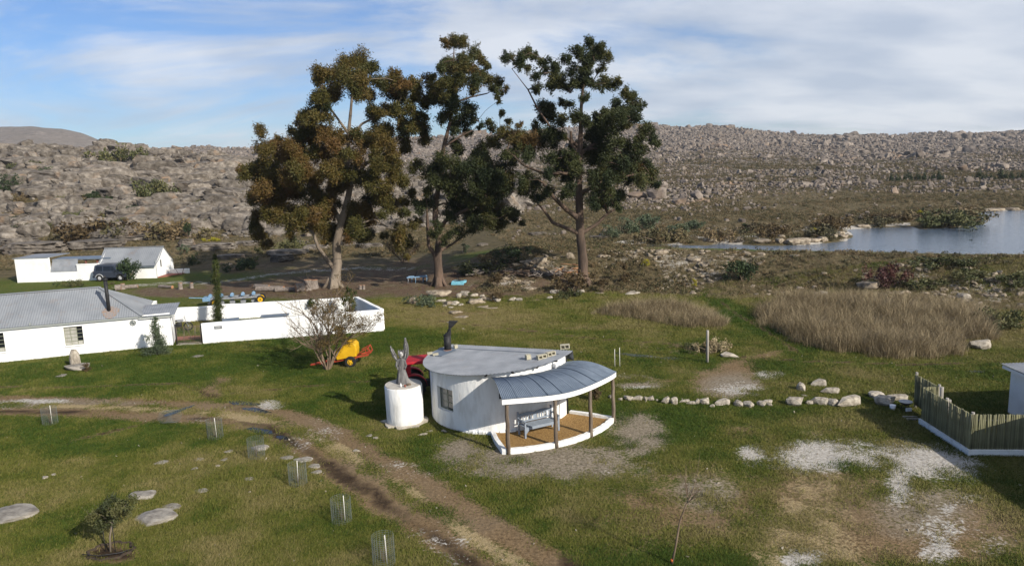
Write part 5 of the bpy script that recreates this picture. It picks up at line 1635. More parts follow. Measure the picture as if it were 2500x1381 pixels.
for y, sc_ in ((-.48, .93), (-.43, 1.0), (.43, 1.0), (.48, .93)):
    for x, z in pf:
        xx, z2_ = -.19 + (x + .19) * sc_, .43 + (z - .43) * sc_
        vs.append((xx - .1, y, z2_ + tz(xx - .1) + .06))
m_ = len(pf)
fs = [tuple(range(m_)), tuple(range(3 * m_, 4 * m_))[::-1]]
for r in range(3):
    for i in range(m_):
        j = (i + 1) % m_
        fs.append((r * m_ + j, r * m_ + i, (r + 1) * m_ + i, (r + 1) * m_ + j))
mb.add(vs, fs)
mb.build('tank', M['yellow'], tank, bevel=.04)
mb = MB(); mb.cyl((-.15, 0, tz(-.1) + .88), (-.15, 0, tz(-.1) + .97), .16, 14); mb.build('tank_lid', M['yellow'], tank)
mb = MB(); mb.bar((-.04, -.6, .31), (-.04, .6, .31), .06); mb.build('axle', M['red_frame'], tank)
for sy in (-.56, .56):
    mb = MB(); mb.ring((-.04, sy, .31), (0, 1, 0), .17, .31, .16, 22); wh = mb.build('wheel', M['tyre'], tank)
    mb = MB(); mb.cyl((-.04, sy - .03, .31), (-.04, sy + .03, .31), .175, 16)
    mb.cyl((-.04, sy - .085, .31), (-.04, sy + .085, .31), .06, 10); rm = mb.build('rim', M['yellow'], wh)
    mb = MB()
    for k in range(5):
        a = 2 * math.pi * k / 5 + .3; mb.cyl((-.04 + .115 * math.cos(a), sy - .034, .31 + .115 * math.sin(a)), (-.04 + .115 * math.cos(a), sy + .034, .31 + .115 * math.sin(a)), .032, 8)
    mb.build('rim_hole', M['black'], wh)

# ------------------------------------------------------------------ implements under the trees
iq, ir_ = G(500, 747), G(640, 737)
imp = empty('planter_implement', ((iq[0] + ir_[0]) / 2, (iq[1] + ir_[1]) / 2, 0), math.atan2(ir_[1] - iq[1], ir_[0] - iq[0]), 'long blue field implement with yellow wheels behind the yard wall', 'farm implement')
mb = MB(); mb.bar((-2.2, -.45, .62), (2.1, -.45, .55), .10, .12); mb.bar((-2.2, .5, .62), (2.1, .5, .55), .10, .12)
for x in (-2.1, -1.2, -.3, .6, 1.5): mb.bar((x, -.45, .6), (x, .5, .6), .07)
mb.build('frame_beam', M['steel'], imp)
mb = MB(); mb.bar((-3.4, 0, .78), (-2.1, 0, .66), .06); mb.build('drawbar', M['blue'], imp)
for k in range(5):
    x = -1.75 + .85 * k
    mb = MB(); mb.box((x, 0, .78), (.26, .5, .18)); mb.cyl((x, -.1, .84), (x, .1, .84), .13, 12); u_ = mb.build('seed_unit', M['blue'], imp, bevel=.02)
    mb = MB(); mb.cyl((x, -.2, .23), (x, -.17, .23), .22, 16); mb.bar((x, -.18, .25), (x, -.1, .7), .05); mb.build('disc', M['steel'], u_)
mb = MB(); mb.box((-2.0, -.1, .60), (.6, .9, .32)); mb.build('hopper', M['blue'], imp, bevel=.05)
for x, y in ((-1.35, -.72), (2.2, -.55), (2.2, .6), (-1.35, .7)):
    mb = MB(); mb.ring((x, y, .33), (0, 1, 0), .21, .33, .14, 22); wh = mb.build('wheel', M['tyre'], imp)
    mb = MB(); mb.cyl((x, y - .05, .33), (x, y + .05, .33), .215, 18); mb.build('rim', M['yellow'], wh)
    mb = MB(); mb.cyl((x, y - .07, .33), (x, y + .07, .33), .05, 10); mb.build('hub', M['black'], wh)
pq = G(1018, 697)
pl_ = empty('plough', (pq[0], pq[1] + .5, Hs(pq[0], pq[1])), .12, 'blue tined plough standing left of the middle tree trunk', 'plough')
mb = MB(); mb.bar((-.95, 0, .62), (.95, 0, .62), .09); mb.bar((-.8, .55, .62), (.9, .55, .62), .09)
for x in (-.8, 0, .8): mb.bar((x, 0, .62), (x, .55, .62), .07)
mb.build('frame_beam', M['blue'], pl_)
for k in range(6):
    x = -.85 + .34 * k; y = .55 * (k % 2)
    mb = MB(); mb.tube([(x, y, .62), (x + .02, y - .05, .35), (x - .02, y - .12, .12), (x + .02, y + .02, .0)], [.03, .028, .025, .012], 6); mb.build('tine', M['blue'] if k % 3 else M['steel'], pl_)
mb = MB(); mb.tube([(0, .1, .62), (.05, .2, 1.15), (-.2, .5, .64)], .03, 6); mb.ring((.75, .6, .3), (0, 1, 0), .16, .3, .12, 16); mb.build('headstock', M['black'], pl_)
mq = G(1120, 699)
mw = empty('slasher_mower', (mq[0], mq[1] + .6, Hs(mq[0], mq[1])), -.1, 'turquoise flat slasher mower right of the middle tree trunk', 'mower')
mb = MB(); mb.prism([(-.62, -.45), (.5, -.5), (.68, -.2), (.62, .5), (-.5, .55), (-.66, .2)], .16, .30); mb.build('deck', M['sky_blue'], mw, bevel=.03)
mb = MB(); mb.prism([(-.64, -.46), (.52, -.51), (.52, -.48), (-.64, -.43)], .02, .18); mb.build('skirt', M['sky_blue'], mw)
mb = MB(); mb.tube([(-.15, -.2, .3), (-.15, .0, .62), (.1, .3, .3)], .03, 6); mb.bar((-.4, -.3, .32), (.4, .2, .34), .06, .04); mb.cyl((.05, 0, .3), (.05, 0, .45), .12, 12); mb.build('linkage', M['black'], mw)

# ------------------------------------------------------------------ cane fence, plinth and building on the right
FP = [G(2236, 912, 1.55)[:2], G(2291, 942, 1.55)[:2], G(2254, 944, 1.55)[:2], G(2373, 1010, 1.55)[:2], np.array([17.9, 24.77]), np.array([20.6, 24.4])]
fence = empty('cane_fence', (FP[3][0], FP[3][1], 0), 0, 'screen fence of close weathered poles on a white plinth', 'fence')
stk = []
for k in range(4):
    e = MB(); n_ = 5
    e.tube([(0.006 * math.sin(i * 1.9 + k * 2), .006 * math.cos(i * 2.3 + k), 1.0 * i / 3) for i in range(4)], [.027, .026, .025, .02], 6)
    me = e.mesh('pole'); me.materials.append(M['reed_stick']); stk.append(me)
r_ = random.Random(3)
tot = 0
for i in range(len(FP) - 1):
    a_, b_ = FP[i], FP[i + 1]
    d_ = b_ - a_; Ln = float(np.hypot(*d_)); n_ = int(Ln / .039)
    for k in range(n_):
        p = a_ + d_ * ((k + .5) / n_)
        o = bpy.data.objects.new('pole', stk[r_.randrange(4)]); COL.objects.link(o); o.parent = fence
        o.location = (p[0] - FP[3][0] + r_.uniform(-.006, .006), p[1] - FP[3][1] + r_.uniform(-.006, .006), .22)
        o.rotation_euler = (r_.uniform(-.02, .02), r_.uniform(-.02, .02), r_.uniform(0, 6.28)); o.scale = (1, 1, 1.31 + r_.uniform(-.012, .012)); tot += 1
mb = MB(); kerb_strip(mb, [(p[0] - FP[3][0], p[1] - FP[3][1]) for p in np.array([FP[2], FP[2] + (FP[3] - FP[2]) * .5, FP[3], FP[4], FP[5]])][::1], .22, -.2, .24)
mb.build('plinth', M['kerb'], fence)
for i, (x, y) in enumerate([FP[0], FP[1], FP[3], (FP[2] + FP[3]) / 2, FP[4]]):
    mb = MB(); mb.tube([(x - FP[3][0] + .07, y - FP[3][1] + .05, -.1), (x - FP[3][0] + .07, y - FP[3][1] + .05, 1.60)], .055, 9); mb.build('fence_post', M['pale_post'], fence)
mb = MB()
for a_, b_ in zip(FP[:-1], FP[1:]):
    for z in (.55, 1.3): mb.bar((a_[0] - FP[3][0] + .04, a_[1] - FP[3][1] + .04, z), (b_[0] - FP[3][0] + .04, b_[1] - FP[3][1] + .04, z), .04)
mb.build('rail', M['pale_post'], fence)
for (px, pyt, pyb, lab) in ((2300, 944, 1000, 'thick pale pole inside the cane fence beside the jog'), (2318, 975, 1010, 'short pale pole inside the cane fence, right of the thick pole')):
    p = G(px, pyt, 1.62 if px < 2310 else 1.5)
    mb = MB(); mb.tube([(0, 0, -.1), (0, 0, 1.62 if px < 2310 else 1.5)], .065, 10); o = mb.build('pole', M['pale_post']); o.location = (p[0], p[1], 0); tag(o, lab, 'pole')
bx = 20.25
wb = empty('white_building', (bx, 25.6, 0), 0, 'white building with thin grey roof cut off by the right edge', 'building')
mb = MB(); mb.box((3, 1.7, .8), (6, 3.4, 2.1)); mb.build('wall', M['plaster'], wb)
mb = MB()
corr(mb, (-.32, -.45, 2.02), (6.4, -.45, 2.02), (6.4, 3.65, 2.06), (-.32, 3.65, 2.06)); mb.build('roof', M['zinc'], wb)
mb = MB(); mb.bar((-.3, -.4, 1.94), (6.3, -.4, 1.94), .05, .12); mb.bar((-.28, 3.5, 1.96), (-.28, -.4, 1.93), .05, .12); mb.build('fascia', M['white'], wb)
mb = MB(); mb.box((2.5, -.02, 1.2), (.9, .04, .9)); mb.build('window', M['glass'], wb)
# unseen gabled house outside the frame, inferred from its shade on the lawn
nb_ = empty('white_building', (17.95, 15.0, 0), 0, 'white gabled house outside the right edge whose shade falls on the lawn', 'building')
mb = MB(); mb.box((3.2, 4.05, 1.05), (5.9, 7.9, 2.5)); mb.build('wall', M['plaster'], nb_)
mb = MB(); corr(mb, (0, 8.25, 2.25), (0, -.1, 2.25), (3.2, -.1, 3.1), (3.2, 8.25, 3.1)); mb.build('roof', M['zinc'], nb_)
mb = MB(); corr(mb, (6.4, -.1, 2.25), (6.4, 8.25, 2.25), (3.2, 8.25, 3.1), (3.2, -.1, 3.1)); mb.build('roof', M['zinc'], nb_)
# braai stand in the fence shade
bq = G(2210, 1004)
br = empty('braai_stand', (bq[0], bq[1], 0), .1, 'small black kettle fire bowl on legs in the fence shade', 'grill')
mb = MB(); mb.tube([(0, 0, .30), (0, 0, .36), (0, 0, .44)], [.10, .20, .26], 16); mb.build('bowl', M['black'], br)
mb = MB(); mb.cyl((0, 0, .43), (0, 0, .45), .27, 18); mb.build('grate', M['steel'], br)
for k in range(3):
    a = 2 * math.pi * k / 3; mb = MB(); mb.tube([(.12 * math.cos(a), .12 * math.sin(a), .34), (.2 * math.cos(a), .2 * math.sin(a), 0)], .015, 6); mb.build('leg', M['black'], br)
mb = MB(); mb.box((0, -.22, .16), (.24, .05, .14)); mb.build('plate', M['white'], br)
q = G(2179, 1000)
mb = MB(); mb.cyl((0, 0, 0), (0, 0, .22), .10, 12, .13); o = mb.build('flower_pot', M['white']); o.location = tuple(q); tag(o, 'small white pot on the grass left of the fire bowl', 'pot')
q = G(2240, 1025)
mb = MB(); mb.bar((-.35, 0, .05), (.35, -.05, .05), .08); mb.bar((-.35, .3, .05), (.2, .2, .05), .07); o = mb.build('loose_planks', M['pale_post']); o.location = (q[0] - .1, q[1], 0); tag(o, 'loose planks lying at the foot of the cane fence', 'planks')

# ------------------------------------------------------------------ poles, stakes, tree guards
def pole(px, py, top, r, m, label, name='pole', cat='pole', lean=(0, 0), n=9):
    b_ = G(px, py); t_ = at(px, top, b_[1])
    mb = MB(); mb.tube([(0, 0, -.15), (lean[0] * .5, lean[1] * .5, t_[2] / 2), (lean[0], lean[1], t_[2])], [r, r * .96, r * .9], n)
    o = mb.build(name, m); o.location = (b_[0], b_[1], 0); return tag(o, label, cat)
pole(1727, 884, 806, .075, M['pale_post'], 'lone grey wooden pole standing in the lawn below the reeds')
pole(1501, 893, 852, .018, M['stake'], 'left one of two thin stakes behind the porch roof', 'stake', 'stake', n=6)
pole(1513, 893, 848, .018, M['stake'], 'right one of two thin stakes behind the porch roof', 'stake', 'stake', n=6)
def guard_mesh():
    g = MB(); R_, Hh = .31, .82
    for k in range(22):
        a = 2 * math.pi * k / 22; g.bar((R_ * math.cos(a), R_ * math.sin(a), 0), (R_ * math.cos(a), R_ * math.sin(a), Hh), .0045)
    for j in range(14):
        z = .03 + (Hh - .05) * j / 13
        pts = [(R_ * math.cos(2 * math.pi * k / 14), R_ * math.sin(2 * math.pi * k / 14), z) for k in range(15)]
        for p, q in zip(pts[:-1], pts[1:]): g.bar(p, q, .0042)
    me = g.mesh('wire_cylinder'); me.materials.append(M['mesh_wire']); return me
gm = guard_mesh()
ms = MB(); ms.tube([(0, 0, 0), (.02, 0, .86)], .014, 6); stm = ms.mesh('stake'); stm.materials.append(M['stake'])
sb_ = MB()
for i in range(5): sb_.tube([(0, 0, 0), (.05 * math.cos(i * 1.3), .05 * math.sin(i * 1.3), .25), (.13 * math.cos(i * 1.3 + .4), .13 * math.sin(i * 1.3 + .4), .5 + .05 * i)], [.008, .006, .003], 4)
spm = sb_.mesh('sapling'); spm.materials.append(M['twig'])
for (px, py, sx, lab, stake, fall) in (
        (114, 1040, .08, 'wire tree guard with white stake beside the track at the far left', True, 0),
        (392, 1040, 0, 'toppled wire tree guard lying on its side at the track edge', False, 1),
        (520, 1075, .05, 'wire tree guard with white stake just below the track bend', True, 0),
        (621, 1124, 0, 'wire tree guard without stake in front of a pale flat rock', False, 0),
        (723, 1190, 0, 'wire tree guard with stake right below the curved flat rocks', True, 0),
        (830, 1281, .1, 'wire tree guard with tall white stake, second nearest the camera', True, 0),
        (934, 1388, .08, 'wire tree guard with white stake cut by the bottom edge', True, 0)):
    p = G(px, py)
    t_ = empty('tree_guard', (p[0], p[1] + .28, Hs(p[0], p[1])), random.uniform(0, 6), lab, 'tree guard', 'wire tree guards along the track')
    o = link('wire_cylinder', gm, None, t_)
    if fall:
        o.rotation_euler = (math.radians(84), 0, .9); o.location = (0, 0, .3); o.scale = (1.05, .85, .9)
    else:
        o.scale = (1, 1, 1 + .06 * random.uniform(-1, 1))
        o2 = link('sapling', spm, None, t_); o2.rotation_euler = (0, 0, random.uniform(0, 6))
    if stake:
        o3 = link('stake', stm, None, t_); o3.location = (sx * math.cos(t_.rotation_euler[2]), -sx * math.sin(t_.rotation_euler[2]), 0); o3.rotation_euler = (0, 0, 0)
# ------------------------------------------------------------------ stones
def rock_mesh(name, seed, sub=3, flat=.7, strata=0.0, planes=13, rnd=.35):
    r = np.random.default_rng(seed)
    bm = bmesh.new(); bmesh.ops.create_icosphere(bm, subdivisions=sub, radius=1)
    V = np.array([v.co[:] for v in bm.verts])
    n = r.normal(size=(planes, 3)); n[:, 2] *= .7
    n /= np.linalg.norm(n, axis=1)[:, None]
    n = np.vstack([n, [[0, 0, 1], [0, 0, -1]]])
    d = r.uniform(.62, 1.0, len(n)); d[-2] = flat * r.uniform(.8, 1.05); d[-1] = .6
    c = V @ n.T
    q = np.where(c > .05, d[None, :] / np.maximum(c, .05), 9)
    k = 24.0
    rad = -np.log(np.exp(-k * q).sum(1)) / k
    rad *= 1 + .10 * (fbm(V[:, 0] * 2.3 + seed * 3, V[:, 1] * 2.3 + V[:, 2] * 3.1, seed, 4) - .5)
    P = V * rad[:, None]
    if strata:
        zf = (P[:, 2] * 4.2 + .5 * fbm(P[:, 0] * 1.5 + 9, P[:, 1] * 1.5, seed + 2, 2)) % 1.0
        P[:, :2] *= (1 - 1.5 * strata * np.exp(-((zf - .5) / .13) ** 2))[:, None]
        vf = (np.arctan2(P[:, 1], P[:, 0]) * 2.2 + .6 * vn(P[:, 2] * 2, P[:, 0], seed)) % 1.0
        P[:, :2] *= (1 - strata * .6 * np.exp(-((vf - .5) / .10) ** 2))[:, None]
    for v, p in zip(bm.verts, P): v.co = p
    me = bpy.data.meshes.new(name); bm.to_mesh(me); bm.free()
    me.polygons.foreach_set('use_smooth', [False] * len(me.polygons)); me.update()
    return me
def with_mat(me, m):
    me = me.copy(); me.materials.append(m); return me
SM = [rock_mesh('stone', 100 + i, 2 if i % 2 else 3, .75) for i in range(8)]
STONE = [with_mat(m, M['stone']) for m in SM]
TSTONE = [with_mat(m, M['tan_rock']) for m in SM]
LSTONE = [with_mat(rock_mesh('outcrop', 130 + i, 3, .55), M['lawn_stone']) for i in range(5)]
ORD = ['first', 'second', 'third', 'fourth', 'fifth', 'sixth', 'seventh', 'eighth', 'ninth', 'tenth', 'eleventh', 'twelfth', 'thirteenth', 'fourteenth',
       'fifteenth', 'sixteenth', 'seventeenth', 'eighteenth', 'nineteenth', 'twentieth', 'twenty-first', 'twenty-second', 'twenty-third', 'twenty-fourth', 'twenty-fifth',
       'twenty-sixth', 'twenty-seventh', 'twenty-eighth', 'twenty-ninth', 'thirtieth', 'thirty-first', 'thirty-second', 'thirty-third', 'thirty-fourth', 'thirty-fifth', 'thirty-sixth', 'thirty-seventh', 'thirty-eighth', 'thirty-ninth', 'fortieth', 'forty-first', 'forty-second']
def stone(px, py, w, hh, label, group=None, name='stone', meshes=STONE, dep=.8, sink=.25, cat='stone', rz=None):
    """w, hh: half width and height in photo pixels; py is the foot"""
    g = land(px, py); dist = math.hypot(*(g - _C)); s_ = dist / FOC
    o = bpy.data.objects.new(name, random.choice(meshes)); COL.objects.link(o)
    rx_ = w * s_; rzv = hh * s_ * 1.05 / 1.25
    o.scale = (rx_ * 1.12, rx_ * dep * 1.1, rzv * 1.1)
    o.location = (g[0], g[1] + rx_ * dep * .7, g[2] + rzv * (.62 - sink))
    o.rotation_euler = (0, 0, random.uniform(-.6, .6) if rz is None else rz)
    return tag(o, label, cat, group)
row = [(270, 212, 15, 22), (340, 228, 15, 18), (400, 229, 28, 27), (430, 226, 8, 12), (478, 222, 30, 24), (520, 229, 12, 26), (562, 228, 27, 26), (600, 231, 10, 14), (675, 250, 29, 45),
       (730, 254, 25, 48), (810, 240, 26, 17), (862, 256, 24, 22), (895, 253, 17, 36), (950, 256, 34, 40), (1005, 275, 14, 20), (1042, 263, 27, 10), (1098, 256, 42, 35), (1190, 270, 40, 38),
       (1272, 273, 38, 32), (1348, 268, 27, 38), (1405, 250, 25, 26), (1412, 266, 20, 16), (1580, 263, 49, 55), (1692, 256, 22, 26), (1793, 260, 38, 50), (1880, 269, 40, 48), (2012, 266, 62, 62)]
for i, (x, y, w_, h_) in enumerate(row):
    stone(1400 + x / 2.941, 900 + y / 2.941, w_ / 2.941, h_ / 2.941, ORD[i] + ' stone from the porch in the row of pale stones', 'row of pale stones across the lawn')
for x, y, w_, h_, lab in ((1640, 158, 36, 55, 'brownish upright stone behind the stone row, below the pale bar stone'), (1790, 122, 42, 40, 'pale long stone furthest back behind the stone row'),
                          (1873, 179, 39, 38, 'pale blocky stone behind the right half of the stone row'), (2185, 210, 45, 38, 'grey slanted stone behind the brown boulder by the fence'),
                          (2230, 260, 52, 62, 'brown round boulder at the right end of the stone row'), (2350, 232, 55, 36, 'long low stone between the brown boulder and the cane fence'),
                          (1665, 198, 22, 7, 'flat little stone in the grass behind the stone row')):
    stone(1400 + x / 2.941, 900 + y / 2.941, w_ / 2.941, h_ / 2.941, lab)
# outcrops lying flush in the lawn, lower left
for px, py, w_, h_, lab in ((20, 1272, 56, 38, 'large pale flat rock cut by the left edge of the lawn'), (338, 1218, 32, 26, 'tan flat rock behind the young tree in the lawn'),
                            (378, 1278, 50, 40, 'long grey cracked rock right of the young tree'), (415, 1245, 26, 14, 'brown narrow rock touching the long grey rock'),
                            (632, 1100, 26, 22, 'pale pointed rock behind the wire guard without stake'), (698, 1122, 20, 12, 'small pale rock left of the curved flat rocks'),
                            (738, 1128, 28, 12, 'long curved pale rock right beside the track verge'), (764, 1142, 18, 10, 'grey flat rock under the curved pale rock'),
                            (772, 1156, 16, 12, 'lowest grey rock of the group by the track verge'), (394, 1132, 16, 10, 'grey flaky rock alone in the upper lawn'),
                            (545, 1125, 10, 8, 'little pale rock right of the flaky rock'), (474, 1146, 10, 9, 'small cream stone left of the two little pale rocks'),
                            (532, 1138, 7, 6, 'tiny cream stone just below the little pale rock'), (485, 1124, 14, 6, 'faint grey rock sliver in the upper lawn'),
                            (492, 1202, 17, 10, 'slanting grey rock sliver in the middle of the lawn'), (607, 1172, 14, 8, 'brownish rock sliver left of the stake guard'),
                            (555, 1105, 12, 8, 'faint pale rock near the bend of the track'), (108, 1168, 8, 8, 'dark purple cow-pat-like stone on the left lawn'), (130, 1160, 6, 6, 'grey stone next to the dark purple stone'),
                            (145, 920, 14, 7, 'flat pale stone in front of the standing stone'), (482, 872, 15, 9, 'pale flat stone in the grass below the yard gate'),
                            (868, 1102, 9, 9, 'pale cobble on the track edge below the drum'), (900, 1066, 10, 9, 'white cobble at the foot of the drum, left one'), (918, 1071, 8, 8, 'white cobble at the foot of the drum, right one'),
                            (1035, 1062, 9, 9, 'white wedge stone in the grass between drum and hut'), (1083, 1054, 8, 9, 'white stone close under the hut window'), (1050, 1054, 9, 4, 'flat chip of stone between drum and hut'),
                            (628, 893, 5, 4, 'small pale stone in the grass left of the willow'), (1130, 803, 4, 5, 'small white stone in the lawn behind the hut flue'), (1098, 788, 12, 5, 'pale flat stone in the lawn above the hut flue')):
    stone(px, py, w_ * .88, h_ * .5, lab, None, 'flat_rock', LSTONE if w_ > 9 else STONE, .75, .58 if w_ > 9 else .4, 'rock', -.25 if w_ > 18 else None)
stone(180, 896, 12, 36, 'upright grey standing stone in the left lawn', None, 'standing_stone', STONE, .8, .1)
stone(178, 905, 28, 12, 'low rock slab at the foot of the standing stone', None, 'flat_rock', LSTONE, .7, .35, 'rock')
# rock group between the trees and the lawn (coords of the 4.545x view from 950,600)
grp = [(270, 650, 55, 85, 'cream upright rock at the left end of the rock group'), (560, 575, 110, 65, 'broad pinkish rock behind the grey bush in the rock group'), (770, 580, 25, 55, 'narrow upright rock right of the broad pinkish rock'),
       (850, 560, 45, 60, 'pale rock beside the green tuft in the rock group'), (950, 560, 40, 30, 'low pale rock right of the green tuft'), (590, 625, 40, 30, 'small rock in front of the broad pinkish rock'), (660, 660, 50, 45, 'front cream rock below the broad pinkish rock'),
       (615, 675, 28, 18, 'little cream rock at the front left of the rock group'), (740, 650, 45, 35, 'middle cream rock of the front row in the rock group'), (720, 665, 35, 22, 'low rock wedged under the middle cream rock'), (800, 665, 35, 22, 'small cream rock right of the middle cream rock'),
       (680, 690, 30, 16, 'lowest little rock of the rock group'), (940, 650, 90, 50, 'long flat cream rock in the middle of the rock group'), (1010, 615, 40, 30, 'rock touching the back of the long flat cream rock'), (1050, 610, 50, 50, 'tall rock right of the long flat cream rock'),
       (1130, 610, 50, 40, 'pinkish rock in the right half of the rock group'), (1200, 628, 38, 38, 'rounded white rock at the right end of the rock group'), (1040, 570, 30, 28, 'small rock behind the tall rock of the group'), (1150, 575, 35, 28, 'dark pink rock behind the pinkish rock'),
       (1380, 610, 45, 35, 'pale rock right of the rock group near the sapling'), (1450, 610, 45, 28, 'flat pale rock furthest right of the rock group'), (1050, 690, 60, 15, 'flat slab in the grass below the rock group'), (1150, 700, 55, 12, 'long slab at the lower right of the rock group'),
       (720, 755, 70, 25, 'pale outcrop in the bare ground below the rock group'), (830, 800, 60, 16, 'lower pale outcrop in the bare ground'), (1790, 590, 35, 30, 'white rock at the foot of the dark shrub under the right tree'), (1820, 535, 40, 48, 'grey rock left of the dark shrub under the right tree'),
       (1880, 530, 38, 45, 'grey rock against the dark shrub under the right tree'), (1540, 490, 85, 30, 'brown buried rock left of the right tree'), (2070, 550, 35, 35, 'white rock below the dark shrub by the right tree'), (2140, 525, 45, 35, 'cream rock at the right of the dark shrub'), (1690, 200, 65, 75, 'large pale boulder on the bank left of the right tree'),
       (2000, 150, 45, 75, 'orange boulder on the bank near the right trunk'), (1500, 190, 80, 25, 'long flat boulder on the bank under the tree shade'), (2340, 535, 60, 14, 'bare pale slab right of the dark shrub'), (1950, 575, 14, 12, 'small white pebble below the dark shrub'),
       (845, 275, 22, 16, 'white stone in the shade behind the mower'), (910, 265, 28, 24, 'pale stone in the shade right of the white stone')]
for x, y, w_, h_, lab in grp:
    stone(950 + x / 4.545, 600 + y / 4.545, w_ / 4.545, h_ / 4.545, lab, None, 'rock', TSTONE if w_ > 48 or y < 500 else STONE, .8, .22, 'rock')
for px, py, w_, h_, lab in ((2120, 706, 22, 17, 'white slab at the foot of the maroon shrub on the dam bank'), (2016, 726, 8, 13, 'white pointed stone at the top of the large reed bed'), (2360, 732, 15, 14, 'pale boulder on the right of the dam bank'),
                            (2406, 853, 18, 16, 'white boulder right of the large reed bed'), (1778, 872, 18, 9, 'pale flat rock near the lone pole'), (2140, 730, 12, 8, 'pale rock below the maroon shrub'),
                            (1700, 640, 12, 9, 'pale rock on the dam bank above the yellow flowers'), (1620, 622, 12, 12, 'tan rock near the top of the dam bank'), (1940, 628, 10, 6, 'tan slab high on the dam bank'),
                            (1720, 655, 9, 10, 'dark-edged white rock on the dam bank'), (1662, 690, 12, 6, 'white slab in the dry grass under the dam'), (2430, 690, 14, 9, 'white rock far right on the dam bank'),
                            (1550, 718, 20, 4, 'flat white slab in the grass right of the right tree')):
    stone(px, py, w_, h_, lab, None, 'rock', TSTONE if px > 1600 and py < 720 else STONE, .8, .25, 'rock')
for i, (px, py, w_, h_) in enumerate([(1740, 592, 18, 12), (1790, 592, 8, 6), (1808, 590, 12, 12), (1778, 575, 10, 10), (1865, 592, 20, 8), (1905, 594, 12, 12), (1935, 596, 20, 14), (1965, 595, 16, 14), (1990, 592, 14, 9), (2010, 590, 12, 12), (2035, 585, 10, 14),
                                      (2060, 582, 10, 9), (2058, 575, 6, 11), (1910, 582, 10, 10), (2105, 555, 14, 7), (2440, 515, 24, 6), (2480, 514, 16, 7)]):
    stone(px, py, w_, h_, ORD[i] + ' cream rock from the left along the far shore of the lake', 'cream rocks along the lake shore', 'rock', TSTONE, .8, .35, 'rock')

# ------------------------------------------------------------------ boulders of the hillside
BM = [rock_mesh('boulder', 200 + i, 3, .62 + .1 * (i % 3), .11 if i % 3 != 1 else .04, 11) for i in range(12)]
BOULDER = [with_mat(m, M['boulder']) for m in BM]
FAR = [with_mat(rock_mesh('far_rock', 260 + i, 2, .8, 0, 10), M['far_rock']) for i in range(6)]
HIDE = bpy.data.collections.new('scatter_sources')
def proto_col(name, meshes):
    c = bpy.data.collections.new(name)
    for i, m in enumerate(meshes):
        o = bpy.data.objects.new('%s_source_%02d' % (name, i), m); c.objects.link(o)
    return c
def scatter(name, P, rot, scl, idx, col, label, cat, tone=None):
    me = bpy.data.meshes.new(name)
    me.vertices.add(len(P)); me.vertices.foreach_set('co', np.asarray(P, np.float32).ravel())
    for nm, typ, arr, key in (('rot', 'FLOAT_VECTOR', rot, 'vector'), ('scl', 'FLOAT_VECTOR', scl, 'vector'), ('pick', 'INT', idx, 'value')):
        a = me.attributes.new(nm, typ, 'POINT')
        a.data.foreach_set(key, np.asarray(arr, np.int32 if typ == 'INT' else np.float32).ravel())
    if tone is not None:
        a = me.attributes.new('tone', 'FLOAT', 'POINT'); a.data.foreach_set('value', np.asarray(tone, np.float32))
    o = bpy.data.objects.new(name, me); COL.objects.link(o)
    ng = bpy.data.node_groups.new(name + '_scatter', 'GeometryNodeTree')
    ng.interface.new_socket('Geometry', in_out='INPUT', socket_type='NodeSocketGeometry')
    ng.interface.new_socket('Geometry', in_out='OUTPUT', socket_type='NodeSocketGeometry')
    gi, go = ng.nodes.new('NodeGroupInput'), ng.nodes.new('NodeGroupOutput')
    ci = ng.nodes.new('GeometryNodeCollectionInfo'); ci.inputs['Collection'].default_value = col
    ci.inputs['Separate Children'].default_value = True; ci.inputs['Reset Children'].default_value = True
    ip = ng.nodes.new('GeometryNodeInstanceOnPoints'); ip.inputs['Pick Instance'].default_value = True
    def attr(nm, typ):
        n = ng.nodes.new('GeometryNodeInputNamedAttribute'); n.data_type = typ; n.inputs['Name'].default_value = nm
        return n.outputs['Attribute']
    e2r = ng.nodes.new('FunctionNodeEulerToRotation')
    L(ng, attr('rot', 'FLOAT_VECTOR'), e2r.inputs[0])
    L(ng, gi.outputs[0], ip.inputs['Points']); L(ng, ci.outputs[0], ip.inputs['Instance'])
    L(ng, attr('pick', 'INT'), ip.inputs['Instance Index']); L(ng, e2r.outputs[0], ip.inputs['Rotation']); L(ng, attr('scl', 'FLOAT_VECTOR'), ip.inputs['Scale'])
    L(ng, ip.outputs[0], go.inputs[0])
    md = o.modifiers.new('scatter', 'NODES'); md.node_group = ng
    return tag(o, label, cat, kind='stuff')
R = np.random.default_rng(11)
def visible_filter(P, mx=120, my=60):
    u_, v_ = project(P)
    return (u_ > -mx * 2) & (u_ < 2500 + mx * 2) & (v_ > 150) & (v_ < 1500)
# left hill: candidates evenly spread over the slope
def hill_pts(n):
    y = 104 + (235 - 104) * R.random(n) ** 1.15
    u_ = -1.0 + 1.02 * R.random(n)
    x = u_ * (y) * .92
    return x, y
x, y = hill_pts(17000)
h = H(x, y)
slope_rock = ss(104, 118, y + 8 * (fbm(x * .05, y * .05, 5, 3) - .5)) * (1 - ss(-.30, -.10, x / y) * .75)
cl = fbm(x * .045 + 7, y * .045, 15, 4)
keep = (R.random(len(x)) < slope_rock * (.35 + 1.3 * ss(.36, .60, cl)))
x, y, h, cl = x[keep], y[keep], h[keep], cl[keep]
size = .28 + 1.9 * R.random(len(x)) ** 3.4 + 1.1 * ss(.5, .65, cl) * R.random(len(x))
size *= .75 + .35 * ss(115, 150, y)
sc = np.stack([size * R.uniform(.8, 1.6, len(x)), size * R.uniform(.8, 1.2, len(x)), size * R.uniform(.6, 1.2, len(x))], 1)
P = np.stack([x, y, h + sc[:, 2] * .30], 1)
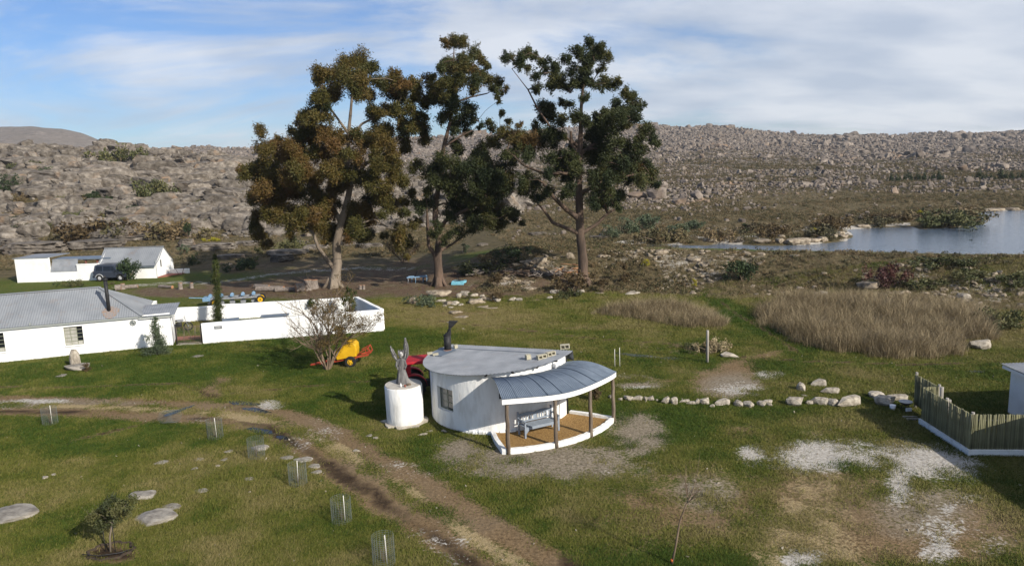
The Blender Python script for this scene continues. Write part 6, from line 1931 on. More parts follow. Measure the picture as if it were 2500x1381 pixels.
rot = np.stack([R.normal(0, .12, len(x)), R.normal(0, .12, len(x)), R.normal(0, .45, len(x))], 1)
pick = R.integers(0, 12, len(x))
vis = visible_filter(P)
P, rot, sc, pick = P[vis], rot[vis], sc[vis], pick[vis]
app = sc[:, 0] / np.linalg.norm(P - _C, axis=1)
o_ = np.argsort(-app)
top = o_[:215]
for i in top:
    o = bpy.data.objects.new('boulder', BOULDER[pick[i]]); COL.objects.link(o)
    o.location = P[i]; o.rotation_euler = rot[i]; o.scale = sc[i]
    tag(o, 'large grey weathered boulder in the jumble of rocks on the left hillside', 'boulder', 'boulders jumbled on the left hillside')
rest = o_[215:]
scatter('boulders', P[rest], rot[rest], sc[rest], pick[rest], proto_col('boulder', BOULDER), 'smaller grey boulders strewn over the left hillside', 'boulders')
LEDGE = [with_mat(rock_mesh('ledge', 240 + i, 4, .5, .17, 18), M['boulder']) for i in range(4)]
# low ledges between the cottage and the hill
lx_, ly_ = [], []
for px, py, w_, h_, lab in ((70, 622, 80, 34, 'broad layered rock ledge behind the court wall at the far left'), (215, 612, 75, 30, 'broad layered rock ledge behind the cottage roof, left'), (300, 590, 90, 16, 'long low ledge above the cottage roof'),
                            (30, 600, 60, 20, 'upper layered ledge at the far left'), (520, 612, 60, 22, 'long grey slab right of the cottage'), (560, 632, 45, 12, 'low grey slab right of the long slab'), (455, 605, 22, 28, 'blocky rock with a green plant right of the cottage'),
                            (690, 625, 60, 18, 'pale slab under the left side of the left tree'), (770, 610, 40, 15, 'pale slab behind the trunk of the left tree'), (525, 650, 9, 13, 'small upright rock beside the round bush'), (895, 606, 38, 14, 'pale pink slab between the left and middle trees'),
                            (850, 600, 30, 12, 'pale slab right of the left trunk'), (720, 600, 40, 14, 'flat slab in the scrub left of the left trunk'), (610, 600, 40, 14, 'flat slab in the scrub below the hill'), (560, 648, 8, 8, 'small pale rock right of the upright rock'),
                            (690, 640, 32, 26, 'dark boulder in the shade of the left tree'), (1310, 575, 26, 10, 'pale slab left of the right trunk'), (1480, 582, 40, 8, 'long pale slab right of the right trunk'), (1180, 600, 16, 9, 'small pale slab beside the blue green bush')):
    g = land(px, py, 60); dist = math.hypot(*(g - _C)); s_ = dist / FOC
    o = bpy.data.objects.new('rock_ledge', LEDGE[(px + py) % 4]); COL.objects.link(o)
    o.scale = (w_ * s_ * 1.1, w_ * s_ * .55, h_ * s_ * .95); o.location = (g[0], g[1] + w_ * s_ * .35, g[2] + h_ * s_ * .25); o.rotation_euler = (0, 0, (px % 5 - 2) * .07)
    tag(o, lab, 'rock')
# far ridge and the plain before it: rocks past counting
n = 270000
yy_ = 84 * (940 / 84) ** R.random(n)
u_ = R.uniform(-.62, .78, n); xx = u_ * yy_
hh = H(xx, yy_)
d_, s_ = seg_dist(xx, yy_, CREST)
den = np.clip(.035 + .12 * ss(100, 170, yy_) + .30 * ss(170, 260, yy_) + .6 * ss(260, 480, yy_), 0, 1) * np.maximum(.15 + 1.5 * ss(.44, .62, fbm(xx * .03, yy_ * .04, 25, 4)), .75 * ss(240, 420, yy_))
den *= np.where((u_ < -.25) & (yy_ < 240), .15, 1)
keep = (R.random(n) < den) & (hh > LAKE_Z + .25) & (yy_ > 84)
xx, yy_, hh = xx[keep], yy_[keep], hh[keep]
sz = (.12 + .30 * R.random(len(xx)) ** 4) * (.7 + .55 * ss(.48, .66, fbm(xx * .016, yy_ * .016, 27, 4))) * (1 + 4.0 * ss(120, 900, yy_)) * (1 + 1.8 * (R.random(len(xx)) < .012)) 
sc = np.stack([sz * R.uniform(.8, 1.7, len(xx)), sz * R.uniform(.8, 1.2, len(xx)), sz * R.uniform(.7, 1.9, len(xx))], 1)
scatter('rocks', np.stack([xx, yy_, hh + sc[:, 2] * .25], 1), np.stack([R.normal(0, .15, len(xx)), R.normal(0, .15, len(xx)), R.uniform(0, 6.3, len(xx))], 1), sc,
        R.integers(0, 6, len(xx)), proto_col('far_rock', FAR), 'countless pinkish grey rocks covering the far ridge and plain', 'rocks')
# rubble on the bare dam face
n = 1700
i_ = R.choice(len(gx), n, p=(ex * (gpx > 1200) + 1e-9) / (ex * (gpx > 1200) + 1e-9).sum())
px_, py_ = gx[i_] + R.normal(0, .25, n), gy[i_] + R.normal(0, .25, n)
sz = .05 + .22 * R.random(n) ** 3
scatter('rubble', np.stack([px_, py_, H(px_, py_) + sz * .2], 1), R.uniform(-.3, .3, (n, 3)) + np.stack([np.zeros(n), np.zeros(n), R.uniform(0, 6, n)], 1), np.stack([sz * 1.3, sz, sz * .8], 1), R.integers(0, 8, n),
        proto_col('stone_piece', TSTONE), 'pale rubble scattered over the face of the dam', 'rubble')

# ------------------------------------------------------------------ leaf clouds, shrubs, grass
def leaf_cloud(C_, rad, n, ln, wd, droop=.0, seed=0, tint=(.5, .25), shell=.5, sub=8, sp=.26, zsc=.85):
    """n leaf faces spread through blobs C_ (k,3) of radius rad (k,) -> verts, quads, tint"""
    r = np.random.default_rng(seed)
    C_ = np.asarray(C_, float); rad = np.asarray(rad, float)
    k = r.choice(len(C_), n, p=rad ** 2 / (rad ** 2).sum())
    subc = r.normal(size=(len(C_), sub, 3)); subc /= np.linalg.norm(subc, axis=2)[..., None]
    subc *= (shell + (1 - shell) * r.random((len(C_), sub, 1))) * .92
    j = r.integers(0, sub, n)
    off = r.normal(size=(n, 3)) * sp + subc[k, j]
    c = C_[k] + off * rad[k][:, None] * np.array([1, 1, zsc])
    d = r.normal(size=(n, 3)); d /= np.linalg.norm(d, axis=1)[:, None]
    d[:, 2] = d[:, 2] * (1 - droop) - droop
    d /= np.linalg.norm(d, axis=1)[:, None]
    s_ = np.cross(d, r.normal(size=(n, 3))); s_ /= np.linalg.norm(s_, axis=1)[:, None]
    L_ = ln * r.uniform(.6, 1.3, n)[:, None]; W_ = wd * r.uniform(.6, 1.3, n)[:, None]
    v = np.stack([c - d * L_ / 2, c + s_ * W_ / 2, c + d * L_ / 2, c - s_ * W_ / 2], 1).reshape(-1, 3)
    q = np.arange(n * 4).reshape(n, 4)
    bt = r.normal(tint[0], tint[1], len(C_))
    t = np.clip(bt[k] + r.normal(0, .09, n), 0, 1)
    return v, q, np.repeat(t, 4), k
def leaf_mesh(name, v, q, t, m):
    me = mesh_np(name, v, None, q, False)
    a = me.attributes.new('tint', 'FLOAT', 'POINT'); a.data.foreach_set('value', t.astype(np.float32))
    me.materials.append(m); return me
def tubes_mesh(name, segs, m, n=5):
    """segs: list of (points, radii)"""
    mb = MB()
    for p, r in segs: mb.tube(p, r, n, True, False)
    me = mb.mesh(name); me.materials.append(m); return me
def shrub_proto(seed, kind):
    r = np.random.default_rng(seed)
    k = 14
    if kind == 'round':
        C_ = r.normal(size=(k, 3)) * [.38, .38, .24] + [0, 0, .48]; C_[:, 2] = np.abs(C_[:, 2]); rd = r.uniform(.22, .36, k)
    elif kind == 'upright':
        C_ = np.stack([r.normal(0, .2, k), r.normal(0, .2, k), r.uniform(.2, 1.25, k)], 1); rd = r.uniform(.16, .28, k)
    else:
        C_ = r.normal(size=(k, 3)) * [.55, .45, .10] + [0, 0, .22]; C_[:, 2] = np.abs(C_[:, 2]); rd = r.uniform(.2, .32, k)
    v, q, t, _ = leaf_cloud(C_, rd, 1300, .13, .06, .0, seed, (.5, .22))
    segs = []
    for c in C_[:9]:
        segs.append(([(0, 0, -.1), tuple(c * .5 + r.normal(0, .04, 3)), tuple(c)], [.025, .016, .006]))
    return (v, q, t), segs
SH = {}
for kind in ('round', 'upright', 'low'):
    for s_ in range(3): SH[(kind, s_)] = shrub_proto(300 + s_ + len(SH), kind)
_cache = {}
def shrub(px, py, w, kind, m, label, group=None, hscale=1.0, name='shrub', cat='shrub', y0=16.0, hpx=None):
    g = land(px, py, y0); dist = math.hypot(*(g - _C)); s_ = w * dist / FOC
    v = random.randrange(3); key = (kind, v, m)
    if key not in _cache:
        (vv, q, t), segs = SH[(kind, v)]
        _cache[key] = (leaf_mesh('foliage', vv, q, t, M[m]), tubes_mesh('stem', segs, M['twig'], 4))
    o = empty(name, g, random.uniform(0, 6.28), label, cat, group)
    o.scale = (s_ / .75, s_ / .75, s_ / .75 * hscale)
    link('foliage', _cache[key][0], None, o); link('stem', _cache[key][1], None, o)
    return o
SHR = [
 (310, 684, 26, 'round', 'dark_bush', 'dark round flowering bush in front of the parked car', 1.55), (472, 646, 14, 'round', 'dark_bush', 'small dark round bush right of the cottage', 1.2),
 (180, 697, 18, 'low', 'bush', 'low green bush on the ridge line of the farmhouse roof', 1.0), (450, 622, 16, 'upright', 'grey_bush', 'light green plant on the blocky rock by the cottage', .8),
 (1815, 688, 40, 'round', 'dark_bush', 'large dark green bush on the dam bank', 1.1), (2168, 706, 34, 'round', 'red_bush', 'maroon shrub beside the white slab on the dam bank', 1.25), (1402, 712, 40, 'round', 'brown_bush', 'dark brown shrub at the foot of the right tree', .95),
 (1140, 618, 15, 'upright', 'grey_bush', 'blue green bush right of the middle trunk', .9), (1250, 640, 34, 'round', 'dark_bush', 'dark bush on the bank in the tree shade', .9), (1190, 660, 60, 'low', 'bush', 'wide low scrub in the shade between two trees', .5),
 (1470, 715, 22, 'upright', 'brown_bush', 'brown upright shrub right of the right trunk', .9), (1525, 690, 20, 'upright', 'brown_bush', 'thin dark shrub on the bank right of the right tree', 1.4), (1215, 706, 22, 'upright', 'brown_bush', 'thin brown shrub right of the turquoise mower', 1.0), (1040, 742, 26, 'low', 'grey_bush', 'grey bush on the broad pinkish rock', 1.3),
 (1148, 730, 14, 'upright', 'bush', 'green tuft between pale rocks of the rock group', .7), (1215, 735, 22, 'round', 'brown_bush', 'dark brown shrub behind the right of the rock group', .9), (1390, 726, 26, 'low', 'bush', 'green creeper at the foot of the dark brown shrub', 1.0),
 (2310, 552, 52, 'low', 'bush', 'olive brown scrub on the little peninsula in the lake, middle', .8), (2262, 551, 26, 'round', 'bush', 'greenish scrub at the left of the little peninsula', .7), (2362, 546, 28, 'round', 'bush', 'green scrub at the tip of the little peninsula', .75), (2330, 540, 55, 'low', 'scrub', 'grey brown scrub along the back of the peninsula', .6),
 (2160, 545, 36, 'low', 'scrub', 'grey scrub at the water left of the peninsula', .6), (2212, 540, 30, 'low', 'brown_bush', 'dark scrub at the root of the peninsula', .8), (2130, 538, 30, 'low', 'brown_bush', 'dark low scrub by the lake left of the peninsula', .7), (2245, 530, 12, 'upright', 'yellow_bush', 'yellow flowering bush above the peninsula', .7),
 (2005, 580, 40, 'low', 'scrub', 'grey brown scrub behind the cream shore rocks', .9), (2040, 560, 40, 'low', 'brown_bush', 'dark scrub upslope of the cream shore rocks', 1.0), (1790, 580, 9, 'upright', 'yellow_bush', 'yellow bush left of the cream shore rocks', .7), (1985, 566, 9, 'upright', 'yellow_bush', 'yellow bush among the scrub above the shore rocks', .7),
 (1580, 648, 12, 'round', 'yellow_bush', 'yellow flowering bush on the dam bank', .8), (1695, 700, 9, 'upright', 'yellow_bush', 'yellow flowering stalk at the top of the dry reeds', 1.2), (2305, 614, 16, 'upright', 'dark_bush', 'dark bush on the dam crest, left of the pair', .8), (2358, 614, 18, 'upright', 'bush', 'green bush on the dam crest, right of the pair', .8),
 (2230, 612, 18, 'low', 'bush', 'low tuft on the dam crest', 1.0), (1490, 580, 24, 'round', 'grey_bush', 'grey green bush right of the right trunk, nearest', .9), (1535, 570, 30, 'round', 'grey_bush', 'grey green bush in the thicket beyond the right tree', .9), (1575, 560, 32, 'round', 'grey_bush', 'tallest grey green bush beyond the right tree', 1.0),
 (1650, 572, 28, 'round', 'grey_bush', 'grey green bush right of the thicket', .8), (1690, 562, 26, 'round', 'grey_bush', 'grey green bush at the right end of the thicket', .8), (1820, 566, 14, 'upright', 'dark_bush', 'single dark green bush above the lake inlet', .8),
 (1900, 575, 40, 'low', 'brown_bush', 'brown heath mound above the lake inlet', 1.0), (1750, 590, 40, 'low', 'scrub', 'grey heath along the lake inlet', 1.0), (1620, 592, 50, 'low', 'scrub', 'grey heath at the left end of the lake', .9),
 (35, 466, 28, 'round', 'dark_bush', 'dark green bush on the hillside at the left edge', .8), (225, 500, 18, 'upright', 'dark_bush', 'upright dark bush among the hillside boulders', .9), (368, 482, 40, 'low', 'bush', 'wide green bush among the hillside boulders', 1.2), (295, 402, 44, 'low', 'bush', 'wide green bush near the crest of the hill', 1.2),
 (182, 384, 14, 'round', 'dark_bush', 'small dark bush on the crest of the hill', .9), (280, 412, 22, 'round', 'dark_bush', 'dark bush below the wide crest bush', .7), (95, 415, 26, 'low', 'bush', 'pale bush high on the left hill', 1.0), (460, 590, 12, 'upright', 'dark_bush', 'tall dark shrub standing below the boulder slope', 2.0),
 (290, 560, 18, 'round', 'bush', 'olive bush wedged between large boulders', .9), (200, 540, 34, 'low', 'bush', 'olive scrub in the gap of the boulder slope', .9), (100, 560, 24, 'low', 'bush', 'olive scrub on the lower boulder slope', .9), (500, 495, 12, 'round', 'bush', 'small yellow green bush right on the slope', .7),
 (520, 588, 16, 'low', 'yellow_bush', 'bright yellow green cushion below the hill', .7), (250, 580, 70, 'low', 'brown_bush', 'long brown scrub band below the boulders', .8), (400, 575, 60, 'low', 'scrub', 'grey brown scrub below the boulders, right', .8), (420, 530, 18, 'round', 'bush', 'olive bush beside the layered cliff', .9),
 (610, 655, 30, 'low', 'dark_bush', 'dark bush at the edge of the tree shade', 1.0), (720, 610, 40, 'low', 'bush', 'green bush under the hanging branches of the left tree', .9), (610, 640, 20, 'low', 'bush', 'low bush in the scrub right of the cottage', .9),
 (1745, 860, 30, 'low', 'reed', 'dry grass clump beside the lone pole', 1.3), (1700, 852, 24, 'low', 'bush', 'dull green grass clump left of the lone pole', .9), (2450, 800, 40, 'low', 'bush', 'dull green rushes at the right edge', 1.2), (1455, 975, 22, 'upright', 'brown_bush', 'thin brown shrub behind the porch posts', 1.6),
 (212, 906, 14, 'upright', 'brown_bush', 'small brown weed beside the standing stone', .7), (765, 770, 20, 'upright', 'cypress', 'olive green shrub inside the yard wall behind the willow', 1.2), (855, 780, 22, 'upright', 'cypress', 'tall olive shrub right behind the willow', 2.0), (270, 694, 8, 'low', 'bush', 'small weed by the tree stumps', .8),
 (2480, 690, 40, 'low', 'bush', 'green scrub at the right end of the dam bank', .7), (2360, 680, 40, 'low', 'bush', 'green scrub on the dam bank right of the maroon shrub', .6), (2260, 700, 40, 'low', 'bush', 'green scrub beside the maroon shrub', .7), (2300, 650, 50, 'low', 'bush', 'green scrub high on the right dam bank', .6)]
for px, py, w_, kind, m, lab, hs in SHR:
    shrub(px, py, w_, kind, m, lab, None, hs * 1.0, y0=70 if py < 600 else 16)
rB = random.Random(12)
for i in range(34):
    px, py = rB.uniform(0, 640), rB.uniform(395, 565)
    shrub(px, py, rB.uniform(8, 22), rB.choice(['low', 'round', 'low']), rB.choice(['bush', 'bush', 'dark_bush', 'scrub']), 'small olive bush between the boulders of the left hillside', 'small bushes between the hillside boulders', rB.uniform(.6, 1.0), y0=95)
# far conifers
cv = []
rC = np.random.default_rng(5)
for s_ in range(3):
    C_ = np.stack([rC.normal(0, .06, 18), rC.normal(0, .06, 18), np.linspace(.12, 1.0, 18)], 1)
    rd = .26 * (1.08 - C_[:, 2]) + .03
    v, q, t, _ = leaf_cloud(C_, rd, 420, .12, .06, .3, 40 + s_, (.4, .2)); cv.append((leaf_mesh('crown', v, q, t, M['dark_bush']), tubes_mesh('trunk', [([(0, 0, -.1), (0, 0, .9)], [.03, .01])], M['bark'], 5)))
for i in range(38):
    px = 2165 + (i * 7.3 if i < 20 else 210 + (i - 20) * 11) + random.uniform(-4, 4)
    px = min(px, 2540)
    g = land(px, 441 - (px - 2165) * .012 + random.uniform(-2, 3), 90); dist = np.linalg.norm(g - _C)
    hgt = random.uniform(9, 22) * dist / FOC * (1.25 if i > 20 else 1)
    o = empty('conifer', g, random.uniform(0, 6), 'small dark conifer in the distant row below the right ridge', 'tree', 'distant conifers below the ridge'); o.scale = (hgt * .9, hgt * .9, hgt)
    a_, b_ = cv[i % 3]; link('crown', a_, None, o); link('trunk', b_, None, o)

# scrub cover on plain, bank and hill
(vv, q, t), _s = SH[('low', 0)]
def mini(seed, n, ln, wd):
    r = np.random.default_rng(seed); k = 6
    C_ = np.abs(r.normal(size=(k, 3))) * [.5, .5, .22]; C_[:, :2] *= np.sign(r.normal(size=(k, 2)))
    v, q, t, _ = leaf_cloud(C_, r.uniform(.25, .4, k), n, ln, wd, -.2, seed, (.5, .2)); return leaf_mesh('scrub', v, q, t, M['scrub'])
SCR = [mini(400 + i, 130, .26, .12) for i in range(5)]
n = 85000
yy_ = 56 * (520 / 56) ** R.random(n); u_ = R.uniform(-.8, .85, n); xx = u_ * yy_; hh = H(xx, yy_)
d_, s_ = seg_dist(xx, yy_, CREST)
uu_ = xx / yy_
okb = (hh > LAKE_Z + .12) & (yy_ > 84)
face_ok = (s_ < 0) & (d_ < 12.5) & (xx > -3)
behind = (s_ > 0) & (yy_ > 73) & (hh > LAKE_Z + .12) & (xx > -6)
left_ok = (xx <= -6) & (yy_ > 86)
nse = fbm(xx * .09, yy_ * .09, 35, 4)
pk = np.where(left_ok, .55, np.where(behind, .85, np.where(face_ok, .8, 0))) * (.3 + 1.2 * ss(.4, .6, nse))
keep = (R.random(n) < pk)
p2_, _ = seg_dist(xx, yy_, PATH2); keep &= p2_ > 1.4
xx, yy_, hh = xx[keep], yy_[keep], hh[keep]
sz = R.uniform(.28, .75, len(xx)) * (1 + 1.6 * ss(120, 400, yy_))
scatter('heath_scrub', np.stack([xx, yy_, hh - .05], 1), np.stack([0 * xx, 0 * xx, R.uniform(0, 6.3, len(xx))], 1), np.stack([sz, sz, sz * R.uniform(.6, 1.1, len(xx))], 1),
        R.integers(0, 5, len(xx)), proto_col('scrub', SCR), 'low brown and olive heath covering the plain, bank and hill', 'scrub')

# reeds
def tuft(seed, nb, hgt, spread, w, lean, m, seg=3, tint=(.5, .25)):
    r = np.random.default_rng(seed); V, Qd, T = [], [], []
    for b in range(nb):
        a = r.uniform(0, 6.28); b0 = np.array([r.normal(0, spread), r.normal(0, spread), 0]); hh_ = hgt * r.uniform(.55, 1.1); ln = lean * r.uniform(.3, 1.3)
        dv = np.array([math.cos(a), math.sin(a), 0]); sv = np.array([-math.sin(a + .6), math.cos(a + .6), 0])
        k = len(V); tt = np.clip(r.normal(*tint), 0, 1)
        for i in range(seg + 1):
            f = i / seg; c = b0 + dv * (ln * hh_ * f * f) + np.array([0, 0, hh_ * (f - .25 * lean * f * f)])
            ww = w * (1 - .85 * f)
            V += [c - sv * ww / 2, c + sv * ww / 2]; T += [tt, tt]
        for i in range(seg): Qd.append((k + 2 * i, k + 2 * i + 1, k + 2 * i + 3, k + 2 * i + 2))
    return leaf_mesh('tuft', np.array(V), np.array(Qd), np.array(T), m)
RT = [tuft(500 + i, 40, 1.0, .20, .02, .75, M['reed']) for i in range(6)]
RCOL = proto_col('reed_tuft', RT)
def reed_bed(poly, dens, hgt, label, seed):
    pg_ = [tuple(land(x, y, 16)[:2]) for x, y in poly]
    xs_ = [p[0] for p in pg_]; ys_ = [p[1] for p in pg_]
    ar = (max(xs_) - min(xs_)) * (max(ys_) - min(ys_)); n = int(ar * dens)
    x = R.uniform(min(xs_), max(xs_), n); y = R.uniform(min(ys_), max(ys_), n)
    wx = x + 1.2 * (fbm(x * .5, y * .5, seed, 3) - .5); wy = y + 1.2 * (fbm(x * .5 + 9, y * .5, seed, 3) - .5)
    k = inside(wx, wy, pg_) & (fbm(x * .4, y * .4, seed + 3, 3) > .30)
    x, y = x[k], y[k]
    ed, _ = seg_dist(x, y, pg_ + [pg_[0]])
    s_ = hgt * (.55 + .45 * ss(0, 1.2, ed + .8 * (fbm(x, y, seed + 8, 3) - .3))) * R.uniform(.5, 1.25, len(x)) * (.75 + .5 * fbm(x * .35, y * .35, seed + 5, 3))
    scatter('reed_bed', np.stack([x, y, H(x, y) - .03], 1), np.stack([R.normal(.08, .1, len(x)), R.normal(0, .12, len(x)), R.uniform(0, 6.3, len(x))], 1), np.stack([s_, s_, s_], 1), R.integers(0, 6, len(x)), RCOL, label, 'reeds')
reed_bed([(1850, 790), (1900, 812), (1945, 838), (2010, 858), (2120, 872), (2200, 878), (2310, 872), (2350, 850), (2430, 832), (2435, 790), (2380, 760), (2250, 742), (2100, 728), (2010, 730), (1940, 740), (1880, 750), (1840, 768)], 11, 1.2, 'large bed of tall dry tan reeds below the dam', 1)
reed_bed([(1440, 768), (1540, 778), (1620, 790), (1700, 804), (1780, 808), (1775, 785), (1735, 762), (1650, 748), (1560, 744), (1480, 755)], 12, .95, 'smaller bed of dry tan reeds left of the green path', 2)
reed_bed([(1690, 708), (1800, 720), (1900, 735), (1980, 728), (2060, 722), (1960, 708), (1860, 700), (1760, 692), (1690, 694)], 5, .55, 'thin strip of dry grass along the foot of the dam', 3)
reed_bed([(1520, 842), (1600, 852), (1700, 868), (1760, 866), (1700, 845), (1600, 835)], 5, .40, 'low strip of rank dry grass left of the lone pole', 4)
reed_bed([(2060, 728), (2200, 738), (2330, 752), (2460, 770), (2510, 790), (2510, 760), (2400, 735), (2250, 722), (2100, 716)], 4, .5, 'sparse dry grass between the big reed bed and the dam', 5)

# straw-coloured tussocks over the dam bank and the plain beside the lake
n = 60000
y = 46 * (150 / 46) ** R.random(n); x = R.uniform(-.75, .85, n) * y
d_, sd_ = seg_dist(x, y, CREST); hh = H(x, y)
ok = ((sd_ < 0) & (d_ < 13.5) & (x > -3)) | ((y > 74) & (hh > LAKE_Z + .15) & (sd_ > 0) & (x > -6)) | ((x < -6) & (y > 88))
ok &= R.random(n) < .25 + .9 * ss(.38, .6, fbm(x * .2, y * .2, 151, 4))
p2_, _ = seg_dist(x, y, PATH2); ok &= p2_ > 1.2
x, y, hh = x[ok], y[ok], hh[ok]
s_ = R.uniform(.14, .42, len(x))
scatter('dry_tussocks', np.stack([x, y, hh - .02], 1), np.stack([0 * x, 0 * x, R.uniform(0, 6.3, len(x))], 1), np.stack([s_ * 1.2, s_ * 1.2, s_], 1), R.integers(0, 6, len(x)), RCOL, 'straw coloured tussocks over the dam bank and plain', 'dry grass')

# lawn: short blades over everything that is not bare
GT = [tuft(600 + i, 9, .075, .10, .011, .9, None or M['bush'], 2, (.5, .3)) for i in range(5)]
gm_, t_, b_ = principled('grass_blades')
b_.inputs['Roughness'].default_value = .8; b_.inputs['Specular IOR Level'].default_value = .15
geo = N(t_, 'ShaderNodeNewGeometry'); oi = N(t_, 'ShaderNodeObjectInfo')
tn = N(t_, 'ShaderNodeAttribute', attribute_name='tone', attribute_type='INSTANCER')
rp = N(t_, 'ShaderNodeValToRGB'); el = rp.color_ramp.elements
el[0].position = .1; el[0].color = (.038, .068, .008, 1); el[1].position = 1.0; el[1].color = (.22, .18, .075, 1)
e = el.new(.42); e.color = (.116, .121, .020, 1)
L(t_, MATH(t_, 'ADD', tn.outputs['Fac'], MATH(t_, 'MULTIPLY', MATH(t_, 'SUBTRACT', oi.outputs['Random'], .5), .45)), rp.inputs[0]); L(t_, rp.outputs[0], b_.inputs['Base Color'])
for g in GT: g.materials.clear(); g.materials.append(gm_)
n = 330000
y = 15 + 45 * R.random(n) ** 1.4; x = R.uniform(-.78, .80, n) * (y + 4)
from_tree = None
def sample_mask(arr, x, y):          # nearest vertex of the terrain fan
    j = np.clip(np.round(np.interp(y, _yy, np.arange(NV))).astype(int), 0, NV - 1)
    i = np.clip(np.round((x / (y + 30) + 1.05) / 2.10 * (NU - 1)).astype(int), 0, NU - 1)
    return arr[j * NU + i]
bare = np.maximum.reduce([sample_mask(a, x, y) for a in (dirt, sand * .9, gravel, litter * .8)])
fn = fbm(x * 1.3, y * 1.3, 45, 4)
keep = (bare + (fn - .5) * .9 < .42 + .25 * R.random(n))
HUTIN = (np.hypot(x - HX, y - HY) < 3.1) | (np.hypot(x - dc[0], y - dc[1]) < .95)
pr_ = np.hypot(x - HX, y - HY); pan = np.arctan2(y - HY, x - HX)
HUTIN |= (pr_ < 5.3) & (pan > math.radians(-97)) & (pan < math.radians(-21))
keep &= ~HUTIN
# not inside the farmhouse
hxl = (x - hr[0]) * math.cos(ha) + (y - hr[1]) * math.sin(ha); hyl = -(x - hr[0]) * math.sin(ha) + (y - hr[1]) * math.cos(ha)
keep &= ~((hxl < .05) & (hyl > -.03) & (hyl < 5.4))
x, y = x[keep], y[keep]
s_ = R.uniform(.6, 1.35, len(x)) * (.7 + .6 * fbm(x * .3, y * .3, 47, 3)) * (1 + .015 * (y - 15))
scatter('lawn_grass', np.stack([x, y, H(x, y) - .005], 1), np.stack([0 * x, 0 * x, R.uniform(0, 6.3, len(x))], 1), np.stack([s_ * 1.25, s_ * 1.25, s_], 1), R.integers(0, 5, len(x)), proto_col('grass_tuft', GT), 'short patchy grass of the lawn', 'grass',
        np.clip(.36 + .54 * sample_mask(dry, x, y) - .32 * sample_mask(lush, x, y) + 1.15 * (fbm(x * .7, y * .7, 49, 4) - .5) + .8 * (fbm(x * 2.6, y * 2.6, 53, 3) - .5), 0, 1))

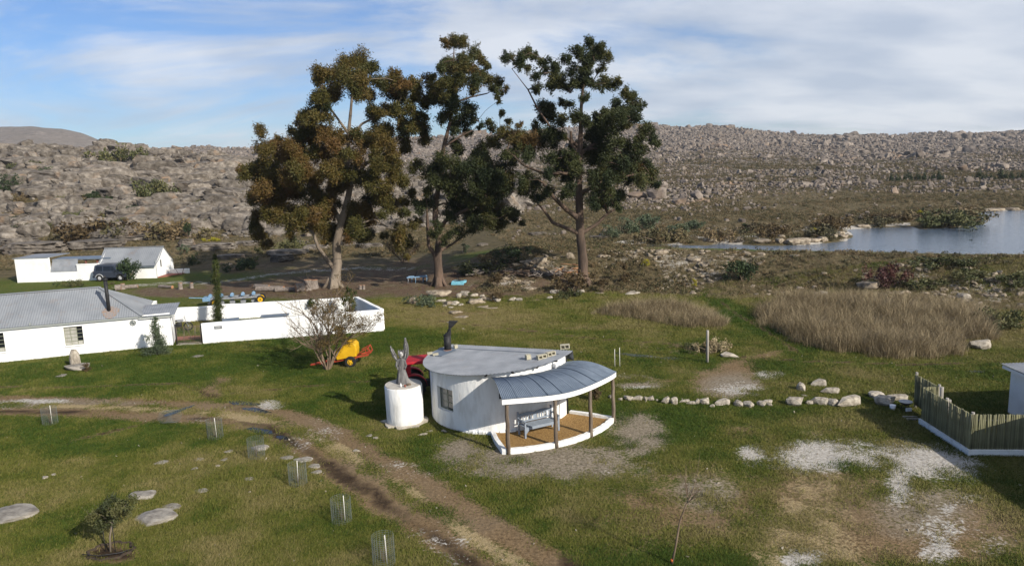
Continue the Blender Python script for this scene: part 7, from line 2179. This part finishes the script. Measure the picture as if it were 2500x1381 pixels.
# ------------------------------------------------------------------ eucalyptus trees
def gum(name, label, trunk, limbs, clumps, Y, seed, leafm, barkm, dens, tint, depth=4.2, extra=None, fill=(), leaf=(.25, .072)):
    r = np.random.default_rng(seed)
    base = land(trunk[0][0], trunk[0][1], 50); Y = base[1]
    o = empty(name, base, 0, label, 'tree', 'three tall gum trees')
    def chain(pts, y0=0.0, y1=0.0):
        P = []
        for i, (x, y, rr) in enumerate(pts):
            f = i / max(1, len(pts) - 1)
            P.append(at(x, y, Y + y0 + (y1 - y0) * f) - base)
        return P
    nodes, par, rads, isk = [], [], [], []
    clumps = list(clumps) + list(fill)
    tp_ = chain(trunk)
    tsub, trad = [], []
    for i in range(len(tp_) - 1):
        for k in range(3):
            f = k / 3; tsub.append(tp_[i] * (1 - f) + tp_[i + 1] * f); trad.append(trunk[i][2] * (1 - f) + trunk[i + 1][2] * f)
    tsub.append(tp_[-1]); trad.append(trunk[-1][2])
    for i, p in enumerate(tsub): nodes.append(p); par.append(i - 1); isk.append(trad[i])
    limb_segs = []
    for lm_ in limbs:
        pts = lm_['p']; st = at(pts[0][0], pts[0][1], Y) - base
        j0 = min(range(len(tsub)), key=lambda i: np.linalg.norm(tsub[i] - st))
        lp = chain(pts, 0, lm_.get('dy', 0)); prev = j0
        for i in range(1, len(lp)):
            for k in range(1, 3):
                f = k / 2; p = lp[i - 1] * (1 - f) + lp[i] * f if i > 1 else nodes[j0] * (1 - f) + lp[i] * f
                nodes.append(p); par.append(prev); isk.append(pts[i - 1][2] * (1 - f) + pts[i][2] * f); prev = len(nodes) - 1
    ntr = len(tsub)
    cxs = np.array([c[0] for c in clumps], float); xc, xw = (cxs.min() + cxs.max()) / 2, (cxs.max() - cxs.min()) / 2
    CP, CR = [], []
    for (cx_, cy_, cr_) in clumps:
        e = math.sqrt(max(0.08, 1 - ((cx_ - xc) / (xw * 1.05)) ** 2))
        p = at(cx_, cy_, Y + (r.uniform(-1, 1) - .15) * depth * e) - base
        CP.append(p); CR.append(cr_ * (Y / FOC) * 1.06)
    CP = np.array(CP); CR = np.array(CR)
    nc0 = len(CP)
    CPx = np.concatenate([CP, CP + r.normal(0, 1, CP.shape) * CR[:, None] * np.array([.65, 1.9, .6])]); CRx = np.concatenate([CR, CR * .85])
    dmin = np.array([min(np.linalg.norm(c - n_) for n_ in nodes) for c in CP])
    leafc = [0.0] * len(nodes)
    for i in np.argsort(dmin):
        c = CP[i]; best, bj = 1e9, 0
        for j, n_ in enumerate(nodes):
            if j < 4: continue
            d = np.linalg.norm(c - n_) * (1.0 + (1.2 if n_[2] > c[2] + .3 else 0)) + .03 * j / len(nodes)
            if d < best: best, bj = d, j
        s_ = nodes[bj]; v = c - s_; Ln = np.linalg.norm(v); prev = bj
        m_ = max(2, int(Ln / .8))
        for k in range(1, m_ + 1):
            f = k / m_
            p = s_ + v * f + np.array([0, 0, .10 * Ln * math.sin(math.pi * f)]) * (1 if v[2] > -1 else .4) + r.normal(0, .07, 3) * (f < 1) * min(1, Ln)
            nodes.append(p); par.append(prev); isk.append(0); leafc.append(0.0); prev = len(nodes) - 1
        leafc[prev] += CR[i] ** 2
        for k in range(5):
            q_ = c + r.normal(0, .45, 3) * CR[i] * 1.1
            nodes.append(q_); par.append(prev); isk.append(0); leafc.append(.03)
    acc = list(leafc)
    for j in range(len(nodes) - 1, -1, -1):
        if par[j] >= 0 and par[j] < j: acc[par[j]] += acc[j]
    tb = max(acc)
    rad = [max(.014, .26 * math.sqrt(a / tb)) for a in acc]
    for j in range(len(nodes)):
        if isk[j] > 0: rad[j] = isk[j]
    # trunk
    mb = MB()
    tr_pts = [tuple(p) for p in tsub]; rr = [trad[i] * (1 + .06 * math.sin(i * 2.7)) for i in range(len(trad))]
    tr_pts = [tuple(np.array(tr_pts[0]) - [0, 0, .4])] + tr_pts; rr = [rr[0] * 1.45] + [rr[0] * 1.15] + rr[1:]
    mb.tube(tr_pts, rr, 12)
    for k in range(5):
        a = 6.28 * k / 5 + seed; mb.tube([(math.cos(a) * rr[1] * .6, math.sin(a) * rr[1] * .6, .9), (math.cos(a) * rr[1] * 1.0, math.sin(a) * rr[1] * 1.0, .3), (math.cos(a) * rr[1] * 1.7, math.sin(a) * rr[1] * 1.7, -.15)], [.10, .16, .14], 7)
    mb.build('trunk', M[barkm], o)
    mb = MB(); small = MB()
    for j in range(ntr, len(nodes)):
        p, q_ = nodes[par[j]], nodes[j]
        ra = min(rad[par[j]], rad[j] * 1.5) if par[j] < ntr else rad[par[j]]
        if isk[j] > 0: ra = max(ra, isk[j])
        tgt = mb if rad[j] > .045 else small
        tgt.tube([tuple(p), tuple(q_)], [ra, rad[j]], 7 if rad[j] > .045 else 4, True, False)
    if mb.v: mb.build('limbs', M[barkm], o)
    tag(small.build('branches', M[barkm], o), kind='stuff')
    n_ = int(dens * (CRx ** 2).sum())
    v, q, t, k = leaf_cloud(CPx, CRx, n_, leaf[0], leaf[1], .55, seed, tint, .2, 11, .25, 1.05)
    if extra is not None:
        t = np.clip(t + np.repeat(extra(np.array([c[0] for c in clumps]), np.array([c[1] for c in clumps]))[k % nc0], 4), 0, 1)
    link('crown', leaf_mesh('crown', v, q, t, M[leafm]), None, o)
    return o
def FILL(seed, n, poly, rr):
    r = np.random.default_rng(seed); P = []
    xs_ = [p[0] for p in poly]; ys_ = [p[1] for p in poly]
    while len(P) < n:
        x, y = r.uniform(min(xs_), max(xs_)), r.uniform(min(ys_), max(ys_))
        if inside(np.array([x]), np.array([y]), poly)[0]: P.append((x, y, rr * r.uniform(.7, 1.15)))
    return P
Z1 = lambda L_: [(550 + x / 2.157, 80 + y / 2.157, r / 2.157) for x, y, r in L_]
Z3 = lambda L_: [(1150 + x / 2.158, 80 + y / 2.158, r / 2.158) for x, y, r in L_]
c1 = [(690,140,55),(620,180,50),(760,190,50),(510,215,45),(495,260,32),(560,240,50),(640,240,55),(720,260,55),(800,250,45),(560,330,50),(500,350,45),(690,320,42),(760,330,40),(880,240,40),(860,300,45),(940,280,45),(985,260,40),(1005,300,40),(920,340,45),(1000,350,36),(850,410,36),(780,440,42),(905,420,40),(960,400,36),(1050,380,36),(1000,470,50),(950,500,45),(1040,500,36),(450,450,45),(520,440,45),(400,480,32),(480,400,36),(350,520,30),(280,560,22),(430,540,50),(520,540,55),(600,560,50),(680,545,42),(760,540,55),(820,570,45),(340,600,50),(220,630,45),(190,680,36),(280,660,42),(400,620,50),(500,640,55),(600,660,55),(700,640,45),(800,640,50),(870,620,42),(940,560,42),(960,610,34),(1050,560,34),(100,750,40),(160,760,45),(80,720,22),(240,740,50),(330,740,50),(420,730,50),(520,730,50),(620,740,45),(690,730,40),(640,800,40),(570,800,40),(200,850,55),(130,870,40),(290,850,50),(380,830,50),(460,840,50),(540,870,45),(780,760,50),(860,770,50),(930,780,50),(830,850,42),(760,870,38),(880,900,38),(160,960,40),(230,950,45),(310,950,45),(390,960,45),(460,960,40),(520,960,32),(180,1060,36),(210,1110,32),(160,1010,36),(340,1030,30),(420,1030,26),(690,940,50),(760,980,48),(690,1040,45),(740,1070,36),(650,1090,26),(820,960,32),(555,1060,32),(585,1030,28),(530,1100,18),(980,850,32),(950,940,26),(920,1040,40),(960,1100,42),(890,1080,30),(990,1010,26),(1010,900,20),(960,1180,18)]
c2 = [(1200,50,34),(1160,62,24),(1255,60,34),(1310,100,34),(1350,140,30),(1380,185,20),(1240,140,34),(1180,160,34),(1140,180,30),(1220,190,40),(1280,180,34),(1330,220,34),(1250,250,38),(1160,260,38),(1110,290,30),(1070,240,32),(1090,330,34),(1150,330,34),(1200,290,28),(1390,250,38),(1440,260,30),(1480,300,20),(1430,310,28),(1440,360,18),(1300,320,14),(1200,400,50),(1270,400,45),(1160,440,36),(1240,460,45),(1300,450,30),(1200,510,32),(1390,480,28),(1350,485,16),(1270,520,26),(1210,590,40),(1240,620,26),(1130,700,48),(1200,690,45),(1180,780,52),(1240,760,48),(1100,770,30),(1060,830,30),(1040,900,26),(1290,700,40),(1350,680,45),(1310,640,26),(1400,730,50),(1460,700,36),(1310,800,55),(1380,820,55),(1450,830,50),(1500,800,36),(1240,860,50),(1300,900,45),(1370,920,50),(1440,930,45),(1500,950,36),(1280,980,45),(1330,1010,35),(1230,1050,38),(1180,1060,26),(1110,1000,26),(1090,1060,22),(1150,1110,16),(1470,1000,26),(1190,900,36)]
c2b = [(60,600,36),(40,680,50),(110,700,50),(60,780,50),(150,780,45),(200,820,34),(120,860,42),(50,880,42),(160,960,28),(230,980,28),(270,1000,20),(100,930,32)]
c3 = [(630,60,32),(680,90,36),(720,120,32),(640,120,40),(560,110,36),(600,150,30),(695,180,22),(490,150,26),(540,200,36),(600,210,40),(570,260,40),(640,270,30),(440,210,36),(390,190,26),(370,150,26),(470,250,36),(510,290,30),(420,280,36),(345,290,30),(300,100,32),(265,130,30),(205,130,30),(240,170,26),(330,130,22),(290,190,26),(335,225,26),(700,260,36),(750,280,30),(680,290,24),(400,390,38),(420,440,50),(370,450,26),(480,365,20),(520,380,26),(480,450,30),(560,440,36),(600,340,24),(610,470,36),(640,500,34),(700,440,34),(660,440,22),(740,470,45),(760,390,36),(800,430,40),(850,400,26),(830,330,36),(870,370,36),(890,400,20),(850,450,45),(800,480,34),(920,500,40),(950,550,30),(960,580,18),(890,560,34),(620,550,34),(160,430,18),(200,470,20),(260,485,18),(150,520,30),(200,550,50),(130,580,40),(260,570,50),(320,560,45),(370,550,40),(230,630,40),(300,640,34),(180,640,34),(430,590,34),(460,540,30),(420,660,42),(480,690,45),(540,690,45),(500,750,40),(570,740,34),(450,730,34),(700,620,45),(760,590,45),(820,600,50),(880,620,40),(690,680,45),(650,650,30),(760,680,50),(830,690,50),(900,700,45),(950,750,40),(970,800,26),(900,780,40),(830,770,45),(760,760,45),(700,760,40),(650,800,40),(720,840,40),(790,850,40),(700,900,34),(640,880,34),(760,900,24),(500,850,38),(560,860,34),(340,790,42),(290,830,38),(400,830,34),(340,860,32),(280,790,30)]
t1 = Z1([(572,1340,0),(590,1210,0),(585,1110,0),(610,1000,0),(640,900,0),(660,800,0),(640,700,0),(648,600,0),(652,500,0),(662,400,0),(670,300,0),(690,190,0)])
t1 = [(p[0], p[1], rr) for p, rr in zip(t1, (.56, .42, .36, .32, .29, .25, .21, .18, .15, .12, .08, .05))]
def LM(Z, pts, rr, dy=0): return {'p': [(p[0], p[1], r) for p, r in zip(Z([(x, y, 0) for x, y in pts]), rr)], 'dy': dy}
l1 = [LM(Z1, [(575,1240),(540,1200),(490,1130),(465,1060),(440,960)], (.24,.2,.17,.13,.08), -1.5), LM(Z1, [(600,1010),(560,900),(450,800),(320,700)], (.2,.17,.13,.08), 1.5), LM(Z1, [(655,780),(740,690),(830,640),(930,560)], (.18,.15,.11,.07), -1),
      LM(Z1, [(650,560),(720,480),(800,440),(900,400)], (.14,.11,.09,.06), .5), LM(Z1, [(650,520),(590,450),(540,380),(510,300)], (.13,.1,.08,.05), -.5), LM(Z1, [(640,700),(540,640),(420,560),(380,500)], (.15,.12,.09,.05), 1), LM(Z1, [(600,1100),(700,1010),(780,980),(880,1040)], (.14,.11,.08,.05), 2)]
t2 = Z1([(1128,1330,0),(1118,1190,0),(1128,1080,0),(1105,980,0),(1110,880,0),(1135,760,0),(1150,600,0),(1185,470,0),(1190,330,0),(1200,200,0),(1205,80,0)])
t2 = [(p[0], p[1], rr) for p, rr in zip(t2, (.46, .36, .29, .26, .24, .21, .18, .14, .11, .08, .04))]
l2 = [LM(Z1, [(1115,1200),(1070,1120),(1065,1000),(1060,900)], (.2,.16,.13,.09), -.6), LM(Z1, [(1128,1060),(1160,990),(1250,940),(1340,900),(1440,850)], (.2,.18,.16,.12,.07), -1.2), LM(Z1, [(1185,400),(1290,340),(1380,320),(1430,290)], (.09,.07,.05,.03)), LM(Z1, [(1125,1170),(1200,1110),(1300,1030)], (.12,.1,.06), .8),
      LM(Z1, [(1150,610),(1250,540),(1350,490)], (.09,.07,.04))]
t3 = Z3([(590,1330,0),(590,1200,0),(575,1060,0),(572,940,0),(568,800,0),(572,640,0),(578,520,0),(580,400,0),(590,280,0),(620,150,0),(640,70,0)])
t3 = [(p[0], p[1], rr) for p, rr in zip(t3, (.50, .40, .36, .33, .29, .25, .19, .14, .11, .07, .03))]
l3 = [LM(Z3, [(575,1050),(530,1040),(430,1000),(380,930),(350,900)], (.2,.17,.14,.1,.06), -.8), LM(Z3, [(575,980),(500,930),(430,860),(380,790)], (.24,.2,.16,.1), -1.2), LM(Z3, [(585,1040),(660,1010),(720,950),(800,910)], (.18,.14,.11,.06), .6), LM(Z3, [(572,650),(530,590),(525,520)], (.17,.14,.11)),
      LM(Z3, [(575,640),(640,590),(760,530),(850,450)], (.16,.13,.1,.06)), LM(Z3, [(520,580),(420,500),(350,400),(300,300),(215,190)], (.1,.09,.08,.06,.03), .5), LM(Z3, [(570,760),(480,740),(380,740),(280,700),(190,620)], (.17,.14,.12,.09,.05), -1), LM(Z3, [(575,830),(680,800),(800,760),(900,740)], (.16,.13,.1,.06), -.8)]
gum('gum_tree', 'massive bronze green gum tree at the left of the three', t1, l1, Z1(c1), 67, 21, 'gum_leaf', 'bark', 2250, (.50, .2), 4.6, lambda x, y: .10 * ((y > 300) & (y < 420) & (x < 980)) + .08 * (x < 700), fill=FILL(1, 36, [(640, 350), (760, 330), (930, 300), (1010, 330), (960, 430), (930, 560), (850, 590), (700, 560), (640, 520), (600, 430)], 24))
gum('gum_tree', 'slender open gum tree in the middle of the three', t2, l2, Z1(c2) + Z3(c2b), 66, 22, 'gum_leaf_dark', 'bark_red', 1850, (.40, .2), 3.4, lambda x, y: .30 * (y < 260) - .05, fill=FILL(2, 12, [(1060, 400), (1180, 390), (1270, 440), (1260, 520), (1150, 560), (1070, 560), (1030, 480)], 22) + FILL(4, 10, [(1060, 130), (1130, 120), (1160, 220), (1080, 300), (1050, 250)], 16))
gum('gum_tree', 'dark spreading gum tree with bare reddish limbs at the right', t3, l3, Z3(c3), 66, 23, 'gum_leaf_dark', 'bark_red', 1850, (.34, .2), 4.0, lambda x, y: .5 * ((x < 1320) & (y > 300) & (y < 370)), fill=FILL(3, 12, [(1220, 330), (1330, 310), (1420, 260), (1560, 300), (1600, 420), (1540, 500), (1400, 500), (1300, 480), (1230, 400)], 22))

# ------------------------------------------------------------------ small trees
def twig_tree(name, label, base, stems, seed, height, spread, m, levels=3, kids=5, r0=.05, cat='tree', lean=(0, 0), up=.75, leaves=None, wob=.12):
    r = np.random.default_rng(seed)
    base = np.array(base); o = empty(name, base, 0, label, cat)
    main = MB(); fine = MB(); tips = []
    def grow(p, d, ln, rad, lev):
        n_ = 4; pts = [p]; dd = d.copy()
        for i in range(n_):
            dd = dd + r.normal(0, wob, 3) + np.array([0, 0, .05]); dd /= np.linalg.norm(dd)
            pts.append(pts[-1] + dd * ln / n_)
        (main if lev == 0 else fine).tube([tuple(q) for q in pts], [rad * (1 - .55 * i / n_) for i in range(n_ + 1)], 7 if lev == 0 else 4 if lev < 2 else 3, True, False)
        if lev >= levels: tips.append(pts[-1]); tips.append(pts[2]); return
        for k in range(kids):
            f = r.uniform(.3, 1.0); j = min(n_ - 1, int(f * n_)); q = pts[j] + (pts[j + 1] - pts[j]) * (f * n_ - j)
            nd = dd + r.normal(0, .55, 3); nd[2] = nd[2] * .6 + .28; nd /= np.linalg.norm(nd)
            grow(q, nd, ln * r.uniform(.42, .68), rad * .5, lev + 1)
    for k in range(stems):
        a = 6.28 * k / stems + r.uniform(-.3, .3)
        d = np.array([math.cos(a) * spread + lean[0], math.sin(a) * spread + lean[1], up]); d /= np.linalg.norm(d)
        grow(np.array([math.cos(a) * .08 * (stems > 1), math.sin(a) * .08 * (stems > 1), -.1]), d, height * r.uniform(.5, .65), r0 * r.uniform(.7, 1.1), 0)
    main.build('trunk', M[m], o); fine.build('twigs', M['twig'] if m != 'twig' else M['twig'], o)
    if leaves:
        tp = np.array(tips); sel = leaves.get('sel')
        if sel is not None: tp = tp[sel(tp)]
        v, q, t, _ = leaf_cloud(tp, np.full(len(tp), leaves['r']), leaves['n'], leaves['l'], leaves['w'], .2, seed, (.5, .25))
        link('foliage', leaf_mesh('foliage', v, q, t, M[leaves['m']]), None, o)
    return o
wq = G(800, 901)
twig_tree('willow', 'bare many-stemmed willow with fine brown twigs by the yellow trailer', (wq[0], wq[1], 0), 9, 31, 4.9, .56, 'twig', 3, 5, .062, up=1.15, leaves=dict(r=.20, n=9000, l=.085, w=.035, m='willow_leaf', sel=lambda p: p[:, 0] > .35 + .5 * np.sin(p[:, 2] * 3)))
sq = G(1640, 1378)
sap = empty('bare_sapling', (sq[0], sq[1], 0), 0, 'thin leaning bare sapling with orange mark near the bottom edge', 'tree')
mb = MB(); spts = [G(1640, 1378) * 0]
for (x, y) in ((1650, 1330), (1660, 1270), (1675, 1232), (1690, 1205)): spts.append(at(x, y, sq[1]) - sq)
mb.tube([tuple(p) for p in spts], [.034, .03, .026, .021, .016], 8); mb.build('trunk', M['twig'], sap)
mb = MB(); mb.cyl((0, 0, .10), (0.01, 0, .17), .037, 8); mb.build('orange_mark', M['orange'], sap)
mb = MB(); rr_ = np.random.default_rng(8)
for k in range(15):
    s0 = spts[3] + (spts[4] - spts[3]) * rr_.uniform(-.4, 1); d = np.array([rr_.normal(0, .55), rr_.normal(0, .5), rr_.uniform(.25, 1)]); d /= np.linalg.norm(d)
    p1 = s0 + d * rr_.uniform(.3, .6); d2 = d + rr_.normal(0, .25, 3); p2_ = p1 + d2 * rr_.uniform(.2, .45)
    mb.tube([tuple(s0), tuple(p1), tuple(p2_)], [.009, .006, .002], 4, True, False)
    for j in range(4):
        q0 = s0 + (p1 - s0) * rr_.uniform(.4, 1); e = d + rr_.normal(0, .6, 3); mb.tube([tuple(q0), tuple(q0 + e * .18), tuple(q0 + e * .32 + rr_.normal(0, .03, 3))], [.005, .004, .0015], 3, True, False)
mb.build('twigs', M['twig'], sap)
yq = G(270, 1346)
yt = empty('young_tree', (yq[0], yq[1], 0), 0, 'young small-crowned olive tree tied to thin stakes in a soil ring', 'tree')
mb = MB(); tps = [at(x, y, yq[1]) - yq for x, y in ((270, 1350), (268, 1310), (274, 1275), (272, 1240))]
mb.tube([tuple(p) for p in tps], [.032, .028, .022, .014], 8)
r = np.random.default_rng(6); cc = []
for (x, y) in ((240, 1262), (258, 1245), (280, 1240), (300, 1232), (270, 1258), (312, 1226), (232, 1250), (286, 1262), (255, 1275), (298, 1248), (262, 1228)):
    c = at(x, y, yq[1] + r.uniform(-.35, .35)) - yq; cc.append(c)
    mb.tube([tuple(tps[2] + r.normal(0, .03, 3)), tuple((tps[2] + c) / 2 + [0, 0, .04]), tuple(c)], [.012, .008, .003], 5)
mb.build('trunk', M['bark'], yt)
v, q, t, _ = leaf_cloud(cc, np.full(len(cc), .25), 4200, .08, .034, .1, 9, (.5, .2)); link('crown', leaf_mesh('crown', v, q, t, M['bush']), None, yt)
for x in (258, 282):
    b_ = G(x, 1346) - yq; mb = MB(); mb.tube([(b_[0], b_[1], -.1), (b_[0], b_[1], 1.0)], .012, 6); mb.build('stake', M['black'], yt)
mb = MB(); rg = [(1 + .12 * math.sin(k * 2.2)) for k in range(24)]
mb.tube([(.62 * rg[k % 24] * math.cos(2 * math.pi * k / 24), .5 * rg[k % 24] * math.sin(2 * math.pi * k / 24), .02) for k in range(25)], .05, 7); so = mb.build('soil_ring', M['soil'], yt)
mb = MB(); mb.tube([(-.6, -.38, .16), (-.1, -.46, .14), (.5, -.3, .13), (.6, -.1, .1)], .014, 5); mb.build('drip_hose', M['black'], yt)
# narrow cypresses
def cypress(px, py, top, w, label, seed, lean=0.0):
    b_ = land(px, py, 40); t_ = at(px + lean, top, b_[1]); hgt = t_[2] - b_[2]
    o = empty('cypress', b_, 0, label, 'tree'); rW = w * (b_[1] / FOC); r = np.random.default_rng(seed)
    zs = np.linspace(.04, 1, 34); C_ = np.stack([(t_[0] - b_[0]) * zs + r.normal(0, rW * .25, 34), r.normal(0, rW * .25, 34), hgt * zs], 1)
    v, q, t, _ = leaf_cloud(C_, np.maximum(rW * (1.2 - .5 * zs) * (1 + .12 * r.normal(size=34)), .08), 9000, .11, .04, -.55, seed, (.5, .22), .3, 9, .34)
    link('foliage', leaf_mesh('foliage', v, q, t, M['cypress']), None, o)
    mb = MB(); mb.tube([(0, 0, -.1), ((t_[0] - b_[0]) * .9, 0, hgt * .9)], [.07, .02], 6); mb.build('trunk', M['bark'], o)
cypress(533, 797, 640, 9, 'tall thin dark cypress in the yard behind the front wall', 61, -6)
cypress(525, 690, 622, 5, 'slim small cypress beyond the tall thin one', 62)
def conifer_bush(px, py, top, w, label, seed):
    b_ = land(px, py, 30); t_ = at(px - 8, top, b_[1]); hgt = t_[2] - b_[2]; o = empty('conifer_shrub', b_, 0, label, 'shrub'); rW = w * b_[1] / FOC; r = np.random.default_rng(seed)
    zs = np.linspace(.08, 1, 30); C_ = np.stack([(t_[0] - b_[0]) * zs + r.normal(0, rW * .45, 30) * (1 - zs * .8), r.normal(0, rW * .45, 30) * (1 - zs * .8), hgt * zs], 1)
    v, q, t, _ = leaf_cloud(C_, rW * .62 * (1.15 - .75 * zs), 5200, .11, .04, -.4, seed, (.55, .2), .3, 9, .34); link('foliage', leaf_mesh('foliage', v, q, t, M['grey_bush']), None, o)
    mb = MB(); mb.tube([(0, 0, -.1), ((t_[0] - b_[0]) * .8, 0, hgt * .8)], [.06, .02], 6); mb.build('trunk', M['bark'], o)
conifer_bush(383, 866, 776, 25, 'pointed green conifer shrub against the farmhouse wall', 63)
# little tree behind the cottage
bq = land(441, 672, 60); twig_tree('small_tree', 'thin little tree on the grass right of the cottage', bq, 2, 71, 2.6, .35, 'twig', 2, 4, .04, leaves=dict(r=.25, n=420, l=.12, w=.06, m='bush', sel=None))
bq = land(820, 610, 60); twig_tree('small_tree', 'scrubby brown little tree between the left and middle gums', land(985, 640, 60), 4, 72, 3.6, .6, 'bark_red', 2, 5, .07, leaves=dict(r=.4, n=2200, l=.16, w=.07, m='brown_bush', sel=None))

# ------------------------------------------------------------------ logs, stumps, brush
def log(px, py, L_, r_, rz, label, upright=False, name=None, tilt=0.0):
    g = land(px, py, 40)
    o = empty(name or ('stump' if upright else 'log'), g, rz, label, 'stump' if upright else 'log')
    mb = MB(); n_ = 14
    if upright:
        mb.tube([(0, 0, -.1), (0, 0, L_ * .5), (0.02, 0, L_)], [r_ * 1.15, r_, r_ * .96], n_, True, False); mb.build('bark', M['log'], o)
        mb = MB(); mb.cyl((0.02, 0, L_ - .02), (.02, 0, L_ + .005), r_ * .95, n_); mb.build('cut_face', M['log_end'], o)
    else:
        mb.tube([(-L_ / 2, 0, r_ * .9), (0, 0, r_ * .95 + tilt / 2), (L_ / 2, 0, r_ * .9 + tilt)], [r_, r_ * .97, r_ * .93], n_, True, False); mb.build('bark', M['log'], o)
        for s_, z in ((-1, r_ * .9), (1, r_ * .9 + tilt)):
            mb = MB(); mb.cyl((s_ * L_ / 2 - s_ * .02, 0, z), (s_ * L_ / 2 + s_ * .005, 0, z), r_ * .93, n_); mb.build('cut_face', M['log_end'], o)
    return o
log(733, 712, .75, .42, .5, 'thick short log section with orange cut face left of the left trunk'); log(752, 708, .95, .36, 0, 'pale upright stump right of the thick log section', True); log(766, 704, .8, .42, 0, 'dark upright stump closest to the left trunk', True)
log(660, 711, 2.6, .26, -.12, 'long grey log lying behind the yard wall, left one'); log(700, 711, 2.0, .2, .05, 'thin grey log between the long log and the thick section'); log(640, 704, 1.8, .2, -.5, 'slanted grey log behind the long log')
log(441, 706, .62, .2, 0, 'cut tree stump on bare ground, left of the pair', True); log(468, 703, .5, .17, 0, 'cut tree stump on bare ground, right of the pair', True); log(405, 703, 1.8, .16, -.45, 'fallen pale log left of the two stumps')
log(880, 706, .36, .15, 0, 'short twin stump right of the left trunk, left half', True); log(888, 706, .38, .13, 0, 'short twin stump right of the left trunk, right half', True)
log(289, 709, .5, .3, .4, 'orange cut log beside the farmhouse roof, left of the dark one'); log(300, 706, .55, .22, 0, 'dark-sided stump behind the farmhouse roof', True); log(322, 704, 1.1, .2, .3, 'orange brown log right of the dark-sided stump')
def brush(px, py, n_, L_, label, seed, m='log', h=.6):
    g = land(px, py, 50); r = np.random.default_rng(seed); mb = MB()
    for k in range(n_):
        c = np.array([r.normal(0, L_ * .42), r.normal(0, L_ * .18), abs(r.normal(0, h * .4))]); a = r.normal(0, .7); d = np.array([math.cos(a), math.sin(a), r.normal(0, .18)]) * r.uniform(.3, .9)
        rr = r.uniform(.025, .085); mb.tube([tuple(c - d), tuple(c + r.normal(0, .05, 3)), tuple(c + d)], [rr, rr * .9, rr * .6], 5)
    o = mb.build('log_pile', M[m]); o.location = g; tag(o, label, 'log pile')
brush(1345, 672, 60, 2.6, 'pile of pinkish cut branches left of the right trunk', 1); brush(1270, 668, 40, 2.2, 'dark brushwood heap in the shade between two trees', 2, 'bark_red'); brush(1395, 668, 26, 1.2, 'split logs leaning at the foot of the right trunk', 3, 'log_end', .9); brush(1180, 668, 30, 2.0, 'grey brushwood behind the turquoise mower', 4)
# burl at the foot of the right trunk
g = land(1436, 690, 50); 

# coarser weeds and tussocks standing out of the short grass
WT = [tuft(640 + i, 14, .16, .07, .014, 1.1, M['bush'], 2, (.5, .3)) for i in range(4)]
for g in WT: g.materials.clear(); g.materials.append(gm_)
n = 26000
y = 16 + 50 * R.random(n) ** 1.2; x = R.uniform(-.78, .80, n) * (y + 4)
bare = np.maximum.reduce([sample_mask(a, x, y) for a in (dirt, sand * .8, gravel)])
keep = (fbm(x * .5, y * .5, 147, 4) > .50) & (bare < .55 + .3 * R.random(n)) & ~((np.hypot(x - HX, y - HY) < 5.35) | (np.hypot(x - dc[0], y - dc[1]) < 1.0))
hxl = (x - hr[0]) * math.cos(ha) + (y - hr[1]) * math.sin(ha); hyl = -(x - hr[0]) * math.sin(ha) + (y - hr[1]) * math.cos(ha)
keep &= ~((hxl < .05) & (hyl > -.03) & (hyl < 5.4))
x, y = x[keep], y[keep]; s_ = R.uniform(.4, 1.2, len(x)) ** 1.5
scatter('weed_tussocks', np.stack([x, y, H(x, y) - .01], 1), np.stack([0 * x, 0 * x, R.uniform(0, 6.3, len(x))], 1), np.stack([s_, s_, s_ * .8], 1), R.integers(0, 4, len(x)), proto_col('weed_tuft', WT), 'coarse weeds and tussocks dotting the lawn', 'weeds',
        np.clip(.3 + .7 * (fbm(x * .4, y * .4, 149, 3) - .3) + .4 * sample_mask(dry, x, y), 0, 1))

# pale pebbles and flecks strewn in the grass
n = 600
y = 16 + 34 * R.random(n) ** 1.3; x = R.uniform(-.72, .74, n) * (y + 3)
ok = (np.hypot(x - HX, y - HY) > 5.4) & (np.hypot(x - dc[0], y - dc[1]) > 1.0) & ~((x < -19) & (y > 42))
x, y = x[ok], y[ok]; sz = .014 + .034 * R.random(len(x)) ** 3
scatter('pebbles', np.stack([x, y, H(x, y) + sz * .3], 1), R.uniform(-3, 3, (len(x), 3)), np.stack([sz * 1.5, sz, sz * .6], 1), R.integers(0, 8, len(x)), proto_col('pebble', STONE), 'tiny pale pebbles strewn through the lawn', 'pebbles')

# ------------------------------------------------------------------ thin air between here and the far ridge
hm = bpy.data.materials.new('thin_haze'); hm.use_nodes = True
hm.node_tree.nodes.clear()
ho = N(hm.node_tree, 'ShaderNodeOutputMaterial'); hv = N(hm.node_tree, 'ShaderNodeVolumePrincipled')
hv.inputs['Color'].default_value = (.90, .94, 1.0, 1); hv.inputs['Density'].default_value = 0.00014; hv.inputs['Anisotropy'].default_value = .2
L(hm.node_tree, hv.outputs[0], ho.inputs['Volume'])
mb = MB(); mb.box((50, 800, 40), (4600, 2700, 340)); tag(mb.build('haze', hm), 'thin pale air over the whole valley', 'haze', kind='stuff')
